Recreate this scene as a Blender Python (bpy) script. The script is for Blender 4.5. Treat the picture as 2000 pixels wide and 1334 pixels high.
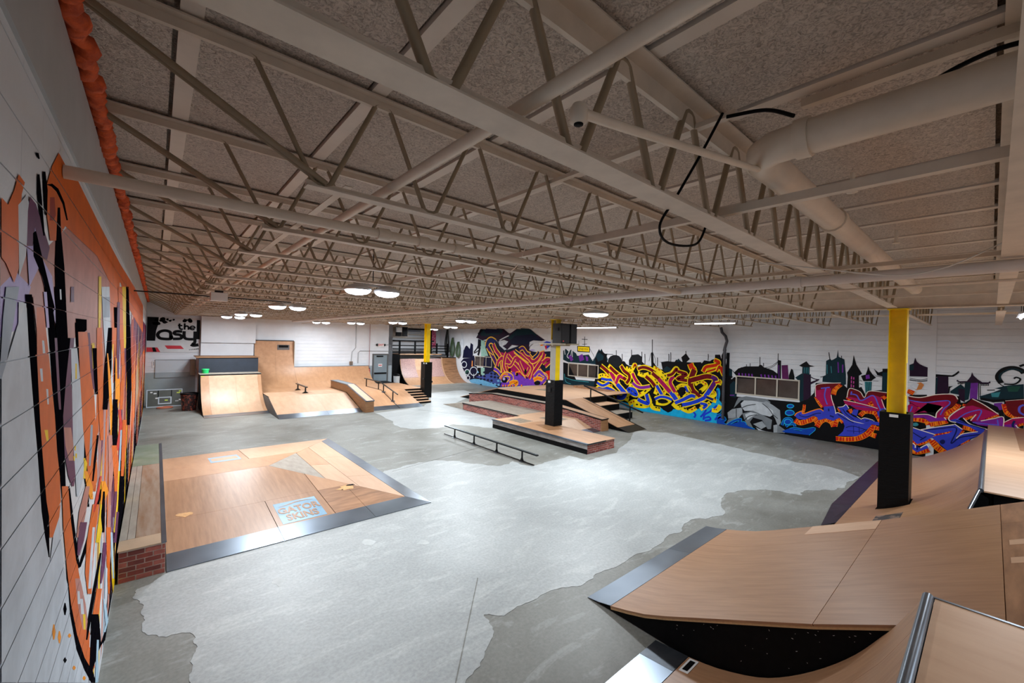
import bpy, bmesh, math, random
from mathutils import Vector, Matrix
random.seed(7)
for o in list(bpy.data.objects): bpy.data.objects.remove(o, do_unlink=True)
scene = bpy.context.scene
COL = scene.collection

# ---------------------------------------------------------------- camera, world, exposure
YAW, ROLL, LENS = math.atan2(695.5, 808.0), math.atan(0.0269), 36.0 * 808.0 / 2000.0
fw = Vector((math.sin(YAW), math.cos(YAW), 0)); rt = Vector((math.cos(YAW), -math.sin(YAW), 0)); up = Vector((0, 0, 1))
c_, s_ = math.cos(ROLL), math.sin(ROLL)
cr = rt * c_ + up * s_; cu = up * c_ - rt * s_
cd = bpy.data.cameras.new('camera'); cam = bpy.data.objects.new('camera', cd); COL.objects.link(cam)
cam.matrix_world = Matrix(((cr.x, cu.x, -fw.x, 0.0), (cr.y, cu.y, -fw.y, 0.0), (cr.z, cu.z, -fw.z, 3.15), (0, 0, 0, 1)))
cd.sensor_width = 36.0; cd.lens = LENS; cd.clip_start = 0.05; cd.clip_end = 100
scene.camera = cam
world = bpy.data.worlds.new('world'); scene.world = world; world.use_nodes = True
world.node_tree.nodes['Background'].inputs['Color'].default_value = (0.6, 0.65, 0.7, 1)
world.node_tree.nodes['Background'].inputs['Strength'].default_value = 0.02
vs = scene.view_settings
vs.view_transform = 'Standard'; vs.look = 'None'; vs.gamma = 1.0; vs.use_curve_mapping = False
vs.exposure = 0.33
scene.cycles.max_bounces = 8; scene.cycles.diffuse_bounces = 5; scene.cycles.glossy_bounces = 3
scene.cycles.caustics_reflective = False; scene.cycles.caustics_refractive = False
scene.cycles.sample_clamp_indirect = 6.0
LAMP = 1.0          # one dial for all the lamps of the hall

# ---------------------------------------------------------------- helpers
def lin(c):
    return tuple((v / 12.92 if v <= 0.04045 else ((v + 0.055) / 1.055) ** 2.4) for v in (x / 255.0 for x in c[:3]))
MATS = {}
def mat(name, rgb, rough=0.6, metal=0.0, var=0.0, scale=3.0, stretch=(1, 1, 1), bump=0.0, bscale=40.0, rgb2=None,
        emit=0.0, spec=0.5, distort=0.0, bdistort=0.0, alpha=None, lo=0.35, hi=0.65, rvar=0.0, bstretch=None, detail=5.0):
    if name in MATS: return MATS[name]
    m = bpy.data.materials.new(name); m.use_nodes = True
    nt = m.node_tree; b = nt.nodes['Principled BSDF']; N = nt.nodes.new; L = nt.links.new
    c1 = lin(rgb) + (1,)
    b.inputs['Base Color'].default_value = c1
    b.inputs['Roughness'].default_value = rough; b.inputs['Metallic'].default_value = metal
    b.inputs['Specular IOR Level'].default_value = spec
    geo = None
    def coords(st):
        nonlocal geo
        if geo is None: geo = N('ShaderNodeNewGeometry')
        mp = N('ShaderNodeMapping'); mp.inputs['Scale'].default_value = st
        L(geo.outputs['Position'], mp.inputs['Vector']); return mp.outputs['Vector']
    if var > 0 or rgb2:
        n = N('ShaderNodeTexNoise'); n.inputs['Scale'].default_value = scale; n.inputs['Detail'].default_value = detail
        n.inputs['Roughness'].default_value = 0.6; n.inputs['Distortion'].default_value = distort
        L(coords(stretch), n.inputs['Vector'])
        r = N('ShaderNodeValToRGB'); r.color_ramp.elements[0].position = lo; r.color_ramp.elements[1].position = hi
        c2 = lin(rgb2) + (1,) if rgb2 else tuple(min(1, v * (1 + var)) for v in c1[:3]) + (1,)
        r.color_ramp.elements[0].color = c1 if rgb2 else tuple(v * (1 - var) for v in c1[:3]) + (1,)
        r.color_ramp.elements[1].color = c2
        L(n.outputs['Fac'], r.inputs['Fac']); L(r.outputs['Color'], b.inputs['Base Color'])
        if rvar > 0:
            mr = N('ShaderNodeMapRange'); mr.inputs['To Min'].default_value = rough - rvar; mr.inputs['To Max'].default_value = rough + rvar
            mr.inputs['From Min'].default_value = 0.3; mr.inputs['From Max'].default_value = 0.7
            L(n.outputs['Fac'], mr.inputs['Value']); L(mr.outputs['Result'], b.inputs['Roughness'])
    if bump > 0:
        n2 = N('ShaderNodeTexNoise'); n2.inputs['Scale'].default_value = bscale; n2.inputs['Detail'].default_value = 4
        n2.inputs['Distortion'].default_value = bdistort
        L(coords(bstretch or stretch), n2.inputs['Vector'])
        bp = N('ShaderNodeBump'); bp.inputs['Strength'].default_value = min(1, bump); bp.inputs['Distance'].default_value = 0.01 * max(1, bump)
        L(n2.outputs['Fac'], bp.inputs['Height']); L(bp.outputs['Normal'], b.inputs['Normal'])
    if emit > 0:
        b.inputs['Emission Color'].default_value = c1; b.inputs['Emission Strength'].default_value = emit
    if alpha is not None:
        b.inputs['Alpha'].default_value = alpha
    MATS[name] = m
    return m
def paint(rgb, spec=0.1):
    return mat('paint_%02x%02x%02x_%d' % (tuple(int(v) for v in rgb[:3]) + (int(spec * 100),)), rgb, rough=0.5, var=0.10, scale=5.0, spec=spec)

def concrete(name, dark, mid, light, rough=0.5, amount=0.6, lo=0.56, hi=0.63):
    m = bpy.data.materials.new(name); m.use_nodes = True; nt = m.node_tree; b = nt.nodes['Principled BSDF']; N = nt.nodes.new; L = nt.links.new
    geo = N('ShaderNodeNewGeometry')
    def noise(scale, st, rot, det, dis):
        mp = N('ShaderNodeMapping'); mp.inputs['Scale'].default_value = st; mp.inputs['Rotation'].default_value = (0, 0, rot); L(geo.outputs['Position'], mp.inputs['Vector'])
        n = N('ShaderNodeTexNoise'); n.inputs['Scale'].default_value = scale; n.inputs['Detail'].default_value = det; n.inputs['Roughness'].default_value = 0.62; n.inputs['Distortion'].default_value = dis
        L(mp.outputs['Vector'], n.inputs['Vector']); return n.outputs['Fac']
    def ramp(fac, a, c, p, q):
        r = N('ShaderNodeValToRGB'); r.color_ramp.elements[0].position = p; r.color_ramp.elements[1].position = q
        r.color_ramp.elements[0].color = a; r.color_ramp.elements[1].color = c; L(fac, r.inputs['Fac']); return r.outputs['Color']
    base = ramp(noise(0.55, (1, 1, 1), 0.3, 8, 0.6), lin(dark) + (1,), lin(mid) + (1,), 0.34, 0.66)
    mask = ramp(noise(1.5, (1.0, 3.2, 1), 0.75, 10, 0.8), (0, 0, 0, 1), (amount,) * 3 + (1,), lo, hi)
    mx = N('ShaderNodeMix'); mx.data_type = 'RGBA'; L(mask, mx.inputs[0]); L(base, mx.inputs[6]); mx.inputs[7].default_value = lin(light) + (1,)
    grit = ramp(noise(26, (1, 1, 1), 0, 3, 0.0), (0.86, 0.86, 0.86, 1), (1.06, 1.06, 1.06, 1), 0.35, 0.65)
    mu = N('ShaderNodeMix'); mu.data_type = 'RGBA'; mu.blend_type = 'MULTIPLY'; mu.inputs[0].default_value = 1.0; L(mx.outputs[2], mu.inputs[6]); L(grit, mu.inputs[7])
    L(mu.outputs[2], b.inputs['Base Color']); b.inputs['Roughness'].default_value = rough; b.inputs['Specular IOR Level'].default_value = 0.4
    MATS[name] = m; return m

class MB:
    """collects shapes in world space; build() links them as ONE mesh object"""
    def __init__(s): s.v = []; s.f = []; s.mi = []; s.mats = []; s.cur = 0; s.sm = []
    def use(s, m):
        if m not in s.mats: s.mats.append(m)
        s.cur = s.mats.index(m); return s
    def add(s, vs_, fs, smooth=False):
        o = len(s.v); s.v += [tuple(p) for p in vs_]
        for f in fs: s.f.append(tuple(i + o for i in f)); s.mi.append(s.cur); s.sm.append(smooth)
        return s
    def box(s, x0, x1, y0, y1, z0, z1):
        x0, x1 = sorted((x0, x1)); y0, y1 = sorted((y0, y1)); z0, z1 = sorted((z0, z1))
        p = [(x, y, z) for z in (z0, z1) for y in (y0, y1) for x in (x0, x1)]
        return s.add(p, [(0, 2, 3, 1), (4, 5, 7, 6), (0, 1, 5, 4), (2, 6, 7, 3), (0, 4, 6, 2), (1, 3, 7, 5)])
    def prism(s, poly, axis, a0, a1, smooth=False):
        """poly in the two other axes (x: (y,z), y: (x,z), z: (x,y)) pushed from a0 to a1 along axis"""
        n = len(poly)
        def P(p, a):
            return (a, p[0], p[1]) if axis == 'x' else (p[0], a, p[1]) if axis == 'y' else (p[0], p[1], a)
        vs_ = [P(p, a0) for p in poly] + [P(p, a1) for p in poly]
        fs = [tuple(range(n)), tuple(range(2 * n - 1, n - 1, -1))] + [(i, i + n, (i + 1) % n + n, (i + 1) % n) for i in range(n)]
        return s.add(vs_, fs, smooth)
    def tube(s, pts, r, n=10, closed=False, cap=True):
        pts = [Vector(p) for p in pts]; rings = []; m = len(pts); o = len(s.v)
        ref = None
        for i, p in enumerate(pts):
            if closed: t = (pts[(i + 1) % m] - pts[i - 1]).normalized()
            else: t = (pts[min(i + 1, m - 1)] - pts[max(i - 1, 0)]).normalized()
            if ref is None:
                ref = Vector((0, 0, 1)) if abs(t.z) < 0.9 else Vector((1, 0, 0))
            a = t.cross(ref)
            if a.length < 1e-5: a = t.cross(Vector((1, 0, 0)))
            a.normalize(); b = a.cross(t).normalized(); ref = b
            rr = r[i] if isinstance(r, (list, tuple)) else r
            rings.append([p + (a * math.cos(2 * math.pi * k / n) + b * math.sin(2 * math.pi * k / n)) * rr for k in range(n)])
        vs_ = [q for R in rings for q in R]; fs = []
        for i in range(m if closed else m - 1):
            j = (i + 1) % m
            for k in range(n): fs.append((i * n + k, i * n + (k + 1) % n, j * n + (k + 1) % n, j * n + k))
        s.add(vs_, fs, True)
        if cap and not closed:
            s.add(rings[0], [tuple(range(n))][::-1]); s.add(rings[-1], [tuple(range(n))])
        return s
    def lathe(s, prof, cx, cy, n=24):
        """prof: (r, z) bottom to top"""
        vs_ = []; fs = []; m = len(prof)
        for r, z in prof:
            for k in range(n):
                a = 2 * math.pi * k / n; vs_.append((cx + r * math.cos(a), cy + r * math.sin(a), z))
        for i in range(m - 1):
            for k in range(n): fs.append((i * n + k, i * n + (k + 1) % n, (i + 1) * n + (k + 1) % n, (i + 1) * n + k))
        s.add(vs_, fs, True)
        s.add(vs_[:n], [tuple(range(n - 1, -1, -1))]); s.add(vs_[-n:], [tuple(range(n))])
        return s
    def bar(s, p, q, w, h):
        """flat bar between two points, w sideways, h up"""
        p, q = Vector(p), Vector(q); t = (q - p).normalized()
        a = t.cross(Vector((0, 0, 1)))
        if a.length < 1e-4: a = Vector((1, 0, 0))
        a.normalize(); b = a.cross(t).normalized(); vs_ = []
        for e in (p, q):
            for sa, sb in ((-1, -1), (1, -1), (1, 1), (-1, 1)): vs_.append(e + a * sa * w / 2 + b * sb * h / 2)
        return s.add(vs_, [(3, 2, 1, 0), (4, 5, 6, 7), (0, 1, 5, 4), (1, 2, 6, 5), (2, 3, 7, 6), (3, 0, 4, 7)])
    def sheet(s, prof, x0, x1, t=0.02, smooth=True):
        """a bent board: profile polyline (y,z) as its upper face, t thick, between x0 and x1"""
        n = len(prof); low = []
        for i, (y, z) in enumerate(prof):
            a = prof[max(i - 1, 0)]; b = prof[min(i + 1, n - 1)]
            dy, dz = b[0] - a[0], b[1] - a[1]; l = math.hypot(dy, dz) or 1
            ny, nz = -dz / l, dy / l
            if nz < 0 or (abs(nz) < 1e-6 and ny > 0): ny, nz = -ny, -nz
            low.append((y - ny * t, max(z - nz * t, 0.001)))
        vs_ = [(x, y, z) for x in (x0, x1) for (y, z) in list(prof) + low]
        m = 2 * n; fs = []
        for i in range(n - 1):
            fs.append((i, i + 1, m + i + 1, m + i)); fs.append((n + i + 1, n + i, m + n + i, m + n + i + 1))
        s.add(vs_, fs, smooth)
        fs = [tuple(list(range(n)) + list(range(2 * n - 1, n - 1, -1))), tuple([m + i for i in list(range(n))][::-1] + [m + i for i in range(n, 2 * n)])]
        fs += [(0, m, m + n, n), (n - 1, 2 * n - 1, m + 2 * n - 1, m + n - 1)]
        s.add(vs_, fs)
        return s
    def build(s, name, material=None, parent=None, origin=None, recalc=True):
        me = bpy.data.meshes.new(name)
        off = Vector((0, 0, 0))
        if parent is not None:
            q = parent
            while q is not None: off += q.location; q = q.parent
        elif origin is not None: off = Vector(origin)
        elif s.v:
            xs = [p[0] for p in s.v]; ys = [p[1] for p in s.v]; zs = [p[2] for p in s.v]
            off = Vector(((min(xs) + max(xs)) / 2, (min(ys) + max(ys)) / 2, min(zs)))
        me.from_pydata([(p[0] - off.x, p[1] - off.y, p[2] - off.z) for p in s.v], [], s.f)
        for m in (s.mats or [material]): me.materials.append(m)
        if s.mats: me.polygons.foreach_set('material_index', s.mi)
        me.polygons.foreach_set('use_smooth', s.sm)
        if recalc:
            bm = bmesh.new(); bm.from_mesh(me); bmesh.ops.recalc_face_normals(bm, faces=bm.faces); bm.to_mesh(me); bm.free()
        me.update()
        o = bpy.data.objects.new(name, me); COL.objects.link(o)
        if parent is not None: o.parent = parent
        else: o.location = off
        return o
def tag(o, label=None, cat=None, group=None, kind=None):
    if label: o['label'] = label
    if cat: o['category'] = cat
    if group: o['group'] = group
    if kind: o['kind'] = kind
    return o
def thing(name, loc, label, cat, group=None):
    o = bpy.data.objects.new(name, None); COL.objects.link(o); o.location = loc; o.empty_display_size = 0.2
    return tag(o, label, cat, group)
def struct(o): o['kind'] = 'structure'; return o
def box1(name, m, parent, *b): return MB().box(*b).build(name, m, parent)
def arc(y0, z0, y1, z1, n=10, power=2.0):
    """transition curve leaving the floor flat at (y0,z0) and steepening to (y1,z1)"""
    return [(y0 + (y1 - y0) * i / n, z0 + (z1 - z0) * (i / n) ** power) for i in range(n + 1)]
def interp(prof, y):
    for (a, za), (b, zb) in zip(prof, prof[1:]):
        if (a - y) * (b - y) <= 0 and a != b: return za + (zb - za) * (y - a) / (b - a)
    return prof[-1][1]
def cut(prof, ya, yb):
    """piece of a profile between two y values (profile monotonic in y)"""
    lo, hi = min(ya, yb), max(ya, yb)
    pts = [(lo, interp(prof, lo))] + [p for p in prof if lo + 1e-4 < p[0] < hi - 1e-4] + [(hi, interp(prof, hi))]
    return sorted(pts, reverse=prof[0][0] > prof[-1][0])
def smooth_line(pts, per=6):
    out = []; n = len(pts)
    if n < 3: return [tuple(p) for p in pts]
    for i in range(n - 1):
        p0 = pts[max(i - 1, 0)]; p1 = pts[i]; p2 = pts[i + 1]; p3 = pts[min(i + 2, n - 1)]
        for k in range(per):
            t = k / per
            out.append(tuple(0.5 * ((2 * p1[d]) + (-p0[d] + p2[d]) * t + (2 * p0[d] - 5 * p1[d] + 4 * p2[d] - p3[d]) * t * t + (-p0[d] + 3 * p1[d] - 3 * p2[d] + p3[d]) * t ** 3) for d in range(len(p1))))
    out.append(tuple(pts[-1])); return out
def ribbon(pts, w, taper=(1, 1)):
    """polygon strips (quads) of a painted stroke through 2-D points; w: full width"""
    P = smooth_line(pts); n = len(P); L_, R_ = [], []
    for i in range(n):
        a = P[max(i - 1, 0)]; b = P[min(i + 1, n - 1)]; dx, dy = b[0] - a[0], b[1] - a[1]; l = math.hypot(dx, dy) or 1
        t = i / (n - 1); k = (taper[0] + (1 - taper[0]) * min(1, t * 3)) if t < 0.34 else (taper[1] + (1 - taper[1]) * min(1, (1 - t) * 3))
        L_.append((P[i][0] - dy / l * w * k / 2, P[i][1] + dx / l * w * k / 2)); R_.append((P[i][0] + dy / l * w * k / 2, P[i][1] - dx / l * w * k / 2))
    return [(L_[i], L_[i + 1], R_[i + 1], R_[i]) for i in range(n - 1)]
def text_mesh(body, size, bold=0.0, extrude=0.002):
    cu_ = bpy.data.curves.new('lettering', 'FONT'); cu_.body = body; cu_.size = size; cu_.offset = bold; cu_.extrude = extrude
    cu_.align_x = 'CENTER'; cu_.align_y = 'CENTER'; cu_.resolution_u = 3
    o = bpy.data.objects.new('lettering', cu_); COL.objects.link(o)
    bpy.context.view_layer.update()
    dg = bpy.context.evaluated_depsgraph_get(); me = bpy.data.meshes.new_from_object(o.evaluated_get(dg))
    bpy.data.objects.remove(o, do_unlink=True); bpy.data.curves.remove(cu_)
    return me
def lettering(body, size, m, parent, loc, xdir, ydir, bold=0.0, sx=1.0, name='lettering'):
    """flat letters: xdir = reading direction, ydir = up of the letters, in world space"""
    me = text_mesh(body, size, bold); me.materials.clear(); me.materials.append(m)
    o = bpy.data.objects.new(name, me); COL.objects.link(o)
    x = Vector(xdir).normalized(); y = Vector(ydir).normalized(); z = x.cross(y).normalized()
    off = Vector((0, 0, 0)); q = parent
    while q is not None: off += q.location; q = q.parent
    M = Matrix(((x.x * sx, y.x, z.x, loc[0] - off.x), (x.y * sx, y.y, z.y, loc[1] - off.y), (x.z * sx, y.z, z.z, loc[2] - off.z), (0, 0, 0, 1)))
    me.transform(M); o.parent = parent
    return o

# ---------------------------------------------------------------- materials
WHITE = mat('white_block_paint', (214, 218, 224), rough=0.45, var=0.05, scale=1.5, bump=0.15, bscale=60)
WALLGREY = mat('grey_block_paint', (150, 160, 166), rough=0.45, var=0.06, scale=2)
CREAM = mat('cream_steel_paint', (210, 198, 182), rough=0.5, var=0.07, scale=6)
WEBM = mat('brown_web_paint', (150, 134, 110), rough=0.5, var=0.08, scale=6)
CREAM2 = mat('cream_pipe_paint', (220, 206, 188), rough=0.42, var=0.06, scale=5)
PIPEW = mat('white_pipe_paint', (214, 210, 206), rough=0.38, var=0.04, scale=5)
DECK = mat('fibre_deck_board', (216, 204, 192), rough=0.9, scale=34, rgb2=(160, 149, 138), lo=0.42, hi=0.66, distort=2.2, bump=1.6, bscale=34, bdistort=2.2, detail=3)
TEE = mat('deck_tee_paint', (218, 207, 194), rough=0.6, var=0.05, scale=4)
BLACK = mat('black_paint', (9, 9, 11), rough=0.55, var=0.3, scale=14, spec=0.1)
BLACKM = mat('black_steel', (20, 21, 23), rough=0.4, metal=0.3)
RUBBER = mat('black_vinyl', (8, 9, 11), rough=0.42, spec=0.16, bump=1.0, bscale=6, bdistort=1.5, stretch=(1, 1, 3.2))
STEEL = mat('scuffed_steel_plate', (116, 126, 138), rough=0.30, metal=0.9, rgb2=(126, 136, 148), scale=2, distort=0.2, rvar=0.02, detail=1)
PIPE_STEEL = mat('scuffed_steel_plate', (116, 126, 138), rough=0.30, metal=0.9, rgb2=(126, 136, 148), scale=2, distort=0.2, rvar=0.02, detail=1)
WOOD = mat('ramp_board_tan', (188, 144, 108), rough=0.4, rgb2=(170, 126, 92), scale=2.2, stretch=(3.0, 0.5, 3.0), lo=0.3, hi=0.72, bump=0.05, bscale=30)
WOODP = mat('ramp_board_pale', (202, 165, 134), rough=0.45, rgb2=(186, 146, 115), scale=2.0, stretch=(3.0, 0.6, 3.0), lo=0.3, hi=0.75)
WOODR = mat('ramp_board_brown', (170, 129, 96), rough=0.36, rgb2=(147, 107, 77), scale=4.5, stretch=(5, 0.4, 0.6), lo=0.3, hi=0.72)
WOODD = mat('plywood_brown', (150, 108, 70), rough=0.55, rgb2=(126, 86, 54), scale=2.5, stretch=(1, 1, 5), lo=0.3, hi=0.7)
WOODX = mat('ramp_board_worn', (170, 124, 88), rough=0.45, rgb2=(120, 82, 52), scale=3, stretch=(0.6, 3, 3), lo=0.32, hi=0.7)
GREYB = mat('grey_ply', (158, 148, 136), rough=0.5, rgb2=(140, 130, 118), scale=3, stretch=(3, 1, 3))
BRICK = [mat('brick_red_%d' % i, c, rough=0.75, var=0.18, scale=14, bump=0.2, bscale=50) for i, c in enumerate([(138, 66, 56), (122, 54, 46), (150, 82, 72), (104, 46, 42)])]
MORTAR = mat('pale_mortar', (188, 172, 164), rough=0.85, var=0.1, scale=20)
YELLOW = mat('yellow_column_paint', (240, 204, 6), rough=0.35, var=0.08, scale=3)
ORANGE = mat('orange_spray_foam', (226, 92, 30), rough=0.8, rgb2=(170, 58, 14), scale=14, bump=1.5, bscale=16)
GLASSD = mat('dark_window_glass', (62, 56, 54), rough=0.12, var=0.35, scale=1.2)
WFRAME = mat('window_frame_putty', (188, 180, 166), rough=0.5)
CONC = concrete('worn_concrete', (106, 105, 98), (136, 137, 132), (158, 161, 158), 0.5, 0.45)
PATCH = concrete('pale_levelling_concrete', (152, 156, 156), (170, 174, 174), (188, 192, 190), 0.45, 0.45, 0.52, 0.64)
STAIN = mat('chalky_concrete_smear', (174, 178, 177), rough=0.55, var=0.10, scale=9)
XW, XR, YB, YR, YD = -0.33, 17.6, 24.0, -6.0, 29.5     # left wall, right wall, back wall, rear wall, deep back wall
COURSE, GAP = 0.182, 0.005
# ---------------------------------------------------------------- floor
floor = struct(MB().box(XW - 0.3, XR + 0.3, YR - 0.3, YD + 0.3, -0.2, 0.0).build('floor', CONC, origin=(0, 0, 0)))
PATCH_A = [(0.14, 6.96), (0.04, 6.83), (-0.11, 6.77), (-0.13, 6.53), (-0.05, 6.25), (-0.05, 5.89), (0.04, 5.64), (0.3, 5.47), (0.38, 5.15), (0.33, 4.89), (0.3, 4.65), (0.25, 3.73), (1.44, 2.67), (2.22, 3.11), (2.5, 3.23), (2.69, 3.36), (2.85, 3.51), (2.91, 3.65), (2.92, 3.76), (3.09, 3.6), (3.55, 3.6), (4.03, 3.56), (4.51, 3.44), (4.97, 3.42), (5.65, 3.41), (6.34, 3.43), (7.15, 3.51), (7.86, 3.34), (8.1, 3.24), (9.11, 3.63), (9.75, 3.6), (10.15, 3.36), (10.5, 3.05), (10.59, 2.64), (10.99, 2.68), (11.64, 2.26), (12.04, 2.15), (13.36, 2.11), (13.83, 2.87), (13.55, 3.5), (13.7, 4.44), (13.86, 5.19), (14.0, 6.31), (14.06, 7.67), (13.32, 8.47), (11.9, 7.74), (10.17, 7.05), (8.93, 7.05), (8.83, 7.67), (7.65, 7.56), (7.22, 7.66), (7.18, 8.18), (6.66, 8.06), (6.28, 8.55), (6.06, 8.97), (5.57, 9.43), (4.72, 9.45), (4.16, 9.35), (3.2, 8.4), (1.34, 8.02)]
PATCH_B = [(7.0, 16.8), (6.89, 15.02), (6.6, 14.06), (6.82, 13.18), (7.71, 12.8), (8.46, 13.07), (8.92, 12.36), (9.27, 11.77), (10.57, 12.78), (10.64, 15.62), (11.3, 17.36), (14.31, 19.72), (14.76, 21.73), (12.21, 21.39), (10.56, 18.39), (9.62, 17.35)]
def ragged(poly, amp, depth, rng):
    for d in range(depth):
        out = []
        for i, p in enumerate(poly):
            q = poly[(i + 1) % len(poly)]; dx, dy = q[0] - p[0], q[1] - p[1]; l = math.hypot(dx, dy)
            k = rng.uniform(-1, 1) * min(amp, l * 0.16)
            out += [p, ((p[0] + q[0]) / 2 - dy / (l or 1) * k, (p[1] + q[1]) / 2 + dx / (l or 1) * k)]
        poly = out; amp *= 0.6
    return poly
rng = random.Random(3)
MB().prism(ragged(PATCH_A, 0.09, 3, rng), 'z', 0.0002, 0.0035).build('concrete_patch', PATCH, floor)
MB().prism(ragged(PATCH_B, 0.10, 3, rng), 'z', 0.0002, 0.0035).build('concrete_patch', PATCH, floor)
for (cx, cy, rx, ry) in [(1.25, 5.9, .07, .12), (2.55, 6.2, .10, .13), (3.2, 5.7, .1, .08)]:
    blob = [(cx + rx * math.cos(a) * rng.uniform(.6, 1.2), cy + ry * math.sin(a) * rng.uniform(.6, 1.2)) for a in [2 * math.pi * i / 14 for i in range(14)]]
    MB().prism(ragged(blob, 0.06, 3, rng), 'z', 0.0002, 0.0045).build('chalk_smear', STAIN, floor)
for x0, y0, x1, y1 in [(2.0, 3.0, 3.3, 4.4), (8.9, 16.6, 10.2, 13.9), (4.3, 9.2, 7.9, 9.95)]:
    MB().bar((x0, y0, 0.0042), (x1, y1, 0.0042), 0.012, 0.003).build('saw_joint', BLACK if False else CONC, floor)

# ---------------------------------------------------------------- left wall: block courses, orange foam bead on top
wall_left = struct(MB().box(XW - 0.3, XW - 0.012, YR, YD, 0, 4.55).build('wall_left', WHITE, origin=(XW - 0.15, 0, 0)))
def zc(i): return 0.0 if i == 0 else 0.141 + COURSE * (i - 1)
BL = 0.62
rest = MB(); nb = 0; proto = {}
for i in range(0, 25):
    z0, z1 = zc(i), min(zc(i + 1), 4.5)
    if z1 - z0 < 0.02: continue
    y = 0.75 - (BL / 2 if i % 2 else 0)
    while y < YB:
        ya, yb_ = y, min(y + BL, YB)
        args = (XW - 0.02, XW, ya + 0.0015, yb_ - 0.0015, z0 + GAP / 2, z1 - GAP / 2)
        if y < 7.2 and nb < 300 and y + BL > 1.0:
            key = round(z1 - z0, 3)
            if key not in proto:
                o = MB().box(*args).build('block', WHITE, wall_left); proto[key] = (o, ya, z0)
            else:
                src, sy, sz = proto[key]; o = src.copy(); COL.objects.link(o); o.parent = wall_left; o.location = (0, ya - sy, z0 - sz)
            nb += 1
        else: rest.box(*args)
        y += BL
tag(rest.build('block_courses', WHITE, wall_left), kind='stuff')
foam = MB(); rng = random.Random(5); pts = []
y = 0.6
while y < YB - 0.1:
    pts.append((XW + 0.035 + rng.uniform(-.012, .02), y, 4.475 + rng.uniform(-.015, .015))); y += 0.035
foam.tube(pts, [0.042 + rng.uniform(-.016, .016) for _ in pts], n=8)
tag(foam.build('foam_bead', ORANGE, wall_left), label='bright orange expanding foam sealing the joint under the roof')

# ---------------------------------------------------------------- right wall: one row per course, openings for the three windows
WIN = [(4.5, 6.67), (13.43, 15.53), (22.5, 24.5)]; WZ0, WZ1 = 1.309, 2.037
wall_right = struct(MB().box(XR + 0.03, XR + 0.3, YR, YD, 0, 4.55).build('wall_right', WHITE, origin=(XR + 0.1, 0, 0)))
rows = {}
def course(y0, y1, z0, z1):
    key = (round(y0, 3), round(y1, 3), round(z1 - z0, 3))
    if key in rows:
        src, sz = rows[key]; o = src.copy(); COL.objects.link(o); o.parent = wall_right; o.location = (0, 0, z0 - sz)
    else:
        o = MB().box(XR, XR + 0.04, y0, y1, z0 + GAP / 2, z1 - GAP / 2).build('block_course', WHITE, wall_right); rows[key] = (o, z0)
for i in range(25):
    z0 = COURSE * i + (0.035 if i else 0); z1 = min(COURSE * (i + 1) + 0.035, 4.55)
    if z1 - z0 < 0.02: continue
    if z1 <= WZ0 + 0.03 or z0 >= WZ1 - 0.03: course(YR, YD, z0, z1)
    else:
        for a, b in [(YR, WIN[0][0]), (WIN[0][1], WIN[1][0]), (WIN[1][1], WIN[2][0]), (WIN[2][1], YD)]: course(a, b, z0, z1)
box1('pilaster', WHITE, wall_right, XR - 0.02, XR + 0.02, 1.09, 1.26, 0.0, 4.45)
for n_, (a, b) in enumerate(WIN):
    w = struct(MB().box(XR + 0.02, XR + 0.03, a + 0.02, b - 0.02, WZ0 + 0.02, WZ1 - 0.02).build('window_%d' % (n_ + 1), GLASSD, origin=(XR + 0.02, (a + b) / 2, WZ0)))
    t = 0.045
    for nm, bb in [('frame_rail', (XR - 0.03, XR + 0.03, a, b, WZ1 - t, WZ1)), ('frame_rail', (XR - 0.03, XR + 0.03, a, b, WZ0, WZ0 + t))] + \
            [('frame_stile', (XR - 0.03, XR + 0.03, yy - t / 2, yy + t / 2, WZ0 + t, WZ1 - t)) for yy in (a + t / 2, a + (b - a) * .33, a + (b - a) * .67, b - t / 2)]:
        box1(nm, WFRAME, w, *bb)
    for k in range(3):
        ya = a + (b - a) * (0, .33, .67)[k] + 0.05; yb_ = a + (b - a) * (.33, .67, 1)[k] - 0.05
        box1('pane', GLASSD, w, XR + 0.004, XR + 0.014, ya, yb_, WZ0 + t, WZ1 - t)

# ---------------------------------------------------------------- back walls and rear wall
wall_back = struct(MB().box(XW - 0.3, 11.0, YB + 0.03, YB + 0.3, 0, 4.55).build('wall_back', WHITE, origin=(5, YB + 0.15, 0)))
brow = {}
for i in range(25):
    z0 = COURSE * i; z1 = min(COURSE * (i + 1), 4.55)
    if z1 - z0 < 0.02: continue
    key = round(z1 - z0, 3)
    if key in brow:
        src, sz = brow[key]; o = src.copy(); COL.objects.link(o); o.parent = wall_back; o.location = (0, 0, z0 - sz)
    else:
        o = MB().box(XW, 11.0, YB, YB + 0.04, z0 + GAP / 2, z1 - GAP / 2).build('block_course', WHITE, wall_back); brow[key] = (o, z0)
box1('grey_dado', WALLGREY, wall_back, XW + 0.01, 1.42, YB - 0.006, YB, 0.0, 1.36)
box1('grey_dado', WALLGREY, wall_back, 9.5, 10.99, YB - 0.006, YB, 0.0, 1.5)
box1('boxed_out_panel', WHITE, wall_back, 1.57, 3.72, YB - 0.35, YB, 2.72, 3.93)
box1('boxed_out_panel', WHITE, wall_back, 1.57, 3.66, YB - 0.25, YB, 1.3, 2.70)
wall_side = struct(MB().box(10.75, 11.0, YB, YD, 0, 4.55).build('wall_recess_side', WHITE, origin=(10.9, 27, 0)))
wall_deep = struct(MB().box(10.75, XR + 0.3, YD, YD + 0.3, 0, 4.55).build('wall_recess_back', WHITE, origin=(14, YD, 0)))
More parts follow.
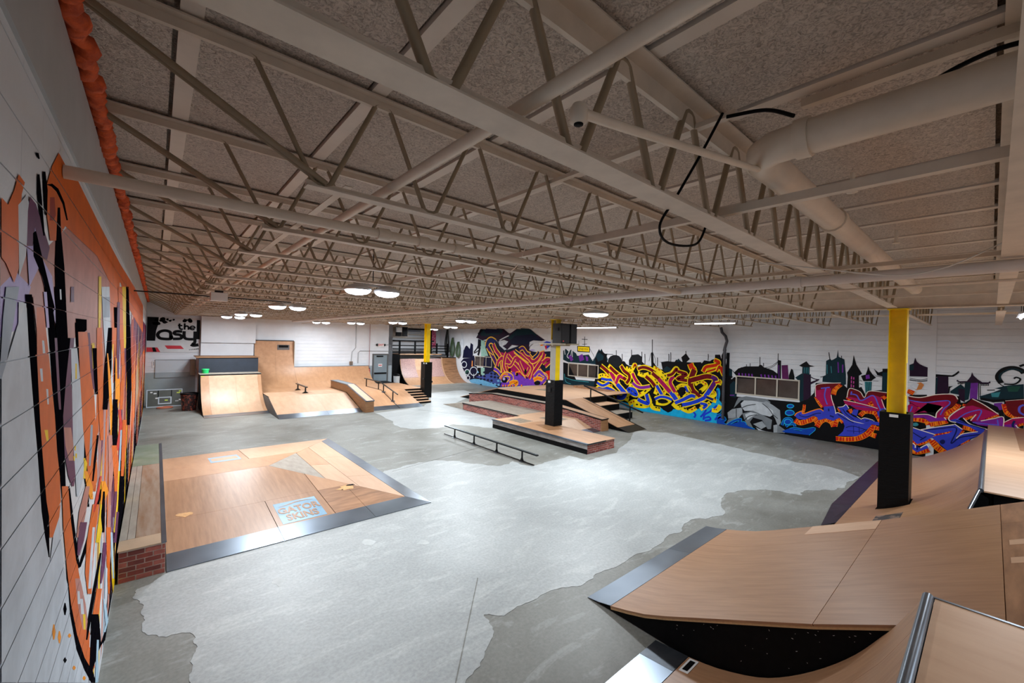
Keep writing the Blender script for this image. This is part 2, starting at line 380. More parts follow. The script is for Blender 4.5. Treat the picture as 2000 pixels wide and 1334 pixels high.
wall_rear = struct(MB().box(XW - 0.3, XR + 0.3, YR - 0.3, YR, 0, 4.55).build('wall_rear', WHITE, origin=(8, YR, 0)))

# ---------------------------------------------------------------- ceiling: fibre deck boards between tee bars
ZD = 4.57; JP = 1.19
ceiling = struct(MB().box(XW - 0.3, XR + 0.3, YR - 0.3, YD + 0.3, ZD + 0.06, ZD + 0.2).build('ceiling', DECK, origin=(8, 10, ZD + 0.06)))
seams = [0.05 + 0.855 * i for i in range(-1, 22)]
far = MB(); first = {}
for k in range(-6, 25):
    for i in range(len(seams) - 1):
        x0, x1 = max(seams[i], XW), min(seams[i + 1], XR)
        if x1 - x0 < 0.05: continue
        a = (x0 + 0.006, x1 - 0.02, k * JP + 0.012, (k + 1) * JP - 0.012, ZD, ZD + 0.05)
        if 0 <= k < 14:
            key = round(x1 - x0, 3)
            if key not in first: o = MB().box(*a).build('deck_board', DECK, ceiling); first[key] = (o, a[0], a[2])
            else:
                s0, sx, sy = first[key]; o = s0.copy(); COL.objects.link(o); o.parent = ceiling; o.location = (a[0] - sx, a[2] - sy, 0)
        else: far.box(*a)
tag(far.build('deck_boards_beyond', DECK, ceiling), kind='stuff')
t0 = None
for x in seams[1:-1]:
    if t0 is None: t0 = MB().box(x, x + 0.085, YR, YD, ZD - 0.012, ZD + 0.02).build('tee_bar', TEE, ceiling); x00 = x
    else: o = t0.copy(); COL.objects.link(o); o.parent = ceiling; o.location = (x - x00, 0, 0)
# ---------------------------------------------------------------- open web steel joists
def joist(k, x0, x1, w_bot=0.075, w_top=0.10, rw=0.014, label='', group=None, chord0=0.9, chord1=0.5, pitch=0.66, phase=0.32):
    Y = k * JP if k else -0.09
    t = thing('bar_joist', ((x0 + x1) / 2, Y, 3.94), label, 'joist', group)
    zb, zt = 3.94, 4.55
    cb0, cb1 = x0 + chord0, x1 - chord1
    h = w_bot * 0.5
    MB().prism([(Y - w_bot / 2, zb), (Y + w_bot / 2, zb), (Y + w_bot / 2, zb + 0.008), (Y + 0.012, zb + 0.010), (Y + 0.010, zb + h), (Y - 0.010, zb + h), (Y - 0.012, zb + 0.010), (Y - w_bot / 2, zb + 0.008)], 'x', cb0, cb1).build('bottom_chord', CREAM, t)
    h = w_top * 0.55
    MB().prism([(Y - w_top / 2, zt), (Y - w_top / 2, zt - 0.009), (Y - 0.016, zt - 0.014), (Y - 0.012, zt - h), (Y + 0.012, zt - h), (Y + 0.016, zt - 0.014), (Y + w_top / 2, zt - 0.009), (Y + w_top / 2, zt)], 'x', x0, x1).build('top_chord', CREAM, t)
    zig = [(x0 + 0.03, Y, zt - 0.05), (cb0 + 0.0, Y, zb + 0.05), (cb0 + 0.13, Y, zb + 0.02)]
    e = MB(); e.tube([(x0 + 0.02, Y - 0.016, zt - 0.05), (cb0 + 0.10, Y - 0.016, zb + rw + 0.02)], rw * 1.15, 8); e.tube([(x0 + 0.02, Y + 0.016, zt - 0.05), (cb0 + 0.10, Y + 0.016, zb + rw + 0.02)], rw * 1.15, 8)
    e.build('end_brace', WEBM, t)
    e = MB(); e.tube([(x1 - 0.02, Y, zt - 0.05), (cb1 - 0.10, Y, zb + rw + 0.02)], rw * 1.15, 8); e.build('end_brace', WEBM, t)
    P = []; x = x0 + phase + 0.66
    P += [(x - 0.44, Y, zt - 0.03), (x - 0.36, Y, zt - 0.03), (x - 0.32, Y, zt - 0.045)]
    while x < x1 - 0.75:
        P += [(x - 0.045, Y, zb + rw + 0.025), (x - 0.02, Y, zb + rw + 0.012), (x + 0.02, Y, zb + rw + 0.012), (x + 0.045, Y, zb + rw + 0.025),
              (x + 0.285, Y, zt - 0.045), (x + 0.31, Y, zt - 0.03), (x + 0.35, Y, zt - 0.03), (x + 0.375, Y, zt - 0.045)]
        x += pitch
    MB().tube(P, rw, 8).build('web', WEBM, t)
    return t
G1, G2 = 'far joists of the left bay', 'joists of the right bay'
ORD = ['first', 'second', 'third', 'fourth', 'fifth', 'sixth', 'seventh', 'eighth', 'ninth', 'tenth', 'eleventh', 'twelfth', 'thirteenth', 'fourteenth', 'fifteenth', 'sixteenth', 'seventeenth', 'eighteenth', 'nineteenth', 'twentieth', 'twenty-first', 'twenty-second', 'twenty-third', 'twenty-fourth']
names = {1: 'heavy cream steel joist with a wide bottom chord crossing overhead to the yellow column',
         2: 'cream open web joist just beyond the heavy one, passing over the sprinkler pipe', 3: 'third cream open web joist from the camera in the left bay',
         4: 'fourth cream open web joist from the camera in the left bay', 5: 'fifth cream open web joist from the camera in the left bay',
         6: 'sixth cream open web joist from the camera in the left bay', 7: 'seventh cream open web joist from the camera in the left bay',
         8: 'eighth cream open web joist from the camera in the left bay'}
for k in range(0, 21):
    if k == 1: joist(k, XW + 0.04, 10.5, 0.135, 0.20, 0.02, names[1], chord0=0.32)
    elif k == 0: joist(k, XW + 0.012, 10.46, 0.12, 0.16, 0.02, 'heavy cream steel joist at the right edge of the view above the ramps')
    else: joist(k, XW + 0.012, 10.5, label=names.get(k, ORD[k - 1] + ' cream open web joist from the camera in the left bay'), group=None if k in names else G1)
joist(0, 10.66, 17.55, 0.12, 0.16, 0.02, 'heavy cream steel joist meeting the graffiti wall at the far right edge')
for k in range(1, 25):
    joist(k, 10.66 if k < 20 else 11.02, 17.55, label=ORD[k - 1] + ' cream open web joist between girder and graffiti wall, counted from the camera', group=G2)
g = thing('girder', (10.56, 12, 3.95), 'long cream steel girder running over the row of yellow columns', 'girder')
MB().box(10.48, 10.64, YR + 0.05, YB - 0.02, 3.95, 3.965).build('bottom_flange', CREAM, g)
MB().box(10.552, 10.568, YR + 0.05, YB - 0.02, 3.965, 4.36).build('web_plate', CREAM, g)
MB().box(10.48, 10.64, YR + 0.05, YB - 0.02, 4.36, 4.375).build('top_flange', CREAM, g)

# ---------------------------------------------------------------- pipes, straps and cables under the roof
def pipe(name, pts, r, m, label, cat='pipe', collars=(), n=14, cr=None):
    xs = [p[0] for p in pts]; ys = [p[1] for p in pts]; zs = [p[2] for p in pts]
    t = thing(name, (sum(xs) / len(xs), sum(ys) / len(ys), min(zs)), label, cat)
    MB().tube(pts, r, n).build('tube', m, t)
    for a, b in collars: MB().tube([a, b], cr or r * 1.3, n).build('collar', m, t)
    return t
pipe('bridging_pipe', [(1.04, -2.0, 4.042), (1.04, 23.5, 4.042)], 0.028, CREAM2, 'round cream pipe threaded through the near joists toward the back wall')
def strap(x, z, w, h, y0, y1, label, m=CREAM):
    return tag(MB().box(x - w / 2, x + w / 2, y0, y1, z, z + h).build('bridging_strap', m), label, 'strap')
strap(0.82, 4.01, 0.045, 0.006, 2.42, 23.5, 'flat cream bridging strap lying on the joists near the left wall')
strap(2.81, 4.01, 0.05, 0.05, -1.5, 23.5, 'cream angle bar lying across the joists, passing over the second joist')
strap(5.54, 4.01, 0.05, 0.04, -1.5, 23.5, 'cream angle bar across the joists beside the long white pipe')
strap(8.9, 4.01, 0.05, 0.04, -1.5, 23.5, 'cream angle bar across the joists near the column row')
strap(13.6, 4.01, 0.05, 0.04, -1.5, 28, 'cream angle bar across the joists of the right bay')
strap(2.72, 4.5, 0.045, 0.045, -1.0, 0.72, 'short cream channel under the deck above the fat elbow pipe')
strap(2.42, 4.44, 0.045, 0.03, 0.95, 3.1, 'short slotted channel clipped under the wide top chord')
pipe('white_main_pipe', [(5.25, -2.5, 3.875), (5.25, 23.2, 3.875)], 0.052, PIPEW, 'long smooth white pipe hung below the joists from right edge to back wall',
     collars=[((5.25, y - 0.05, 3.875), (5.25, y + 0.05, 3.875)) for y in (1.4, 4.6, 9.4, 15.0)], cr=0.062)
pipe('conduit', [(5.62, -2.5, 3.8), (5.62, 23, 3.8)], 0.014, CREAM2, 'thin cream conduit running under the white pipe')
pipe('sprinkler_branch', [(XW + 0.005, 2.70, 3.85), (5.197, 2.70, 3.85)], 0.03, CREAM2, 'cream sprinkler pipe coming out of the graffiti block wall at left',
     collars=[((x - 0.04, 2.70, 3.85), (x + 0.04, 2.70, 3.85)) for x in (1.15, 1.45, 1.75, 2.9, 4.2)], cr=0.04)
elbow = [(2.42, -2.5, 4.2), (2.42, 0.66, 4.2), (2.43, 0.76, 4.2), (2.48, 0.83, 4.2), (2.58, 0.86, 4.2), (3.6, 0.86, 4.2), (9.6, 0.86, 4.2)]
pipe('drain_pipe', elbow, [0.085] * 7, CREAM2, 'fat cream drain pipe with an elbow, hung beside the heavy joist', collars=[((2.42, 0.6, 4.2), (2.42, 0.66, 4.2)), ((4.1, 0.86, 4.2), (4.2, 0.86, 4.2)), ((7.1, 0.86, 4.2), (7.2, 0.86, 4.2))], cr=0.098)
sp = pipe('sprinkler_drop', [(1.0, 0.85, 3.87), (1.25, 0.85, 3.91), (2.46, 0.85, 4.12)], 0.016, CREAM2, 'thin cream sprinkler pipe rising to the fat drain pipe')
MB().lathe([(0.016, 3.83), (0.026, 3.835), (0.028, 3.85), (0.028, 3.875), (0.02, 3.89)], 0.98, 0.85, 16).build('pipe_cap', CREAM2, sp)
MB().lathe([(0.006, 3.825), (0.015, 3.827), (0.015, 3.832)], 0.98, 0.85, 12).build('opening', BLACK, sp)
def cable(name, pts, r, m, label): return tag(MB().tube(smooth_line(pts, 8), r, 7).build(name, m), label, 'cable')
WIRE = mat('white_wire', (214, 212, 206), rough=0.5); REDW = mat('red_wire', (140, 50, 44), rough=0.5)
cable('black_cable', [(2.75, -0.25, 4.40), (2.74, -0.05, 4.47), (2.71, 0.12, 4.44), (2.63, 0.30, 4.33), (2.56, 0.45, 4.28)], 0.011, BLACK, 'thick black cable looping over the fat drain pipe at right')
cable('black_cable', [(2.36, 0.66, 4.30), (2.40, 0.80, 4.40), (2.36, 0.98, 4.42)], 0.010, BLACK, 'short black cable curling over the pipe elbow')
cable('black_cable', [(2.36, 1.0, 4.45), (2.33, 1.10, 4.25), (2.26, 1.2, 4.02), (2.25, 1.3, 3.86), (2.45, 1.35, 3.80), (2.75, 1.32, 3.84), (2.85, 1.3, 3.98)], 0.008, BLACK, 'black cable hanging in a loop below the heavy joist')
cable('white_wire', [(5.1, -0.05, 4.05), (4.9, 0.25, 3.86), (4.75, 0.55, 3.80), (4.4, 1.0, 3.86), (4.3, 1.4, 3.95)], 0.006, WIRE, 'thin white wire sagging from the right edge joist to the heavy joist')
cable('red_wire', [(7.6, -0.05, 4.15), (7.4, 0.8, 4.13), (7.0, 2.2, 4.12)], 0.007, REDW, 'thin dark red wire strung between two joists at right')
cable('sagging_wire', [(2.2, 2.38, 4.0), (2.6, 3.0, 3.86), (3.0, 3.9, 3.90), (3.2, 4.76, 4.0)], 0.005, CREAM, 'thin cream wire sagging between middle joists')
def sprinkler(x, y, z, label):
    t = thing('upright_sprinkler', (x, y, z - 0.1), label, 'sprinkler')
    MB().tube([(x, y, z - 0.1), (x, y, z + 0.02)], 0.014, 10).build('stem', CREAM2, t)
    MB().lathe([(0.004, z - 0.115), (0.03, z - 0.112), (0.03, z - 0.106), (0.01, z - 0.1)], x, y, 14).build('deflector', CREAM2, t)
sprinkler(3.45, 0.62, 4.3, 'upright sprinkler fitting beside the fat drain pipe, near the elbow')
sprinkler(5.35, 0.62, 4.3, 'upright sprinkler fitting beside the fat drain pipe, farther one')
det = thing('smoke_detector', (3.02, 1.95, 4.4), 'round cream smoke detector on the deck between the near joists', 'detector')
MB().lathe([(0.03, 4.43), (0.055, 4.44), (0.062, 4.47), (0.062, 4.50)], 3.02, 1.95, 20).build('dome', CREAM2, det)
MB().lathe([(0.07, 4.50), (0.07, 4.57)], 3.02, 1.95, 20).build('base', CREAM, det)

# ---------------------------------------------------------------- lamps
LED = mat('lamp_glow', (235, 243, 255), rough=0.5, emit=14.0)
HOUS = mat('lamp_housing', (196, 198, 200), rough=0.4, metal=0.3)
def area(parent, loc, sx, sy, power, col=(0.87, 0.945, 1.0), spread=math.pi, shape='RECTANGLE'):
    ld = bpy.data.lights.new('lamp_light', 'AREA'); ld.shape = shape; ld.size = sx
    if shape in ('RECTANGLE', 'ELLIPSE'): ld.size_y = sy
    ld.energy = power * LAMP; ld.color = col; ld.spread = spread
    lo = bpy.data.objects.new('lamp_light', ld); COL.objects.link(lo); lo.parent = parent
    lo.location = Vector(loc) - parent.location
    return lo
def high_bay(x, y, label, power, r=0.19, gap=0.46, single=False):
    z = 3.84
    t = thing('high_bay_lamp', (x, y, z), label, 'lamp', 'high bay lamps')
    for dx in ((0,) if single else (-gap / 2, gap / 2)):
        MB().lathe([(r, z + 0.012), (r * 1.04, z + 0.02), (r * 1.04, z + 0.05), (r * 0.6, z + 0.09), (0.05, z + 0.11), (0.03, z + 0.16)], x + dx, y, 24).build('housing', HOUS, t)
        MB().lathe([(r * 0.3, z - 0.052), (r * 0.7, z - 0.036), (r * 0.9, z - 0.012), (r * 0.96, z + 0.011)], x + dx, y, 24).build('lens', LED, t)
    MB().tube([(x, y, z + 0.09), (x, y, ZD + 0.005)], 0.008, 8).build('hanger', BLACKM, t)
    if not single: MB().box(x - gap / 2, x + gap / 2, y - 0.02, y + 0.02, z + 0.09, z + 0.12).build('mounting_bar', HOUS, t)
    area(t, (x, y, z - 0.06), 0.75 if not single else 0.4, 0.34, power)
P0 = 200.0
high_bay(2.5, 6.2, 'twin round high bay lamp shining over the low wooden pyramid, largest in view', P0 * 0.62)
high_bay(2.48, 11.5, 'twin round high bay lamp, second in the left row, before the far bank', P0)
high_bay(2.5, 17.4, 'twin round high bay lamp above the left quarter pipe', P0 * 0.55)
high_bay(2.42, 20.6, 'twin round high bay lamp closest to the white boxed-out back wall', P0 * 0.6)
high_bay(7.95, 6.2, 'single wide high bay lamp between the flat rail and the graffiti wall', P0, r=0.3, single=True)
high_bay(8.6, 12.6, 'high bay lamp over the low brick pad, left of the speakers', P0)
high_bay(8.2, 17.4, 'high bay lamp over the bank with the kinked handrail', P0 * 0.6)
high_bay(7.5, 20.6, 'twin high bay lamp over the raised wooden deck', P0 * 0.5)
high_bay(6.3, 22.1, 'small twin high bay lamp nearest the white back wall over the deck', P0 * 0.25)
high_bay(12.3, 19.5, 'high bay lamp in front of the far right quarter pipe', P0)
high_bay(14.6, 25.5, 'high bay lamp above the far right quarter pipe', P0 * 0.8)
def tube_lamp(x, y, along, l, label, power):
    z = 3.85
    t = thing('tube_lamp', (x, y, z), label, 'lamp')
    dx, dy = (l / 2, 0.06) if along == 'x' else (0.06, l / 2)
    MB().box(x - dx, x + dx, y - dy, y + dy, z + 0.03, z + 0.07).build('tray', HOUS, t)
    MB().tube([(x - dx if along == 'x' else x, y if along == 'x' else y - dy, z + 0.02), (x + dx if along == 'x' else x, y if along == 'x' else y + dy, z + 0.02)], 0.018, 10).build('tube', LED, t)
    for s in (-0.7, 0.7):
        px, py = (x + dx * s, y) if along == 'x' else (x, y + dy * s)
        MB().tube([(px, py, z + 0.07), (px, py, ZD + 0.005)], 0.005, 6).build('hanger', BLACKM, t)
    area(t, (x, y, z - 0.02), dx * 2, dy * 2, power)
tube_lamp(15.0, 12.4, 'y', 3.6, 'long white tube lamp hung near the graffiti wall beside the speakers', P0 * 0.6)
tube_lamp(13.0, 5.6, 'y', 1.2, 'short tube lamp above the grey rocks of the graffiti wall', P0 * 0.5)
tube_lamp(12.2, -0.35, 'x', 1.3, 'short tube lamp at the right edge above the wooden platform', P0 * 0.6)
tube_lamp(4.5, -3.2, 'x', 1.3, 'unseen fill tube lamp added behind the viewpoint on the left', P0 * 0.5)  # out-of-view fill lamp, added to brighten the near ramps
tube_lamp(7.5, -3.2, 'x', 1.3, 'unseen fill tube lamp added behind the viewpoint on the right', P0 * 0.9)  # second added fill, also unseen, lights the ramps at lower right
# ---------------------------------------------------------------- bricks
def brick_wall(parent, plane, a0, a1, z0, z1, at, out, bw=0.19, bh=0.062, gap=0.012, depth=0.005, rng=None, single=True, top=None, bot=None):
    """bricks on a vertical face; plane 'x': face at x=at running in y, 'y': face at y=at running in x. out = +1/-1 outward.
    top/bot: optional functions of the running coordinate giving the upper/lower limit"""
    rng = rng or random.Random(11); joined = MB(); n = 0; r = 0; z = z0
    while z < z1 - 0.012:
        zt_ = min(z + bh, z1); a = a0 - (bw / 2 if r % 2 else 0)
        while a < a1 - 0.01:
            b0, b1 = max(a, a0), min(a + bw, a1)
            if b1 - b0 > 0.02:
                mid = (b0 + b1) / 2; hi = min(zt_, top(mid)) if top else zt_; lo = max(z, bot(mid)) if bot else z
                if hi - lo > 0.015:
                    m = rng.choice(BRICK); d = depth + rng.uniform(-.0015, .002)
                    A = (b0 + gap / 2, b1 - gap / 2)
                    bb = (at, at + out * d, A[0], A[1], lo + gap / 2, hi - gap / 2) if plane == 'x' else (A[0], A[1], at, at + out * d, lo + gap / 2, hi - gap / 2)
                    if single: MB().box(*bb).build('brick', m, parent)
                    else: joined.use(m).box(*bb)
                    n += 1
            a += bw
        z += bh; r += 1
    if not single and joined.v: tag(joined.build('brickwork', None, parent), kind='stuff')

# ---------------------------------------------------------------- low wooden pyramid with brick ledge, left
pyr = thing('pyramid_ramp', (2.1, 10.1, 0.0), 'low hipped wooden pyramid with steel edge plates and a blue logo square', 'ramp')
X0, X1, Y0, Y1, RX, RY, RZ = 0.17, 4.08, 7.0, 13.31, 1.93, 10.32, 0.27
def pz(x, y):
    """height of the hipped surface"""
    fz = RZ * (y - Y0) / (RY - Y0) if y <= RY else RZ * (Y1 - y) / (Y1 - RY)
    sz = RZ * (X1 - x) / (X1 - RX)
    return max(0.0, min(fz, sz, RZ)) + 0.012
def panel(pts, m, name='board', lift=0.0, t=0.012):
    v = [(x, y, pz(x, y) + lift) for x, y in pts]; w = [(x, y, max(0.001, pz(x, y) + lift - t)) for x, y in pts]; n = len(pts)
    return MB().add(v + w, [tuple(range(n)), tuple(range(2 * n - 1, n - 1, -1))] + [(i, (i + 1) % n, (i + 1) % n + n, i + n) for i in range(n)]).build(name, m, pyr)
def hipx(y):   # x of the hip line at height of y on the front / back bank
    f = (y - Y0) / (RY - Y0) if y <= RY else (Y1 - y) / (Y1 - RY)
    return X1 + (RX - X1) * f
g_ = 0.004; SW = 0.47     # plate width measured along the front, its side width follows the hip
ys = Y0 + SW; ybk = Y1 - 0.0
xs_ = hipx(ys)
def fr(ya, yb_, xa, xb): # front bank strip between two y lines, from x xa to xb or the hip
    A = min(xb, hipx(ya)) if xb else hipx(ya); B = min(xb, hipx(yb_)) if xb else hipx(yb_)
    return [(xa, ya), (A - g_, ya), (B - g_, yb_), (xa, yb_)]
ym = 8.55
panel([(X0, ys + g_), (1.55, ys + g_), (1.55, ym), (X0, ym)], WOODR)
panel([(1.56, ys + g_), (2.45, ys + g_), (2.45, ym), (1.56, ym)], WOODR)
panel([(2.46, ys + g_), (2.98, ys + g_), (2.98, ym), (2.46, ym)], WOODX)
panel([(2.985, ys + g_), (hipx(ys) - g_, ys + g_), (hipx(ym) - g_, ym), (2.985, ym)], WOODX)
panel([(X0, ym + g_), (2.45, ym + g_), (2.45, hipx and Y0 + (RY - Y0) * (X1 - 2.45) / (X1 - RX)), (RX, RY - g_), (X0, RY - g_)], WOODR)
panel([(2.46, ym + g_), (hipx(ym) - g_, ym + g_), (2.46, Y0 + (RY - Y0) * (X1 - 2.46) / (X1 - RX))], WOOD)
def sid(f0, f1, y0f, y1f):  # right bank: f = 0 at the hip ridge ... 1 at the outer edge; y along
    pass
xe = xs_                     # inner edge of the right plate
def hy(x, back=False):
    f = (X1 - x) / (X1 - RX)
    return (Y1 - (Y1 - RY) * f) if back else (Y0 + (RY - Y0) * f)
def side(x0, x1, y0_, y1_, m):
    a = max(y0_, hy(x0)) if y0_ else hy(x0); b = max(y0_, hy(x1)) if y0_ else hy(x1)
    c = min(y1_, hy(x0, True)) if y1_ else hy(x0, True); d = min(y1_, hy(x1, True)) if y1_ else hy(x1, True)
    panel([(x0 + g_, a + g_), (x1 - g_, b + g_), (x1 - g_, d - g_), (x0 + g_, c - g_)], m)
side(RX, 2.75, None, None, GREYB)
side(2.75, 3.2, None, 10.2, WOODP); side(2.75, 3.2, 10.2, None, WOOD)
side(3.2, xe, None, 9.1, WOODP); side(3.2, xe, 9.1, 10.9, WOODP); side(3.2, xe, 10.9, None, WOODP)
panel([(X0, RY + g_), (RX, RY + g_), (hipx(11.6) - g_, 11.6), (X0, 11.6)], WOOD)
panel([(X0, 11.6 + g_), (1.75, 11.6 + g_), (1.75, Y1 - g_), (X0, Y1 - g_)], WOOD)
panel([(1.76, 11.6 + g_), (hipx(11.6) - g_, 11.6 + g_), (xe - g_, hy(xe, True)), (X1 - 0.02, Y1 - g_), (1.76, Y1 - g_)], WOODP)
for a, b in ((X0, 1.55), (1.556, 2.98), (2.986, None)):
    pts = [(a, Y0), (b if b else X1, Y0), (b if b else xs_, ys), (a, ys)]
    panel(pts, STEEL, 'edge_plate', lift=0.004, t=0.008)
panel([(xe, ys + g_), (X1, Y0 + g_), (X1, 10.1), (xe, 10.1)], STEEL, 'edge_plate', lift=0.004, t=0.008)
panel([(xe, 10.106), (X1, 10.106), (X1, Y1 - g_), (xe, hy(xe, True))], STEEL, 'edge_plate', lift=0.004, t=0.008)
box1('back_board', WOODD, pyr, X0, RX, Y1 - 0.02, Y1, 0.001, 0.011)
# logo squares
BLUE = mat('logo_blue_grey', (150, 186, 206), rough=0.35, rgb2=(98, 140, 170), scale=1.4, lo=0.35, hi=0.65)
def bank_pt(x, y, dz): return Vector((x, y, pz(x, y) + dz))
lg = panel([(1.64, 7.52), (2.33, 7.52), (2.33, 8.33), (1.64, 8.33)], BLUE, 'logo_square', lift=0.003, t=0.003)
tag(lg, label='blue-grey painted square reading GATOR SKINS')
yd = Vector((0, RY - Y0, RZ)).normalized()
for body, yy, sz in (('GATOR', 7.985, 0.31), ('SKINS', 7.70, 0.31)):
    lettering(body, sz, WOODR, pyr, bank_pt(1.985, yy, 0.0055), (1, 0, 0), yd, bold=0.009, sx=0.62)
sw = MB()
for q in ribbon([(1.70, 8.17), (1.85, 8.20), (2.0, 8.25), (2.15, 8.25), (2.28, 8.22)], 0.035, (.2, .2)):
    sw.add([(x, y, pz(x, y) + 0.0055) for x, y in q], [(0, 1, 2, 3)])
sw.build('swoosh', WOODR, pyr)
panel([(1.02, 11.72), (1.62, 11.72), (1.62, 12.5), (1.02, 12.5)], BLUE, 'logo_square', lift=0.003, t=0.003)
panel([(1.06, 11.9), (1.58, 11.9), (1.58, 12.32), (1.06, 12.32)], WOODP, 'logo_smear', lift=0.005, t=0.003)
TORN = mat('torn_ply', (206, 160, 106), rough=0.7, var=0.15, scale=20)
rng = random.Random(8)
for cx, cy, rx, ry, m in [(0.42, 8.66, .17, .1, TORN), (2.98, 8.42, .2, .12, TORN), (3.06, 8.5, .1, .05, BLACK), (2.86, 8.36, .02, .02, BLACK)]:
    pts = [(cx + rx * math.cos(a) * rng.uniform(.5, 1.2), cy + ry * math.sin(a) * rng.uniform(.5, 1.2)) for a in [2 * math.pi * i / 12 for i in range(12)]]
    panel(pts, m, 'scuff', lift=0.0025 + (0.0015 if m is BLACK else 0), t=0.003)
# brick ledge against the wall
led = thing('brick_ledge', (-0.08, 10.15, 0), 'brick fronted grey plank ledge standing between graffiti wall and pyramid', 'ledge')
LX0, LX1, LY0, LY1, LZ = XW + 0.02, 0.158, 7.02, 13.33, 0.41
box1('core', MORTAR, led, LX0 + 0.012, LX1 - 0.006, LY0 + 0.014, LY1 - 0.01, 0.0, LZ - 0.012)
brick_wall(led, 'y', LX0 + 0.012, LX1 - 0.004, 0.0, LZ - 0.012, LY0 + 0.014, -1, bw=0.165, bh=0.064, rng=random.Random(2))
for i, (a, b, m) in enumerate([(LX0, LX0 + 0.075, GREYB), (LX0 + 0.08, LX0 + 0.155, GREYB), (LX0 + 0.16, LX1 - 0.05, mat('stained_ply', (150, 130, 112), rough=0.45, rgb2=(128, 92, 62), scale=4, stretch=(4, .5, 1), lo=0.4, hi=0.75))]):
    box1('plank', m, led, a, b, LY0 + 0.35, 11.3, LZ - 0.012, LZ)
box1('plank', mat('pale_ply_end', (170, 146, 120), rough=0.5, var=0.1), led, LX0, LX1 - 0.05, LY0, LY0 + 0.345, LZ - 0.012, LZ)
box1('plank', mat('grey_green_ply', (126, 134, 120), rough=0.45, rgb2=(104, 118, 96), scale=3), led, LX0, LX1 - 0.05, 11.31, LY1, LZ - 0.012, LZ)
box1('edge_angle', STEEL, led, LX1 - 0.048, LX1 + 0.004, LY0, LY1, LZ - 0.012, LZ + 0.004)

# ---------------------------------------------------------------- flat rail on the floor
fr_ = thing('flat_rail', (7.37, 9.7, 0), 'low black straight grind rail on four feet standing on the open floor', 'grind rail')
RAILM = mat('rail_black_worn', (24, 26, 28), rough=0.3, metal=0.6)
box1('rail_bar', RAILM, fr_, 7.335, 7.405, 7.45, 11.87, 0.27, 0.30)
box1('worn_top', mat('rail_worn_top', (120, 140, 148), rough=0.25, metal=0.8), fr_, 7.338, 7.402, 7.47, 11.85, 0.30, 0.302)
box1('base_bar', RAILM, fr_, 7.355, 7.385, 7.57, 11.9, 0.004, 0.022)
for y in (8.03, 9.1, 10.2, 11.27):
    p = box1('upright', RAILM, fr_, 7.355, 7.385, y - 0.018, y + 0.018, 0.02, 0.27)
    MB().prism([(y - 0.07, 0.022), (y + 0.07, 0.022), (y + 0.018, 0.12), (y - 0.018, 0.12)], 'x', 7.366, 7.374).build('gusset', RAILM, p)
    MB().box(7.29, 7.45, y - 0.05, y + 0.05, 0.0036, 0.010).build('foot_plate', STEEL, p)

# ---------------------------------------------------------------- L-shaped low pad in the middle
pad = thing('manual_pad', (10.9, 11.5, 0), 'low L-shaped wooden manual pad with brick sides around the padded speaker column', 'manual pad')
PH = 0.30
COPE = mat('painted_steel_edge', (96, 112, 128), rough=0.28, metal=0.8, var=0.15, scale=5)
top = MB()
box1('core', BLACK, pad, 9.33, 10.63, 7.46, 11.78, 0.002, PH - 0.014)
box1('core', BLACK, pad, 10.66, 12.16, 10.2, 15.65, 0.002, PH - 0.014)
for x0, x1, y0, y1, m in [(9.38, 10.64, 7.42, 8.9, WOOD), (9.38, 10.64, 8.905, 10.6, WOOD), (9.38, 10.64, 10.605, 11.8, WOODP), (10.645, 12.18, 10.2, 12.0, WOODP), (10.645, 12.18, 12.005, 13.8, GREYB), (10.645, 12.18, 13.805, 15.68, GREYB)]:
    box1('top_board', m, pad, x0, x1, y0, y1, PH - 0.014, PH)
box1('edge_angle', COPE, pad, 9.29, 9.378, 7.42, 11.8, PH - 0.02, PH + 0.004)
box1('edge_angle', RAILM, pad, 10.62, 10.66, 11.8, 15.7, PH - 0.03, PH + 0.004)
box1('edge_angle', RAILM, pad, 9.3, 10.15, 7.405, 7.425, PH - 0.03, PH + 0.004)
box1('front_band', mat('grey_scuffed_band', (150, 148, 146), rough=0.5, rgb2=(112, 108, 106), scale=3, stretch=(1, 1, 6)), pad, 9.315, 9.33, 7.44, 11.78, 0.145, PH - 0.02)
box1('front_kick', BLACK, pad, 9.32, 9.33, 7.44, 11.78, 0.004, 0.143)
brick_wall(pad, 'y', 9.33, 10.63, 0.0, PH - 0.03, 7.46, -1, single=False)
box1('mortar_bed', MORTAR, pad, 9.33, 10.63, 7.4588, 7.4602, 0.003, PH - 0.03)
brick_wall(pad, 'x', 11.8, 15.65, 0.0, PH - 0.03, 10.66, -1, single=False, rng=random.Random(4))
box1('mortar_bed', MORTAR, pad, 10.6588, 10.6602, 11.8, 15.65, 0.003, PH - 0.03)
def wedge(name, parent, m, x0, x1, pts): return MB().prism(pts, 'x', x0, x1).build(name, m, parent)
wedge('end_bank', pad, GREYB, 10.66, 12.17, [(15.69, 0.002), (17.4, 0.002), (17.4, 0.012), (15.69, PH)])
wedge('near_bank', pad, WOODP, 10.66, 12.17, [(10.19, 0.002), (10.19, PH), (9.35, 0.016), (9.35, 0.002)])
wedge('bank_plate', pad, STEEL, 10.66, 12.17, [(9.5, 0.072), (9.15, 0.008), (9.15, 0.003), (9.5, 0.06)])
MB().prism([(9.72, 9.35), (10.25, 9.2), (10.6, 10.0), (10.0, 10.25)], 'z', PH, PH + 0.003).build('scuff_board', WOODD, pad)
PRINT = mat('faded_print', (112, 108, 98), rough=0.6, rgb2=(150, 128, 104), scale=14, lo=0.42, hi=0.58)
box1('printed_logo', PRINT, pad, 9.75, 10.35, 10.75, 11.45, PH, PH + 0.003)
box1('printed_logo', PRINT, pad, 11.0, 11.75, 10.3, 11.1, PH, PH + 0.003)
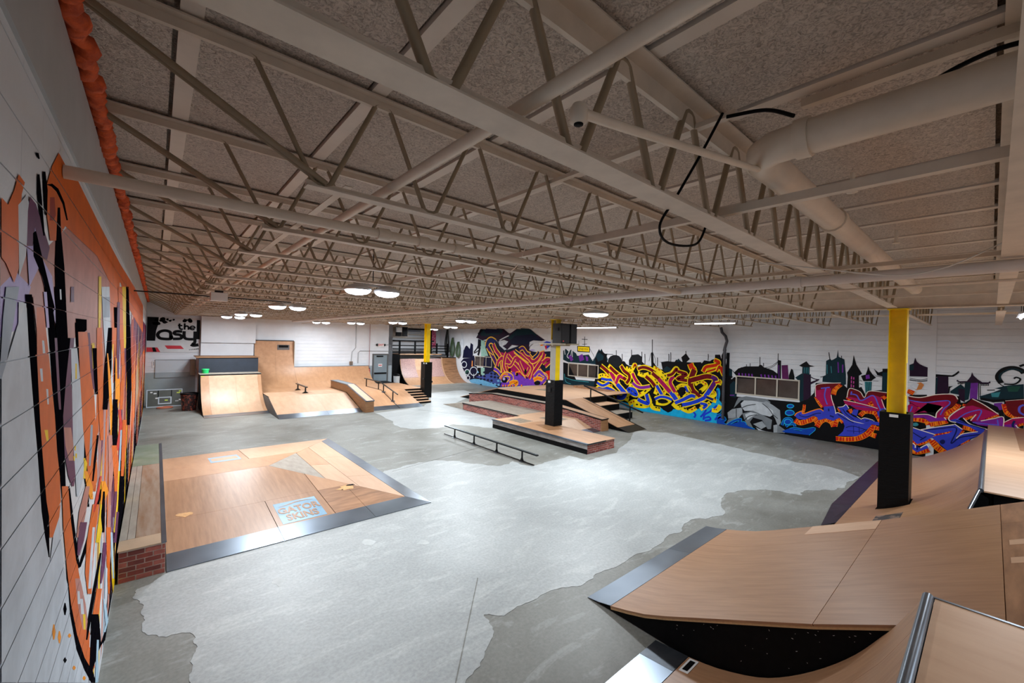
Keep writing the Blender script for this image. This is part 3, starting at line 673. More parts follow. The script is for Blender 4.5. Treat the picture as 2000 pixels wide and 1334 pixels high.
box1('printed_logo', mat('faded_print_blue', (110, 122, 140), rough=0.6, var=0.2, scale=12), pad, 11.25, 11.75, 10.55, 11.0, PH + 0.003, PH + 0.005)

# ---------------------------------------------------------------- kinked brick ledge behind the pad
kl = thing('kinked_ledge', (12.37, 13, 0), 'long kinked brick ledge with black coping running past the speaker column', 'ledge')
KP = [(9.12, 0.44), (11.6, 0.65), (15.6, 0.65), (17.45, 0.45)]
def kz(y): return interp(KP, y)
KX0, KX1 = 12.20, 12.60
poly = [(9.16, 0.002), (9.18, 0.42)] + [(y, z - 0.03) for y, z in KP[1:3]] + [(17.40, 0.42), (17.44, 0.002)]
MB().prism(poly, 'x', KX0 + 0.012, KX1).build('core', MORTAR, kl)
brick_wall(kl, 'x', 9.16, 17.42, 0.0, 0.65, KX0 + 0.012, -1, single=False, rng=random.Random(6), top=lambda y: kz(min(max(y, 9.13), 17.44)) - 0.03)
for a, b, m in ((0, 1, WOOD), (1, 2, GREYB), (2, 3, GREYB)):
    (ya, za), (yb_, zb_) = KP[a], KP[b]
    MB().prism([(ya, za - 0.03), (yb_, zb_ - 0.03), (yb_, zb_ - 0.004), (ya, za - 0.004)], 'x', KX0 + 0.03, KX1 - 0.03).build('top_board', m, kl)
    MB().prism([(ya, za - 0.045), (yb_, zb_ - 0.045), (yb_, zb_), (ya, za)], 'x', KX0 - 0.005, KX0 + 0.03).build('coping_angle', RAILM, kl)
    MB().prism([(ya, za - 0.045), (yb_, zb_ - 0.045), (yb_, zb_), (ya, za)], 'x', KX1 - 0.03, KX1 + 0.005).build('coping_angle', RAILM, kl)
MB().prism([(9.10, 0.002), (9.155, 0.002), (9.17, 0.41), (9.14, 0.41)], 'x', KX0 + 0.01, KX1).build('end_board', WOODD, kl)
box1('end_cap', RAILM, kl, KX0, KX1, 9.10, 9.14, 0.405, 0.437)

# ---------------------------------------------------------------- funbox with bank, three steps and handrail by the graffiti wall
fb = thing('funbox', (15.2, 12.5, 0), 'tall wooden funbox with black side, bank and three big steps by the graffiti wall', 'ramp')
FZ, FX0, FX1 = 0.82, 12.86, 17.5
MB().prism([(8.42, 0.002), (11.42, FZ - 0.02), (15.95, FZ - 0.02), (19.2, 0.002)], 'x', FX0, FX0 + 0.03).build('side_panel', BLACK, fb)
MB().prism([(8.5, 0.002), (11.42, FZ - 0.03), (11.42, 0.002)], 'x', 13.86, 13.9).build('side_panel', BLACK, fb)
for a, b, m in ((0, .5, WOOD), (.5, 1, WOODP)):
    x0 = FX0 - 0.01 + (13.93 - FX0) * a; x1 = FX0 - 0.01 + (13.93 - FX0) * b
    MB().prism([(8.85, 0.117), (11.42, FZ), (11.42, FZ - 0.02), (8.9, 0.11)], 'x', x0, x1 - 0.003).build('bank_board', WOOD, fb)
MB().prism([(8.40, 0.004), (8.85, 0.121), (8.88, 0.11), (8.46, 0.002)], 'x', FX0 - 0.01, 13.93).build('bank_plate', BLACKM, fb)
for x0, x1, y0, y1, m in [(FX0 - 0.01, 15.0, 11.42, 13.7, WOODP), (15.005, FX1, 11.42, 13.7, WOODP), (FX0 - 0.01, 15.0, 13.705, 15.95, WOODP), (15.005, FX1, 13.705, 15.95, WOODP)]:
    box1('deck_board', m, fb, x0, x1, y0, y1, FZ - 0.02, FZ)
MB().prism([(15.95, FZ), (19.25, 0.008), (19.2, 0.002), (15.95, FZ - 0.02)], 'x', FX0 - 0.01, FX1).build('back_bank', WOOD, fb)
box1('deck_logo', PRINT, fb, 14.2, 15.2, 14.0, 14.7, FZ, FZ + 0.003)
MB().prism([(12.2, FZ + 0.001), (14.4, FZ + 0.001), (14.4, FZ + 0.10), (12.6, FZ + 0.02)], 'x', 16.75, 17.48).build('wall_wedge', WOODX, fb)
MB().prism([(11.5, 0.3), (12.2, 0.002), (13.7, 0.002), (13.7, FZ - 0.03), (12.0, FZ - 0.03)], 'x', 16.6, 16.7).build('black_gusset', BLACK, fb)
for i in range(3):
    za, zb_ = FZ - 0.27 * (i + 1) - 0.005, FZ - 0.27 * i
    ya = 11.40 - 0.67 * i
    box1('riser', BLACK, fb, 13.93, 15.6, ya, ya + 0.02, max(0.002, za), zb_ - 0.02)
    if i < 2: box1('tread', GREYB if i else WOODP, fb, 13.93, 15.6, ya - 0.67, ya, za - 0.02, za)
    if i < 2: box1('step_side', BLACK, fb, 15.56, 15.6, ya - 0.65, ya, 0.002, za - 0.021)
box1('step_side', BLACK, fb, 15.56, 15.6, 11.42, 13.0, 0.002, FZ - 0.02)
MB().prism([(8.38, 0.004), (11.42, FZ + 0.01), (11.42, FZ - 0.05), (8.6, 0.004)], 'x', 13.93, 13.97).build('edge_rail', BLACKM, fb)
hr = thing('handrail', (13.98, 10, 0), 'black sloping handrail beside the three steps of the funbox', 'handrail')
MB().bar((13.99, 11.42, 1.34), (13.99, 8.57, 0.6), 0.05, 0.05).build('rail_bar', RAILM, hr)
for y, zt_ in ((11.06, 1.23), (9.13, 0.73)):
    box1('post', RAILM, hr, 13.97, 14.01, y - 0.02, y + 0.02, max(0.0, FZ * (y - 8.42) / 3.0 - 0.02), zt_)

# ---------------------------------------------------------------- columns, pads, speakers
GREYST = mat('bare_grey_column', (150, 146, 136), rough=0.5, var=0.08)
def column(x, y, zb, label, padlabel, pz0, pz1, two_tone=False, pw=0.42, ztop=3.95):
    t = thing('column', (x, y, zb), label, 'column')
    h, w, tf = 0.125, 0.11, 0.014
    MB().box(x - w, x + w, y - h, y - h + tf, zb, ztop).build('flange', YELLOW, t)
    MB().box(x - w, x + w, y + h - tf, y + h, zb, ztop).build('flange', YELLOW, t)
    MB().box(x - 0.006, x + 0.006, y - h + tf, y + h - tf, zb, ztop).build('web_plate', GREYST if two_tone else YELLOW, t)
    if two_tone: MB().box(x - w - 0.004, x - w, y - h, y + h, pz1, 3.25).build('grey_cover', GREYST, t)
    MB().box(x - 0.15, x + 0.15, y - 0.15, y + 0.15, ztop - 0.02, ztop).build('cap_plate', YELLOW, t)
    p = thing('column_pad', (x, y, pz0), padlabel, 'column pad')
    a = pw / 2; th = 0.05; i_ = a - th
    MB().box(x - a, x + a, y - a, y - i_, pz0, pz1).build('pad_face', RUBBER, p)
    MB().box(x - a, x + a, y + i_, y + a, pz0, pz1).build('pad_face', RUBBER, p)
    MB().box(x - a, x - i_, y - i_, y + i_, pz0, pz1).build('pad_face', RUBBER, p)
    MB().box(x + i_, x + a, y - i_, y + i_, pz0, pz1).build('pad_face', RUBBER, p)
    return t, p
LAB = mat('white_tag', (220, 220, 220), rough=0.5)
c1, q1 = column(10.68, 19.15, 0.0, 'yellow steel column farthest away, beside the small stairs', 'black vinyl pad wrapped round the farthest yellow column', 0.14, 1.97)
box1('tag', LAB, q1, 10.5, 10.58, 18.934, 18.939, 1.88, 1.94); box1('tag', LAB, q1, 10.465, 10.469, 19.0, 19.1, 1.88, 1.94)
for zz, sx in ((1.05, -1), (0.9, 1)): MB().lathe([(0.03, zz), (0.05, zz + 0.02), (0.05, zz + 0.08), (0.02, zz + 0.1)], 10.68 + sx * 0.24, 19.0, 10).build('strap_knob', BLACKM, q1)
c2, q2 = column(10.5, 9.88, PH, 'yellow and grey steel column carrying the two speakers, standing on the pad', 'black vinyl pad round the speaker column on the low pad', PH, 1.86, True)
box1('tag', LAB, q2, 10.25, 10.288, 9.86, 9.95, 1.77, 1.84); box1('tag', BLACKM, q2, 10.27, 10.288, 9.84, 9.96, 1.45, 1.6)
c3, q3 = column(10.5, 1.15, 0.0, 'tall yellow steel column nearest, rising from the curved ramp at right', 'tall black vinyl pad round the nearest yellow column', 0.1, 2.03)
box1('tag', LAB, q3, 10.27, 10.289, 1.1, 1.22, 1.95, 2.0)
box1('cover_plate', WFRAME, c3, 10.44, 10.56, 1.018, 1.026, 2.35, 2.95)
sh = thing('speaker_shelf', (10.55, 9.9, 3.12), 'pale board shelf clamped round the column under the speakers', 'shelf')
SHM = mat('shelf_board', (168, 156, 136), rough=0.6, var=0.08)
box1('board', SHM, sh, 10.15, 10.37, 9.3, 10.35, 3.08, 3.13); box1('board', SHM, sh, 10.63, 11.05, 9.3, 10.35, 3.08, 3.13)
box1('batten', SHM, sh, 10.15, 11.05, 9.70, 9.74, 3.04, 3.08); box1('batten', SHM, sh, 10.15, 11.05, 10.02, 10.06, 3.04, 3.08)
SPK = mat('speaker_black', (24, 24, 27), rough=0.6, var=0.15, scale=30); GRILL = mat('speaker_grille', (34, 34, 38), rough=0.5, bump=0.6, bscale=160)
def speaker(x0, x1, y0, y1, z0, z1, label, logo):
    t = thing('loudspeaker', ((x0 + x1) / 2, (y0 + y1) / 2, z0), label, 'speaker')
    MB().prism([(x0, y1), (x1, y1), (x1, y0), (x0 + 0.02, y0)], 'z', z0, z1).build('cabinet', SPK, t)
    box1('grille', GRILL, t, x0 + 0.03, x1 - 0.02, y0 - 0.012, y0, z0 + 0.03, z1 - 0.03)
    MB().box(x0 - 0.008, x0 + 0.01, (y0 + y1) / 2 - 0.07, (y0 + y1) / 2 + 0.07, z0 + 0.42, z0 + 0.52).build('side_handle', RAILM, t)
    if logo: box1('badge', mat('badge_red', (220, 60, 60), rough=0.4), t, x0 + 0.10, x0 + 0.15, y0 - 0.018, y0 - 0.012, z0 + 0.06, z0 + 0.10)
speaker(10.18, 10.62, 9.36, 9.73, 3.13, 3.80, 'black loudspeaker at the front of the shelf on the column, with red badge', True)
speaker(10.66, 11.0, 9.36, 9.9, 3.13, 3.80, 'black loudspeaker turned sideways, right one on the column shelf', False)
# ---------------------------------------------------------------- left quarter pipe with black upper box
def circ(y0, z0, y1, z1, n=14, k=None):
    """circular transition starting flat at (y0,z0), ending at (y1,z1)"""
    d, h = y1 - y0, z1 - z0; R = (d * d + h * h) / (2 * h); s = 1 if d > 0 else -1
    a = math.acos(max(-1, min(1, (R - h) / R)))
    return [(y0 + s * R * math.sin(a * i / n), z0 + R - R * math.cos(a * i / n)) for i in range(n + 1)]
ql = thing('quarter_pipe', (2.5, 20.5, 0), 'tan quarter pipe with a black box wall on its deck, left against the back wall', 'quarter pipe')
QX0, QX1 = 1.41, 3.54
prof = circ(18.92, 0.004, 21.05, 1.45)
for a, b, m in ((0, .13, WOOD), (.13, .56, WOODP), (.56, .94, WOODP), (.94, 1, WOOD)):
    MB().sheet(cut(prof, 19.36, 21.05), QX0 + (QX1 - QX0) * a, QX0 + (QX1 - QX0) * b - 0.003, 0.02).build('ramp_sheet', m, ql)
MB().sheet([(y, z + 0.003) for y, z in cut(prof, 18.92, 19.355)], QX0, QX1, 0.006).build('threshold_plate', STEEL, ql)
for x in (QX0 + 0.0, QX1 - 0.025):
    MB().prism([(p[0] + 0.01, max(0.001, p[1] - 0.022)) for p in prof] + [(22.0, 1.42), (22.0, 0.001)], 'x', x, x + 0.022).build('side_panel', BLACK, ql)
box1('coping', RAILM, ql, QX0 - 0.01, QX1 + 0.01, 21.03, 21.08, 1.40, 1.455)
box1('deck_board', GREYB, ql, QX0 - 0.02, QX1 + 0.04, 21.08, 22.02, 1.435, 1.455)
ub = MB().box(QX0, QX1 + 0.05, 22.02, 22.05, 1.457, 2.10).build('upper_wall', mat('slate_black_board', (36, 44, 56), rough=0.55, var=0.15, scale=3), ql)
box1('upper_deck', WOODD, ql, QX0 - 0.1, QX1 + 0.1, 21.98, YB - 0.36, 2.10, 2.13)
box1('upper_side', WOODD, ql, QX0 - 0.005, QX0 + 0.025, 22.06, 22.45, 0.003, 2.10)
box1('upper_side', WOODD, ql, QX0 - 0.005, QX0 + 0.025, 22.46, YB - 0.36, 1.55, 2.10)
box1('sticker', mat('lime_sticker', (196, 232, 60), rough=0.4), ql, QX0 + 0.02, QX0 + 0.12, 21.015, 21.027, 1.36, 1.40)
bk = thing('bucket', (1.62, 21.75, 1.455), 'small bright green bucket with lid on the quarter pipe deck', 'bucket')
GRN = mat('green_plastic', (30, 200, 110), rough=0.4)
MB().lathe([(0.11, 1.456), (0.125, 1.60)], 1.62, 21.75, 22).build('body', GRN, bk); MB().lathe([(0.134, 1.60), (0.134, 1.635), (0.10, 1.64)], 1.62, 21.75, 22).build('lid', GRN, bk)

# ---------------------------------------------------------------- big bank, deck, back quarter pipe and tall extension
bd = thing('bank_ramp', (6.6, 20.5, 0), 'wide tan bank and deck with tall curved back wall at the far end', 'ramp')
BZ = 0.60
bankp = [(17.33, 0.004), (19.37, BZ)]
for x0, x1, m in ((3.56, 5.35, WOODP), (5.353, 6.68, WOODP), (7.12, 8.36, WOOD), (8.40, 9.55, WOOD)):
    yf = 17.33
    MB().sheet([(17.72, 0.115), (19.37, BZ)], x0, x1, 0.02, False).build('bank_board', m, bd)
    MB().sheet([(yf, 0.005), (17.72, 0.119)], x0, x1, 0.006, False).build('threshold_plate', STEEL, bd)
MB().prism([(17.36, 0.001), (19.37, BZ - 0.02), (20.4, BZ - 0.02), (20.4, 0.001)], 'x', 3.545, 3.56).build('side_panel', mat('charcoal_ply', (58, 60, 62), rough=0.6, var=0.1), bd)
for x0, x1, y0, y1, m in [(3.59, 5.35, 19.375, 20.8, WOODP), (5.355, 6.68, 19.375, 20.8, WOODP), (3.59, 5.35, 20.805, 22.3, WOOD), (5.355, 6.68, 20.805, 22.3, WOOD), (7.12, 8.9, 19.375, 20.8, WOOD), (8.905, 10.6, 19.4, 20.8, WOOD), (6.69, 8.9, 21.75, 22.3, WOOD), (7.12, 8.9, 20.805, 21.745, WOOD), (8.905, 10.6, 20.805, 22.3, WOOD)]:
    box1('deck_board', m, bd, x0, x1, y0, y1, BZ - 0.02, BZ)
box1('under_deck', BLACK, bd, 3.6, 10.58, 19.5, 23.9, 0.003, BZ - 0.025)
qb = circ(22.3, BZ, 23.72, 1.50, 12)
for x0, x1 in ((5.5, 6.9), (6.903, 8.3), (8.303, 9.42)):
    MB().sheet(qb, x0, x1, 0.02).build('back_transition', WOOD, bd)
box1('top_rail', mat('grey_rail_board', (116, 124, 130), rough=0.5), bd, 5.5, 9.45, 23.72, 23.92, 1.48, 1.53)
qe = circ(22.3, BZ, 23.78, 1.72, 12) + [(23.84, 2.1), (23.88, 2.5), (23.9, 2.85)]
for x0, x1 in ((3.72, 4.62), (4.623, 5.49)):
    MB().sheet(qe, x0, x1, 0.02).build('tall_transition', WOOD, bd)
MB().box(3.72, 5.49, 23.88, 23.93, 2.85, 2.89).build('extension_cap', BLACKM, bd)
MB().box(5.485, 5.505, 23.74, 23.93, 1.5, 2.85).build('extension_side', WFRAME, bd)
vt = MB().box(4.72, 5.28, 23.86, 23.868, 2.40, 2.66).build('vent_panel', mat('vent_grey', (92, 88, 88), rough=0.5, var=0.1), bd)
MB().box(4.78, 5.22, 23.852, 23.86, 2.52, 2.64).build('vent_slot', BLACK, vt)
# ledge box down the bank
hb = thing('hubba_ledge', (6.9, 19.4, 0), 'boxy wooden ledge with grey edges running down the far bank', 'ledge')
HP = [(17.08, 0.50), (19.4, 0.97), (21.72, 0.97)]
MB().prism([(17.10, 0.001), (17.10, 0.47), (19.4, 0.94), (21.70, 0.94), (21.70, BZ), (19.4, BZ), (17.4, 0.001)], 'x', 6.72, 7.08).build('body', WOODD, hb)
for (ya, za), (yb_, zb_), m in ((HP[0], HP[1], mat('pinkish_ply', (214, 160, 132), rough=0.5, var=0.08, scale=8)), (HP[1], HP[2], mat('grey_ledge_top', (112, 120, 126), rough=0.45))):
    MB().prism([(ya, za - 0.03), (yb_, zb_ - 0.03), (yb_, zb_ - 0.003), (ya, za - 0.003)], 'x', 6.75, 7.05).build('top_board', m, hb)
    for x in (6.705, 7.05): MB().prism([(ya, za - 0.04), (yb_, zb_ - 0.04), (yb_, zb_), (ya, za)], 'x', x, x + 0.045).build('edge_angle', COPE, hb)
box1('edge_angle', COPE, hb, 6.71, 7.09, 17.07, 17.10, 0.46, 0.50)
# rail on the bank
kr = thing('kinked_rail', (8.38, 19.4, 0.2), 'black kinked handrail with four legs on the far bank', 'grind rail')
MB().tube([(8.38, 21.55, 1.0), (8.38, 19.6, 1.0), (8.38, 17.6, 0.60)], 0.028, 10).build('rail_tube', RAILM, kr)
for y, zb_, zt_ in ((21.3, BZ, 1.0), (19.75, BZ, 1.0), (19.15, 0.54, 0.91), (18.1, 0.23, 0.71)):
    p = box1('upright', RAILM, kr, 8.36, 8.40, y - 0.02, y + 0.02, zb_ - 0.01, zt_)
    if y < 19.5: MB().box(8.30, 8.46, y - 0.06, y + 0.06, zb_ + 0.0, zb_ + 0.03).build('foot_plate', STEEL, p)
MB().tube([(8.38, 21.3, BZ + 0.01), (8.38, 19.4, BZ + 0.01), (8.38, 17.35, 0.02)], 0.012, 6).build('ground_bar', RAILM, kr)
mr = thing('mini_rail', (5.09, 20.6, BZ), 'short black flat bar on two spread feet on the far deck', 'grind rail')
box1('rail_bar', RAILM, mr, 5.06, 5.14, 19.75, 21.5, 0.86, 0.90)
for y in (21.25, 19.95):
    p = box1('upright', RAILM, mr, 5.075, 5.125, y - 0.025, y + 0.025, BZ, 0.86)
    MB().prism([(4.97, BZ + 0.001), (5.23, BZ + 0.001), (5.14, BZ + 0.07), (5.06, BZ + 0.07)], 'y', y - 0.05, y + 0.05).build('foot', RAILM, p)
# small stairs
st = thing('stair_set', (10.1, 18.6, 0), 'six low wooden steps with black risers beside the farthest yellow column', 'stairs')
n_ = 6
for i in range(n_):
    z = BZ * (n_ - i) / n_; y = 19.38 - 0.24 * i
    box1('riser', BLACK, st, 9.60, 10.44, y - 0.005, y + 0.012, z - BZ / n_ + 0.001, z - 0.018)
    if i: box1('tread', WOODP, st, 9.60, 10.44, y - 0.005, y + 0.24, z - 0.018, z)
    box1('side_board', BLACK, st, 10.42, 10.44, y + 0.012, y + 0.235, 0.001, max(0.01, z - 0.019))
MB().prism([(17.7, 0.001), (19.38, BZ - 0.02), (19.38, 0.001)], 'x', 9.556, 9.59).build('stringer', GREYB, st)
# ---------------------------------------------------------------- far right quarter pipe with fence
fq = thing('quarter_pipe', (15.3, 26.2, 0), 'far quarter pipe with two board patches and a taller left section, in the corner', 'quarter pipe')
A1 = circ(25.15, 0.004, 27.0, 2.04, 14); A2 = circ(25.15, 0.004, 27.0, 1.79, 14)
PATCHB = mat('printed_board', (186, 150, 140), rough=0.5, rgb2=(160, 124, 122), scale=18, lo=0.4, hi=0.6)
for x0, x1, y0, y1, m in [(12.96, 14.5, 25.15, 26.75, WOOD), (14.503, 16.3, 25.15, 26.75, WOOD), (12.96, 14.0, 26.753, 27.0, WOOD), (14.0, 15.2, 26.753, 27.0, WOODP), (15.2, 16.3, 26.753, 27.0, WOOD)]:
    MB().sheet(cut(A1, y0, y1), x0, x1 - 0.004, 0.02).build('ramp_sheet', m, fq)
for x0, x1 in ((13.0, 14.1), (14.9, 16.25)):
    MB().sheet([(y - 0.008, z + 0.006) for y, z in cut(A1, 26.35, 27.0)], x0, x1, 0.005).build('board_patch', PATCHB, fq)
MB().sheet(A2, 16.33, 17.58, 0.02).build('ramp_sheet', WOODX, fq)
MB().sheet([(y, z + 0.02) for y, z in A2], 16.29, 16.35, 0.02).build('joint_strip', WOODP, fq)
MB().sheet([(25.05, 0.004), (25.3, 0.02)], 12.96, 17.58, 0.006).build('threshold_plate', GREYST, fq)
MB().prism([(p[0] + 0.01, max(0.001, p[1] - 0.022)) for p in A1] + [(28.2, 2.0), (28.2, 0.001)], 'x', 12.93, 12.955).build('side_panel', BLACK, fq)
MB().box(12.2, 12.93, 27.0, 28.2, 0.001, 2.04).build('black_cabinet', BLACK, fq)
box1('deck', WOODD, fq, 12.2, 16.32, 27.02, 29.2, 2.0, 2.04); box1('deck', WOODD, fq, 16.33, 17.58, 27.02, 29.2, 1.75, 1.79)
MB().tube([(12.95, 27.01, 2.04), (16.3, 27.01, 2.04)], 0.03, 10).build('coping', WOODP, fq); MB().tube([(16.33, 27.01, 1.79), (17.56, 27.01, 1.79)], 0.03, 10).build('coping', BLACKM, fq)
fe = thing('deck_fence', (14.5, 27.3, 2.04), 'black wooden railing with horizontal boards behind the far quarter pipe', 'fence')
for x in (12.35, 13.1, 14.3, 15.6, 16.1): box1('fence_post', BLACK, fe, x - 0.05, x + 0.05, 27.35, 27.45, 2.04 if x < 16.3 else 1.79, 3.05 if x < 15.8 else 2.85)
for z in (2.15, 2.38, 2.62): box1('fence_board', BLACK, fe, 12.3, 15.7, 27.32, 27.35, z, z + 0.07)
box1('top_rail', BLACK, fe, 12.3, 15.8, 27.30, 27.46, 2.96, 3.05)
for z in (1.95, 2.2, 2.42, 2.62): box1('fence_board', BLACK, fe, 15.72, 17.12, 27.32, 27.35, z, z + 0.07)
box1('fence_post', BLACK, fe, 17.0, 17.1, 27.35, 27.45, 1.79, 2.85)
rk = thing('wall_frame', (14.8, 29.3, 2.3), 'tall black storage frame with long rails on the deep recess wall', 'rack')
for x in (13.0, 16.6): box1('upright', BLACK, rk, x - 0.08, x + 0.08, 29.2, 29.35, 2.04, 4.15)
for z, h in ((3.85, 0.22), (3.45, 0.05), (3.2, 0.05), (2.95, 0.05)): box1('cross_rail', BLACK if h > .1 else WFRAME, rk, 13.08, 16.52, 29.22, 29.3, z, z + h)
box1('silver_rail', PIPE_STEEL, rk, 13.2, 15.6, 29.05, 29.2, 3.72, 3.82)
ht = thing('unit_heater', (12.4, 26.6, 3.2), 'brown hanging unit heater with dark louvred front below the ceiling', 'heater')
HB = mat('heater_brown', (104, 92, 82), rough=0.5)
box1('casing', HB, ht, 11.85, 13.25, 26.5, 27.1, 3.25, 4.0)
for x0, x1 in ((12.35, 12.78), (12.83, 13.22)):
    lv = box1('louvre_panel', BLACK, ht, x0, x1, 26.485, 26.5, 3.31, 3.94)
    for k in range(7): MB().box(x0 + 0.02, x1 - 0.02, 26.47, 26.486, 3.34 + k * 0.085, 3.36 + k * 0.085).build('slat', BLACKM, lv)
for x in (12.0, 13.1): MB().tube([(x, 26.8, 4.0), (x, 26.8, ZD)], 0.012, 6).build('hanger', BLACKM, ht)
wb = tag(MB().box(12.32, 12.68, 26.24, 26.42, 3.58, 3.9).build('white_junction_box', LAB), 'small white box in front of the hanging heater', 'box')
# ---------------------------------------------------------------- near right ramps
na = thing('bank_ramp', (5.7, 1.6, 0), 'near brown curved bank with steel plate and black side, lower right', 'ramp')
AP = [(3.22, 0.004), (3.05, 0.03), (2.88, 0.07), (2.66, 0.13), (2.44, 0.2), (2.2, 0.303), (1.93, 0.43), (1.44, 0.66), (0.92, 0.905), (0.42, 1.165), (-0.06, 1.415), (-0.09, 1.43), (-0.7, 1.745), (-1.1, 1.95)]
AX0, AX1 = 4.12, 7.38
for y0, y1, x0, x1, m in [(0.925, 2.885, AX0, 6.55, WOODR), (0.925, 2.885, 6.553, AX1, WOODR), (-0.085, 0.92, AX0, 6.55, WOODR), (-0.085, 0.92, 6.553, AX1, WOODR), (-1.1, -0.09, AX0, 6.55, WOODX), (-1.1, -0.09, 6.553, AX1, WOODX)]:
    MB().sheet(cut(AP, y0, y1), x0, x1, 0.018).build('ramp_sheet', m, na)
MB().sheet([(y, z + 0.003) for y, z in cut(AP, 0.93, 1.68)], 6.95, AX1 - 0.002, 0.003).build('patch_board', WOODP, na)
for x0, x1 in ((AX0, 6.1), (6.103, AX1)): MB().sheet([(y, z + 0.004) for y, z in cut(AP, 2.88, 3.22)], x0, x1, 0.006).build('threshold_plate', STEEL, na)
ply = mat('ply_edge', (196, 160, 116), rough=0.6, var=0.1, scale=30)
MB().prism([(p[0] - 0.004, max(0.002, p[1] - 0.0195)) for p in AP[1:]] + [(-1.1, 0.002)], 'x', AX0 + 0.012, AX0 + 0.03).build('side_panel', BLACK, na)
MB().prism([(p[0] - 0.004, max(0.002, p[1] - 0.0195)) for p in AP[1:]] + [(-1.1, 0.002)], 'x', AX1 - 0.03, AX1 - 0.012).build('side_panel', BLACK, na)
rng = random.Random(14); sc_ = MB()
for i in range(34):
    y = rng.uniform(0.45, 2.1); zt_ = interp(AP, y) - 0.06; z = zt_ - rng.random() ** 2 * zt_ * 0.7; l = rng.uniform(0.003, 0.014); a = rng.uniform(-1.2, 1.2)
    if z > 0.03: sc_.bar((AX0 + 0.0112, y, z), (AX0 + 0.0112, y + l * math.cos(a), z + l * math.sin(a)), 0.001, 0.0022)
tag(sc_.build('scuff_marks', LAB, na), kind='stuff')
e_ = [p for p in AP if p[0] < 2.95]
MB().sheet([(y, z - 0.019) for y, z in e_], AX0 + 0.002, AX0 + 0.03, 0.022).build('plywood_edge', ply, na)
for i, ya in enumerate((0.38, 0.58)): MB().sheet([(y, z + 0.002) for y, z in cut(AP, -0.4 - 0.05 * i, -0.13)], AX0 + 1.2 + i * 0.5, AX0 + 1.35 + i * 0.5, 0.002).build('bare_scrape', WOODP, na)
dk = box1('deck', WOODX, na, AX0, AX1, -4.0, -1.1, 1.93, 1.95)
box1('deck_support', BLACK, na, AX0 + 0.05, AX1 - 0.05, -3.9, -1.15, 0.002, 1.93)
nb_ = thing('quarter_pipe', (2.4, 1.0, 0), 'nearest quarter pipe with round steel coping and pale deck, bottom right corner', 'quarter pipe')
BP = [(2.29, 0.004), (1.94, 0.04), (1.65, 0.10), (1.31, 0.23), (1.07, 0.39), (0.83, 0.61), (0.64, 0.83), (0.5, 1.04), (0.42, 1.17), (0.29, 1.43)]
BP = [(2.29, 0.004)] + [(y, z) for y, z in smooth_line(BP[1:], 3)]
BX0, BX1 = 1.7, 4.105
for x0, x1, m in ((BX0, 3.6, WOODR), (3.603, BX1, WOODR)):
    MB().sheet(cut(BP, 0.29, 1.93), x0, x1, 0.018).build('ramp_sheet', m, nb_)
for x0, x1, m in ((BX0, 3.80, STEEL), (3.803, BX1, mat('dark_scuffed_plate', (72, 76, 82), rough=0.4, metal=0.7, var=0.2, scale=6))):
    MB().sheet([(y, z + 0.004) for y, z in cut(BP, 1.935, 2.29)], x0, x1, 0.006).build('threshold_plate', m, nb_)
MB().sheet([(y, z + 0.003) for y, z in cut(BP, 1.82, 1.91)], 3.86, 4.09, 0.003).build('sticker', LAB, nb_)
MB().sheet([(y, z + 0.005) for y, z in cut(BP, 1.84, 1.89)], 3.89, 4.06, 0.002).build('sticker_print', BLACK, nb_)
MB().prism([(p[0], max(0.002, p[1] - 0.02)) for p in BP[1:]] + [(-2.0, 1.40), (-2.0, 0.002)], 'x', BX1 - 0.03, BX1 - 0.012).build('side_panel', BLACK, nb_)
MB().tube([(BX0, 0.262, 1.452), (BX1, 0.262, 1.452)], 0.031, 16).build('coping', PIPE_STEEL, nb_)
box1('deck_board', WOODP, nb_, BX0, BX1 - 0.012, -2.0, 0.228, 1.44, 1.46)
box1('edge_strip', PIPE_STEEL, nb_, BX1 - 0.012, BX1 + 0.01, -2.0, 0.235, 1.435, 1.466)
box1('deck_support', BLACK, nb_, BX0 + 0.05, BX1 - 0.05, -1.9, 0.1, 0.002, 1.43)
# ramp with the nearest column
nc = thing('quarter_pipe', (12.5, 1.0, 0), 'curved brown quarter pipe with the nearest yellow column standing in it', 'quarter pipe')
CP = [(2.09, 0.004), (1.78, 0.06), (1.44, 0.17), (1.14, 0.30), (0.92, 0.43), (0.66, 0.60), (0.34, 0.88), (0.2, 1.04), (0.1, 1.18)]
CP = [CP[0]] + [(y, z) for y, z in smooth_line(CP[1:], 3)]
CX0, CX1 = 9.0, 16.15
for x0, x1, y0, y1, m in ((CX0, 10.27, .1, 1.775, WOODR), (10.271, 10.729, .1, .915, WOODR), (10.271, 10.729, 1.385, 1.775, WOODR), (10.73, 13.8, .1, 1.775, WOODR), (13.803, CX1, .1, 1.775, WOODR)):
    MB().sheet(cut(CP, y0, y1), x0, x1, 0.018).build('ramp_sheet', m, nc)
DPL = mat('dark_purple_plate', (66, 58, 72), rough=0.35, metal=0.6, var=0.2, scale=5)
for x0, x1 in ((10.55, 13.0), (13.003, CX1)): MB().sheet([(y, z + 0.004) for y, z in cut(CP, 1.78, 2.09)], x0, x1, 0.006).build('threshold_plate', DPL, nc)
MB().add([(10.545, 2.09, 0.008), (10.545, 1.78, 0.066), (9.75, 1.60, 0.06), (9.1, 1.95, 0.008), (10.545, 2.09, 0.002), (10.545, 1.78, 0.058), (9.75, 1.60, 0.05), (9.1, 1.95, 0.002)], [(0, 1, 2, 3), (7, 6, 5, 4), (0, 4, 5, 1), (1, 5, 6, 2), (2, 6, 7, 3), (3, 7, 4, 0)]).build('threshold_plate', DPL, nc)
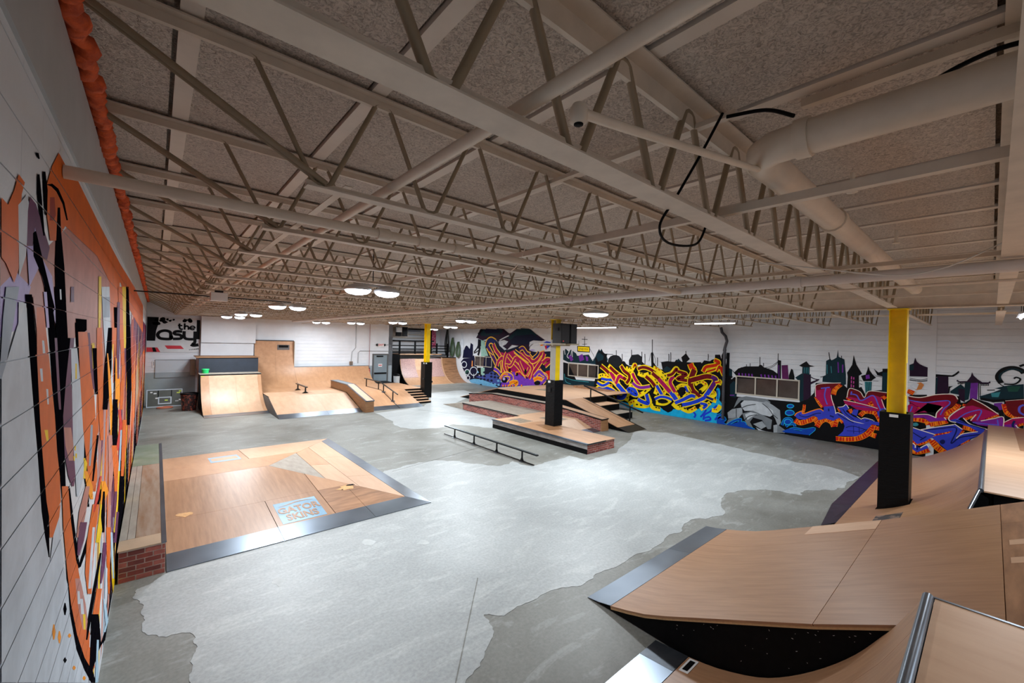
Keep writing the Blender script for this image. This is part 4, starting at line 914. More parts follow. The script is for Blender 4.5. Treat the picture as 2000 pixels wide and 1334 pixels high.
MB().tube([(CX0, 0.075, 1.195), (CX1, 0.075, 1.195)], 0.03, 14).build('coping', PIPE_STEEL, nc)
MB().tube([(8.98, 0.09, 1.19), (7.75, 0.24, 0.92)], 0.022, 10).build('coping', PIPE_STEEL, nc)
for x0, x1, m in ((CX0, 11.3, WOODP), (11.303, 14.0, WOODP), (14.003, XR - 0.08, WOODP)): box1('deck_board', m, nc, x0, x1, -4.0, 0.045, 1.18, 1.20)
box1('deck_support', BLACK, nc, CX0 + 0.05, XR - 0.12, -3.9, -0.05, 0.002, 1.17)
MB().prism([(p[0], max(0.002, p[1] - 0.02)) for p in CP[1:]] + [(0.0, 1.1), (0.0, 0.002)], 'x', CX0 + 0.002, CX0 + 0.02).build('side_panel', BLACK, nc)
MB().prism([(p[0], max(0.002, p[1] - 0.02)) for p in CP[1:]] + [(0.0, 1.1), (0.0, 0.002)], 'x', CX1 - 0.02, CX1 - 0.002).build('side_panel', BLACK, nc)
hip = [(9.0, 0.1, 1.17), (9.0, 0.66, 0.60), (9.0, 1.3, 0.23), (9.0, 1.77, 0.06), (7.42, 0.30, 0.86), (7.42, 0.8, 0.45), (7.42, 1.35, 0.17), (7.42, 1.7, 0.04)]
MB().add(hip, [(0, 1, 5, 4), (1, 2, 6, 5), (2, 3, 7, 6)], True).add([(x, y, z - 0.02) for x, y, z in hip], [(4, 5, 1, 0), (5, 6, 2, 1), (6, 7, 3, 2)], True).build('hip_sheet', WOODR, nc)
for q in (MB().sheet([(y, z + 0.004) for y, z in cut(CP, 0.95, 1.3)], 9.05, 9.75, 0.003),): q.build('printed_logo', mat('dark_print', (52, 46, 44), rough=0.5, rgb2=(120, 98, 84), scale=9, lo=0.52, hi=0.6), nc)
tag(MB().sheet(circ(-0.4, 1.2, -1.6, 1.75, 10), 13.4, XR - 0.12, 0.02).build('kicker_sheet', WOODR), 'small curved board rising on the platform at the right edge', 'ramp')
# ---------------------------------------------------------------- things along the back wall
bn = thing('banner', (0.62, YB - 0.06, 2.25), 'white and black wall banner reading the asylum with red bars', 'banner')
BW = mat('banner_white', (206, 208, 210), rough=0.5, rgb2=(186, 188, 190), scale=1.2); BKB = mat('banner_black', (10, 10, 13), rough=0.6, spec=0.1); RED = mat('banner_red', (190, 24, 44), rough=0.5)
yb0 = YB - 0.03
box1('sheet', BW, bn, XW + 0.02, 1.56, yb0, YB - 0.008, 2.25, 3.82)
def flat(parent, name, m, quads, y): 
    b = MB()
    for q in quads: b.add([(p[0], y, p[1]) for p in q] + [(p[0], y + 0.002, p[1]) for p in q], [tuple(range(len(q))), tuple(range(2 * len(q) - 1, len(q) - 1, -1))])
    return b.build(name, m, parent, recalc=False)
rng = random.Random(21); q = []
q.append([(-0.30, 3.80), (0.08, 3.80), (0.06, 3.45), (0.0, 3.2), (-0.02, 2.76), (-0.30, 2.76)])
for i in range(26):
    cx, cz, r = rng.uniform(-0.1, 1.42), rng.uniform(3.5, 3.74), rng.uniform(0.03, 0.10)
    if cx > 0.6 and cz < 3.68: continue
    q.append([(cx + r * math.cos(a) * rng.uniform(.6, 1.2), cz + r * math.sin(a) * rng.uniform(.6, 1.2)) for a in [2 * math.pi * k / 8 for k in range(8)]])
tag(flat(bn, 'splatter', BKB, q, yb0 - 0.004), kind='stuff')
S_ = []
def glyph(pts, w): S_.extend(ribbon(pts, w * 1.4))
# a, s, y, l drawn as fat rounded strokes
glyph([(0.52, 3.0), (0.50, 2.86), (0.20, 2.86), (0.09, 2.93), (0.06, 3.05), (0.14, 3.17), (0.30, 3.22), (0.45, 3.18), (0.50, 3.08), (0.50, 2.86)], 0.085)
glyph([(0.90, 3.20), (0.70, 3.20), (0.62, 3.14), (0.66, 3.07), (0.80, 3.05), (0.88, 2.98), (0.84, 2.88), (0.58, 2.86)], 0.085)
glyph([(0.97, 3.22), (0.97, 3.0), (1.02, 2.89), (1.14, 2.86), (1.30, 2.86)], 0.085)
glyph([(1.36, 3.22), (1.36, 2.9), (1.36, 2.72), (1.28, 2.63)], 0.085)
glyph([(1.22, 2.62), (1.32, 2.58), (1.50, 2.61)], 0.10)
glyph([(1.48, 3.75), (1.48, 3.3), (1.48, 2.86)], 0.09)
glyph([(0.80, 3.56), (0.80, 3.38), (0.84, 3.31), (0.92, 3.31)], 0.05); glyph([(0.74, 3.47), (0.90, 3.47)], 0.045)
glyph([(0.98, 3.58), (0.98, 3.29)], 0.05); glyph([(0.98, 3.40), (1.02, 3.45), (1.08, 3.45), (1.12, 3.40), (1.12, 3.29)], 0.05)
glyph([(1.18, 3.375), (1.34, 3.375), (1.32, 3.44), (1.26, 3.46), (1.20, 3.43), (1.18, 3.375), (1.20, 3.32), (1.26, 3.30), (1.34, 3.31)], 0.042)
flat(bn, 'lettering', BKB, S_, yb0 - 0.007)
flat(bn, 'red_bar', RED, [[(-0.30, 2.47), (0.06, 2.47), (0.16, 2.27), (-0.30, 2.27)], [(0.30, 2.56), (0.86, 2.56), (0.98, 2.41), (0.40, 2.41)]], yb0 - 0.006)
flat(bn, 'black_bar', BKB, [[(-0.12, 2.47), (-0.02, 2.47), (0.04, 2.28), (-0.08, 2.28)]], yb0 - 0.009)
flat(bn, 'dots', BKB, [[(1.16 + 0.06 * i, 2.36 + 0.008 * i), (1.19 + 0.065 * i, 2.36 + 0.008 * i), (1.19 + 0.065 * i, 2.39 + 0.01 * i), (1.16 + 0.06 * i, 2.39 + 0.01 * i)] for i in range(6)], yb0 - 0.006)
# leaning backboard
bb = thing('backboard', (0.35, 22.9, 0), 'grey scoreboard-like panel with pale frame and stickers leaning on the back wall', 'board')
PAN = mat('panel_olive_grey', (74, 78, 72), rough=0.45, var=0.1); PFR = mat('panel_frame', (186, 196, 206), rough=0.4)
def lean(x, u, off=0.0): return (x, 22.75 + u * 0.22 - off, u * 0.975 + 0.005)
def lbox(name, m, x0, x1, u0, u1, th=0.02, off=0.0):
    v = [lean(x, u, off + o) for o in (0, th) for (x, u) in ((x0, u0), (x1, u0), (x1, u1), (x0, u1))]
    return MB().add(v, [(0, 1, 2, 3), (7, 6, 5, 4), (0, 4, 5, 1), (1, 5, 6, 2), (2, 6, 7, 3), (3, 7, 4, 0)]).build(name, m, bb)
lbox('panel', PAN, -0.25, 0.92, 0.0, 0.74)
for a in ((-0.25, 0.92, 0.0, 0.035), (-0.25, 0.92, 0.705, 0.74), (-0.25, -0.22, 0.035, 0.705), (0.89, 0.92, 0.035, 0.705)): lbox('frame', PFR, *a, th=0.012, off=0.021)
for a in ((0.12, 0.56, 0.12, 0.16), (0.12, 0.56, 0.38, 0.42), (0.12, 0.16, 0.16, 0.38), (0.52, 0.56, 0.16, 0.38)): lbox('inner_frame', PFR, *a, th=0.01, off=0.021)
for a in ((0.11, 0.14, 0.42, 0.70), (0.54, 0.57, 0.42, 0.70)): lbox('divider', BLACK, *a, th=0.006, off=0.021)
rng = random.Random(4)
for i in range(10):
    x, u = rng.choice([(-.15, .6), (-.02, .55), (.05, .35), (.75, .55), (.7, .2), (.78, .25), (.82, .62), (.3, .56), (.35, .25), (.48, .25)])
    lbox('sticker', rng.choice([LAB, mat('sticker_lime', (190, 210, 80)), LAB]), x + rng.uniform(-.03, .03), x + 0.09, u, u + 0.05, th=0.004, off=0.022)
hz = thing('hose_coil', (0.35, 22.25, 0), 'small coil of orange hose lying on the floor by the leaning panel', 'hose')
pts = [(0.33 + 0.24 * (1 + 0.02 * k % 0.1) * math.cos(k * 0.42), 22.25 + 0.16 * math.sin(k * 0.42), 0.02 + 0.0009 * k) for k in range(50)]
MB().tube(pts, 0.015, 7).build('coil', mat('hose_orange', (196, 110, 80), rough=0.5), hz)
tc = thing('trash_can', (1.08, 21.3, 0), 'round dark trash can wrapped in red and black graphics beside the quarter pipe', 'trash can')
TCM = mat('can_graphics', (40, 30, 32), rough=0.4, rgb2=(168, 84, 66), scale=7, lo=0.48, hi=0.6, distort=1.5)
MB().lathe([(0.22, 0.002), (0.23, 0.02), (0.285, 0.62), (0.29, 0.66)], 1.08, 21.3, 28).build('body', TCM, tc)
MB().lathe([(0.30, 0.655), (0.305, 0.70), (0.27, 0.71), (0.262, 0.64)], 1.08, 21.3, 28).build('rim_bag', BLACK, tc)
ab = thing('clear_backboard', (0.6, YB - 0.1, 1.05), 'clear acrylic backboard hung flat on the lower back wall', 'backboard')
ACR = mat('clear_acrylic', (205, 215, 220), rough=0.08, alpha=0.16)
box1('sheet', ACR, ab, 0.02, 1.2, YB - 0.05, YB - 0.03, 1.14, 1.93)
for a in ((0.0, 1.22, 1.92, 1.94), (0.0, 1.22, 1.13, 1.15), (0.0, 0.015, 1.15, 1.92), (1.205, 1.22, 1.15, 1.92)): box1('frame', WALLGREY, ab, a[0], a[1], YB - 0.055, YB - 0.028, a[2], a[3])
cb = thing('control_box', (1.32, YB - 0.1, 1.2), 'tall grey cage of ruled board hung beside the quarter pipe', 'box')
box1('board', mat('ruled_board', (186, 188, 178), rough=0.5), cb, 1.22, 1.40, YB - 0.06, YB - 0.02, 1.22, 1.95)
for k in range(9): box1('rule', WALLGREY, cb, 1.222, 1.398, YB - 0.064, YB - 0.06, 1.28 + k * 0.075, 1.288 + k * 0.075)
sw_ = thing('wall_switch', (-0.05, YB - 0.02, 1.6), 'small white wall switch near the left corner', 'switch')
box1('plate', LAB, sw_, -0.10, 0.0, YB - 0.022, YB - 0.002, 1.58, 1.86); box1('slot', BLACK, sw_, -0.055, -0.04, YB - 0.026, YB - 0.022, 1.68, 1.84)
# door, exit sign, conduits
dr = struct(MB().box(9.84, 10.66, YB - 0.03, YB - 0.006, 0.0, 2.12).build('door_1', mat('grey_door', (120, 134, 142), rough=0.45, var=0.05), origin=(10.25, YB - 0.02, 0)))
DFR = mat('door_frame', (78, 78, 78), rough=0.5)
for a in ((9.76, 9.84, 0.0, 2.2), (10.66, 10.74, 0.0, 2.2), (9.84, 10.66, 2.12, 2.2)): box1('frame', DFR, dr, a[0], a[1], YB - 0.05, YB - 0.004, a[2], a[3])
box1('push_bar', BLACK, dr, 9.88, 10.62, YB - 0.08, YB - 0.03, 1.0, 1.08); box1('closer', BLACK, dr, 10.0, 10.4, YB - 0.09, YB - 0.03, 2.02, 2.09)
sg = box1('notice', LAB, dr, 10.12, 10.36, YB - 0.036, YB - 0.03, 1.42, 1.60)
MB().box(10.14, 10.34, YB - 0.039, YB - 0.036, 1.49, 1.54).build('notice_bar', RED, sg)
ex = thing('exit_sign', (10.3, YB - 0.1, 2.6), 'small lit exit sign with two spot heads above the door', 'exit sign')
box1('case', LAB, ex, 10.06, 10.42, YB - 0.09, YB - 0.01, 2.62, 2.84)
lettering('EXIT', 0.16, RED, ex, (10.24, YB - 0.094, 2.73), (1, 0, 0), (0, 0, 1), bold=0.004)
for x in (10.0, 10.48): MB().lathe([(0.03, 2.66), (0.055, 2.70), (0.055, 2.78), (0.03, 2.8)], x, YB - 0.06, 12).build('spot_head', BLACKM, ex)
CDT = mat('conduit_grey', (150, 152, 154), rough=0.4, metal=0.3)
def cond(pts, label, r=0.018, m=CDT): return tag(MB().tube(pts, r, 8).build('conduit', m), label, 'conduit')
cond([(8.75, YB - 0.03, 4.0), (8.75, YB - 0.03, 2.55), (8.55, YB - 0.03, 2.3), (8.5, YB - 0.03, 1.75)], 'grey conduit bending down to a brown box on the back wall')
cond([(8.9, YB - 0.03, 1.65), (8.9, YB - 0.03, 2.25), (9.0, YB - 0.03, 2.36), (10.9, YB - 0.03, 2.36)], 'grey conduit running level above the door')
cond([(9.55, YB - 0.065, 4.0), (9.55, YB - 0.065, 1.38)], 'thin red-brown conduit dropping to a fire bell left of the door', 0.012, REDW)
cond([(10.54, YB - 0.03, 2.73), (10.85, YB - 0.03, 2.75), (10.88, YB - 0.03, 2.40)], 'short conduit from the exit sign to the corner')
jb = thing('junction_box', (8.5, YB - 0.06, 1.55), 'small brown junction box on the back wall above the ramp', 'box'); box1('case', WOODD, jb, 8.42, 8.58, YB - 0.1, YB - 0.01, 1.56, 1.76); box1('lid', HB, jb, 8.43, 8.57, YB - 0.105, YB - 0.1, 1.57, 1.75)
ebx = thing('fire_extinguisher', (9.55, YB - 0.1, 1.0), 'small red extinguisher hung beside the door', 'extinguisher')
MB().lathe([(0.05, 1.02), (0.055, 1.05), (0.055, 1.26), (0.02, 1.3), (0.02, 1.34)], 9.55, YB - 0.09, 14).build('cylinder', RED, ebx); box1('handle', BLACK, ebx, 9.5, 9.6, YB - 0.11, YB - 0.07, 1.34, 1.37)
# black pipe with bends on right wall, hoses and poster in the recess
pipe('downpipe', [(XR - 0.13, 7.25, 3.95), (XR - 0.13, 7.2, 3.75), (XR - 0.15, 7.05, 3.6), (XR - 0.13, 7.0, 3.4), (XR - 0.13, 7.08, 3.1), (XR - 0.13, 7.08, 0.25)], 0.055, mat('dark_downpipe', (70, 70, 78), rough=0.4, rgb2=(20, 20, 24), scale=1.2, stretch=(1, 1, 1)), 'dark vertical downpipe with crooked top on the graffiti wall',
     collars=[((XR - 0.13, 7.08, z), (XR - 0.13, 7.08, z + 0.06)) for z in (3.0, 1.9, 0.9)], cr=0.066)
HOSE = mat('green_hose', (60, 84, 50), rough=0.5, var=0.2); HOSED = mat('dark_hose', (24, 28, 26), rough=0.5)
for i, (y0, z0, dz, m, lb) in enumerate([(28.2, 3.95, 1.9, HOSED, 'dark hose bundle hung highest in the recess corner'), (27.4, 3.3, 1.35, HOSE, 'green garden hose hung in long loops'), (26.6, 3.0, 1.1, HOSE, 'short green hose loop hung nearest the painted sofa corner')]):
    t = thing('hose', (XR - 0.1, y0, z0 - dz), lb.replace(' nearest the painted sofa corner', ' nearest the graffiti'), 'hose')
    for k in range(5):
        w = 0.08 + 0.06 * k
        MB().tube(smooth_line([(XR - 0.05 - 0.02 * k, y0 - w * 0.2, z0), (XR - 0.06 - 0.02 * k, y0 - w, z0 - dz * 0.6), (XR - 0.06 - 0.02 * k, y0 - w * 0.5, z0 - dz), (XR - 0.06 - 0.02 * k, y0 + w * 0.5, z0 - dz), (XR - 0.06 - 0.02 * k, y0 + w, z0 - dz * 0.6), (XR - 0.05 - 0.02 * k, y0 + w * 0.2, z0)], 5), 0.02, 6).build('loop', m, t)
    box1('hook', BLACKM, t, XR - 0.16, XR - 0.001, y0 - 0.03, y0 + 0.03, z0 - 0.02, z0 + 0.03)
ps = thing('poster', (16.95, 29.46, 2.6), 'tall pink and white speckled poster in the recess', 'poster')
box1('sheet', mat('pink_speckle', (214, 60, 110), rough=0.5, rgb2=(230, 200, 214), scale=16, lo=0.5, hi=0.58), ps, 16.72, 17.2, 29.455, 29.47, 2.5, 3.9)
box1('frame', BLACK, ps, 16.70, 17.22, 29.47, 29.485, 2.48, 3.92)
wc = thing('waste_bin', (11.6, 24.6, 0), 'small pale bin with black lid near the door', 'bin')
MB().lathe([(0.17, 0.002), (0.2, 0.75)], 11.75, 24.9, 18).build('body', LAB, wc); MB().lathe([(0.215, 0.75), (0.215, 0.83), (0.1, 0.88)], 11.75, 24.9, 18).build('lid', BLACK, wc)
pa = thing('ceiling_unit', (0.78, 8.9, 3.8), 'small white box unit hung under the joists near the left wall', 'alarm unit')
box1('case', LAB, pa, 0.70, 0.94, 8.75, 8.95, 3.72, 3.86); box1('bracket', BLACKM, pa, 0.76, 0.88, 8.80, 8.90, 3.86, 3.90); MB().tube([(0.82, 8.85, 3.9), (0.82, 8.85, ZD + 0.005)], 0.006, 6).build('hanger', CREAM, pa)
pipe('black_pole', [(XW + 0.004, 10.35, 3.90), (2.3, 10.35, 3.90)], 0.013, BLACKM, 'thin black pole sticking out of the left wall under the joists')
MURAL = {
 'skyline': [
  ('P','K',[(15.93,2.05),(15.54,2.0),(13.46,2.05),(13.39,1.32),(13.54,0.77),(14.67,0.75),(15.89,0.78)]),
  ('P','T2',[(15.94,2.19),(15.95,2.7),(15.76,2.82),(15.52,2.65),(15.38,2.79),(15.0,2.59),(14.91,2.46),(14.11,2.56),(13.84,2.23),(13.72,2.37),(13.59,2.65),(13.44,2.89),(13.37,2.78),(13.28,2.9),(13.18,2.73),(12.99,2.61),(12.86,2.35),(13.01,2.08),(13.42,2.05),(14.09,2.07),(15.55,2.07)]),
  ('P','PU',[(15.56,2.43),(15.37,2.51),(15.18,2.23),(15.36,2.12)]),
  ('P','PU',[(14.82,2.46),(14.55,2.58),(14.41,2.27),(14.71,2.15)]),
  ('P','PU',[(14.33,2.48),(14.15,2.42),(14.14,2.22),(14.27,2.21)]),
  ('P','K',[(14.93,3.01),(14.06,3.0),(14.04,2.67),(14.91,2.68)]),
  ('P','Y',[(14.87,2.97),(14.1,2.96),(14.09,2.71),(14.86,2.73)]),
  ('S','K',0.031,[(14.79,2.88),(14.74,2.82),(14.76,2.77)]),
  ('S','K',0.031,[(14.69,2.89),(14.63,2.82),(14.65,2.78)]),
  ('S','K',0.031,[(14.58,2.89),(14.52,2.82),(14.55,2.78)]),
  ('S','K',0.03,[(14.47,2.89),(14.42,2.83),(14.44,2.78)]),
  ('S','K',0.03,[(14.37,2.9),(14.31,2.83),(14.34,2.79)]),
  ('S','K',0.03,[(14.26,2.9),(14.21,2.83),(14.23,2.79)]),
  ('S','K',0.038,[(14.42,3.52),(14.41,3.02)]),
  ('S','K',0.03,[(14.62,3.38),(14.22,3.37)]),
  ('S','K',0.023,[(14.83,3.3),(14.8,2.99)]),
  ('S','K',0.023,[(14.57,3.1),(14.25,3.12)]),
  ('S','K',0.022,[(14.08,2.91),(13.77,2.51),(13.68,2.31)]),
  ('S','K',0.022,[(13.72,2.37),(14.05,2.15)]),
  ('S','W',0.048,[(15.8,2.49),(15.84,2.78),(15.62,2.86),(15.49,2.71),(15.65,2.42),(15.51,2.29)]),
  ('S','W',0.04,[(15.37,2.44),(15.29,2.8),(15.25,2.37)]),
  ('P','T2',[(15.91,1.47),(15.61,1.13),(13.47,1.18),(13.46,0.78),(14.76,0.75),(15.89,0.78)]),
  ('S','T3',0.039,[(15.71,1.19),(15.14,1.1),(14.06,1.09)]),
  ('S','T3',0.04,[(15.81,1.4),(15.7,0.98),(15.31,0.87)]),
  ('P','K',[(13.75,0.49),(13.68,1.1),(13.6,1.67),(13.67,2.35),(13.54,2.58),(13.41,2.85),(13.34,2.7),(13.23,2.82),(13.13,2.65),(12.9,2.65),(12.99,2.42),(12.89,2.24),(12.58,2.04),(12.11,2.03),(11.95,2.33),(11.78,2.2),(11.57,2.1),(10.98,2.11),(10.91,2.38),(10.71,2.19),(10.41,2.17),(10.31,2.38),(10.16,2.19),(9.97,2.07),(9.83,2.05),(9.91,2.37),(9.63,2.42),(9.26,2.44),(9.19,2.54),(8.92,2.46),(8.54,2.45),(8.04,2.45),(7.95,2.57),(7.71,2.55),(7.62,2.62),(7.51,2.65),(7.51,2.83),(7.31,2.84),(7.25,2.67),(7.2,2.93),(7.06,2.88),(7.05,2.68),(7.11,2.64),(6.98,2.19),(6.91,0.51),(7.05,0.23),(7.92,0.18),(9.19,0.17),(10.62,0.2),(11.8,0.21),(12.65,0.39)]),
  ('P','G1',[(12.01,2.31),(12.05,2.16),(12.16,2.04),(12.33,1.97),(12.52,1.95),(12.7,2.01),(12.82,2.12),(12.87,2.26),(12.83,2.41),(12.71,2.53),(12.54,2.6),(12.35,2.61),(12.18,2.56),(12.06,2.45)]),
  ('P','K',[(11.78,2.16),(11.79,2.08),(11.83,2.02),(11.9,1.98),(11.97,1.97),(12.04,2.0),(12.09,2.06),(12.11,2.14),(12.09,2.22),(12.05,2.28),(11.98,2.32),(11.91,2.33),(11.84,2.29),(11.8,2.24)]),
  ('P','G1',[(11.62,2.38),(11.47,2.65),(11.11,2.7),(10.92,2.59),(10.89,2.21),(11.61,2.13)]),
  ('S','K',0.038,[(12.37,2.85),(12.36,2.72),(12.36,2.59)]),
  ('S','K',0.038,[(12.02,2.68),(12.01,2.5),(12.01,2.32)]),
  ('S','K',0.037,[(11.49,2.91),(11.48,2.76),(11.48,2.6)]),
  ('S','K',0.036,[(10.92,2.83),(10.91,2.61),(10.91,2.38)]),
  ('S','K',0.035,[(10.76,2.73),(10.74,2.48),(10.74,2.22)]),
  ('S','K',0.035,[(10.39,3.42),(10.37,2.78),(10.36,2.14)]),
  ('S','K',0.034,[(10.1,2.59),(10.09,2.39),(10.09,2.19)]),
  ('S','K',0.033,[(9.55,2.78),(9.54,2.6),(9.54,2.42)]),
  ('S','K',0.033,[(9.46,2.85),(9.45,2.64),(9.45,2.43)]),
  ('S','K',0.032,[(8.76,2.94),(8.75,2.81),(8.75,2.69)]),
  ('S','K',0.03,[(7.79,2.85),(7.78,2.72),(7.79,2.58)]),
  ('S','K',0.029,[(7.16,3.05),(7.15,2.96),(7.16,2.88)]),
  ('S','K',0.117,[(10.38,2.81),(10.36,2.48),(10.34,2.15)]),
  ('P','K',[(8.96,2.65),(8.75,2.84),(8.57,2.6),(8.73,2.44),(8.89,2.44)]),
  ('P','T2',[(9.2,2.44),(9.09,2.59),(8.96,2.47)]),
  ('P','T2',[(9.8,2.08),(9.63,2.22),(9.42,2.11),(9.48,1.97),(9.76,1.95)]),
  ('P','K',[(9.98,2.38),(9.6,2.45),(8.92,2.41),(8.07,2.49),(8.07,2.35),(8.92,2.35),(9.59,2.34)]),
  ('S','K',0.031,[(13.17,2.63),(12.55,2.63)]),
  ('S','K',0.017,[(10.53,2.4),(10.4,2.81),(10.2,2.49),(10.23,2.22)]),
  ('P','T2',[(13.63,2.5),(13.41,2.7),(13.13,2.53),(13.16,2.34),(13.48,2.21)]),
  ('P','T2',[(6.93,2.31),(6.82,2.26),(6.77,0.24),(6.97,0.5)]),
  ('S','PU',0.04,[(7.0,2.16),(6.98,1.95)]),
  ('S','PU',0.045,[(6.82,1.27),(6.9,1.19),(6.79,1.19)]),
  ('P','K',[(7.05,2.93),(6.93,2.93),(6.93,2.01),(6.65,1.95),(6.63,1.15),(6.77,0.76),(7.02,0.73),(7.25,1.61),(7.08,1.97),(7.04,2.58)]),
  ('P','K',[(7.05,2.78),(7.06,2.72),(7.09,2.68),(7.13,2.65),(7.17,2.65),(7.21,2.67),(7.24,2.72),(7.25,2.77),(7.24,2.83),(7.21,2.88),(7.18,2.91),(7.13,2.91),(7.09,2.88),(7.07,2.84)]),
  ('S','K',0.026,[(7.17,3.03),(7.14,2.31)]),
  ('S','K',0.063,[(7.16,2.68),(7.14,2.23)]),
  ('P','K',[(6.87,2.28),(6.73,2.16),(6.59,2.32),(6.33,2.42),(5.86,2.45),(5.82,2.52),(5.75,2.5),(5.68,2.43),(5.37,2.33),(5.22,2.22),(5.21,1.98),(6.65,1.93),(6.68,2.05)]),
  ('S','PU',0.051,[(6.56,2.14),(6.55,2.01)]),
  ('S','PU',0.05,[(6.44,2.14),(6.42,2.01)]),
  ('S','PU',0.05,[(6.32,2.14),(6.31,2.01)]),
  ('S','PU',0.049,[(6.2,2.14),(6.19,2.01)]),
  ('S','PU',0.049,[(6.09,2.14),(6.07,2.01)]),
  ('S','PU',0.048,[(5.77,2.15),(5.74,2.02)]),
  ('S','PU',0.048,[(5.64,2.15),(5.62,2.01)]),
  ('S','PU',0.047,[(5.52,2.15),(5.49,2.01)]),
  ('S','PU',0.047,[(5.4,2.14),(5.37,2.01)]),
  ('S','PU',0.047,[(5.28,2.14),(5.26,2.01)]),
  ('S','K',0.022,[(5.82,2.81),(5.82,2.64),(5.81,2.47)]),
  ('S','K',0.022,[(6.16,2.55),(6.16,2.48),(6.16,2.4)]),
  ('S','K',0.022,[(6.29,2.5),(6.29,2.44),(6.29,2.39)]),
  ('S','K',0.022,[(5.7,2.59),(5.69,2.53),(5.69,2.46)]),
  ('S','K',0.021,[(5.21,2.97),(5.21,2.79),(5.21,2.61)]),
  ('S','K',0.023,[(6.48,2.38),(6.48,2.34),(6.48,2.3)]),
  ('P','K',[(5.22,2.73),(5.11,2.71),(5.1,2.01),(5.22,2.0)]),
  ('S','PU',0.023,[(5.18,2.54),(5.16,2.03)]),
  ('S','K',0.014,[(5.63,2.41),(5.4,2.5),(5.22,2.67)]),
  ('S','K',0.014,[(5.53,2.38),(5.33,2.5),(5.21,2.65)]),
  ('P','P2',[(5.09,2.54),(4.89,2.56),(4.85,2.03),(5.06,2.01)]),
  ('P','K',[(4.85,2.18),(4.78,2.43),(4.73,2.4),(4.67,2.14),(4.67,2.02),(4.85,2.01)]),
  ('P','K',[(4.54,2.56),(4.32,2.73),(4.23,2.6),(4.07,2.56),(4.23,2.53),(4.46,2.52)]),
  ('P','T2',[(4.44,2.52),(4.22,2.53),(4.22,2.27),(4.44,2.28)]),
  ('S','T3',0.018,[(4.38,2.5),(4.38,2.29)]),
  ('S','T3',0.018,[(4.32,2.51),(4.32,2.3)]),
  ('S','T3',0.017,[(4.27,2.51),(4.26,2.3)]),
  ('P','T2',[(4.65,2.12),(4.46,2.28),(4.18,2.27),(4.16,1.31),(4.49,1.26),(4.51,1.97)]),
  ('P','P3',[(4.4,2.3),(4.18,2.23),(4.18,2.0),(3.94,2.13),(3.93,2.09),(4.18,1.91),(4.16,1.31),(4.38,1.28)]),
  ('S','P3',0.03,[(4.18,2.18),(4.07,2.12),(3.93,2.1)]),
  ('P','T2',[(6.89,1.64),(6.75,1.81),(6.6,1.67),(6.63,1.15),(6.86,1.17)]),
  ('S','PU',0.036,[(6.88,1.22),(6.71,1.24)]),
  ('S','W',0.036,[(6.84,1.88),(6.75,1.97)]),
  ('P','K',[(4.03,1.98),(4.09,1.49),(4.18,1.32),(4.34,1.2),(4.35,0.92),(4.63,0.79),(4.7,0.3),(4.81,0.04),(4.81,-0.15),(4.02,-0.06),(3.12,-0.01),(2.14,-0.02),(2.04,-0.0),(2.07,1.46),(1.96,1.81),(1.98,2.62),(2.28,2.6),(2.27,1.92),(2.52,1.87),(2.68,1.72),(2.79,1.97),(2.85,1.94),(3.16,1.89),(3.3,2.05)]),
  ('P','T2',[(3.83,2.23),(3.75,2.28),(3.75,2.77),(3.64,2.85),(3.6,2.8),(3.55,2.83),(3.46,2.9),(3.43,3.17),(3.41,2.93),(3.25,2.85),(3.2,2.34),(3.19,2.01),(3.28,1.96),(3.33,2.04),(3.84,2.04)]),
  ('S','K',0.021,[(3.68,3.07),(3.64,2.78)]),
  ('S','K',0.018,[(3.33,2.97),(3.32,2.82)]),
  ('S','PU',0.033,[(3.42,2.75),(3.4,2.39)]),
  ('S','PU',0.033,[(3.29,2.67),(3.29,2.4)]),
  ('S','T3',0.021,[(3.72,2.64),(3.71,2.33)]),
  ('S','T3',0.021,[(3.61,2.6),(3.59,2.36)]),
  ('S','K',0.021,[(3.9,2.2),(3.77,2.23)]),
  ('P','K',[(3.17,2.41),(3.04,2.68),(3.02,2.88),(3.01,3.01),(2.98,2.88),(2.93,2.69),(2.78,2.4),(2.86,2.33),(2.85,1.92),(3.16,1.89),(3.15,2.28)]),
  ('S','PK',0.028,[(3.05,2.29),(3.05,2.19)]),
  ('S','PK',0.028,[(2.99,2.27),(2.99,2.19)]),
  ('S','PK',0.028,[(3.05,2.16),(3.05,2.06)]),
  ('S','PK',0.028,[(2.99,2.14),(2.99,2.06)]),
  ('S','PK',0.028,[(3.05,2.03),(3.05,1.93)]),
  ('S','PK',0.028,[(2.99,2.01),(2.99,1.93)]),
  ('P','K',[(2.81,2.33),(2.69,2.38),(2.65,2.53),(2.63,2.66),(2.59,2.52),(2.52,2.4),(2.43,2.3),(2.51,2.23),(2.54,2.18),(2.74,2.16)]),
  ('P','PU',[(2.69,2.36),(2.6,2.39),(2.58,2.26),(2.68,2.23)]),
  ('P','T3',[(2.71,2.15),(2.53,2.16),(2.54,1.84),(2.68,1.74)]),
  ('S','K',0.016,[(2.67,2.14),(2.66,1.79)]),
  ('S','K',0.016,[(2.63,2.14),(2.62,1.79)]),
  ('S','K',0.016,[(2.59,2.15),(2.59,1.8)]),
  ('S','K',0.015,[(2.55,2.15),(2.55,1.8)]),
  ('P','K',[(2.49,2.59),(2.44,2.53),(2.37,2.47),(2.28,2.52),(1.97,2.52),(1.97,2.4),(2.28,2.35),(2.4,2.38)]),
  ('P','T2',[(2.28,2.48),(2.0,2.5),(2.02,1.76),(2.28,1.87)]),
  ('S','K',0.015,[(2.45,2.36),(2.29,2.33)]),
  ('S','K',0.016,[(2.84,2.18),(2.77,2.16)]),
  ('S','K',0.016,[(2.84,2.07),(2.77,2.05)]),
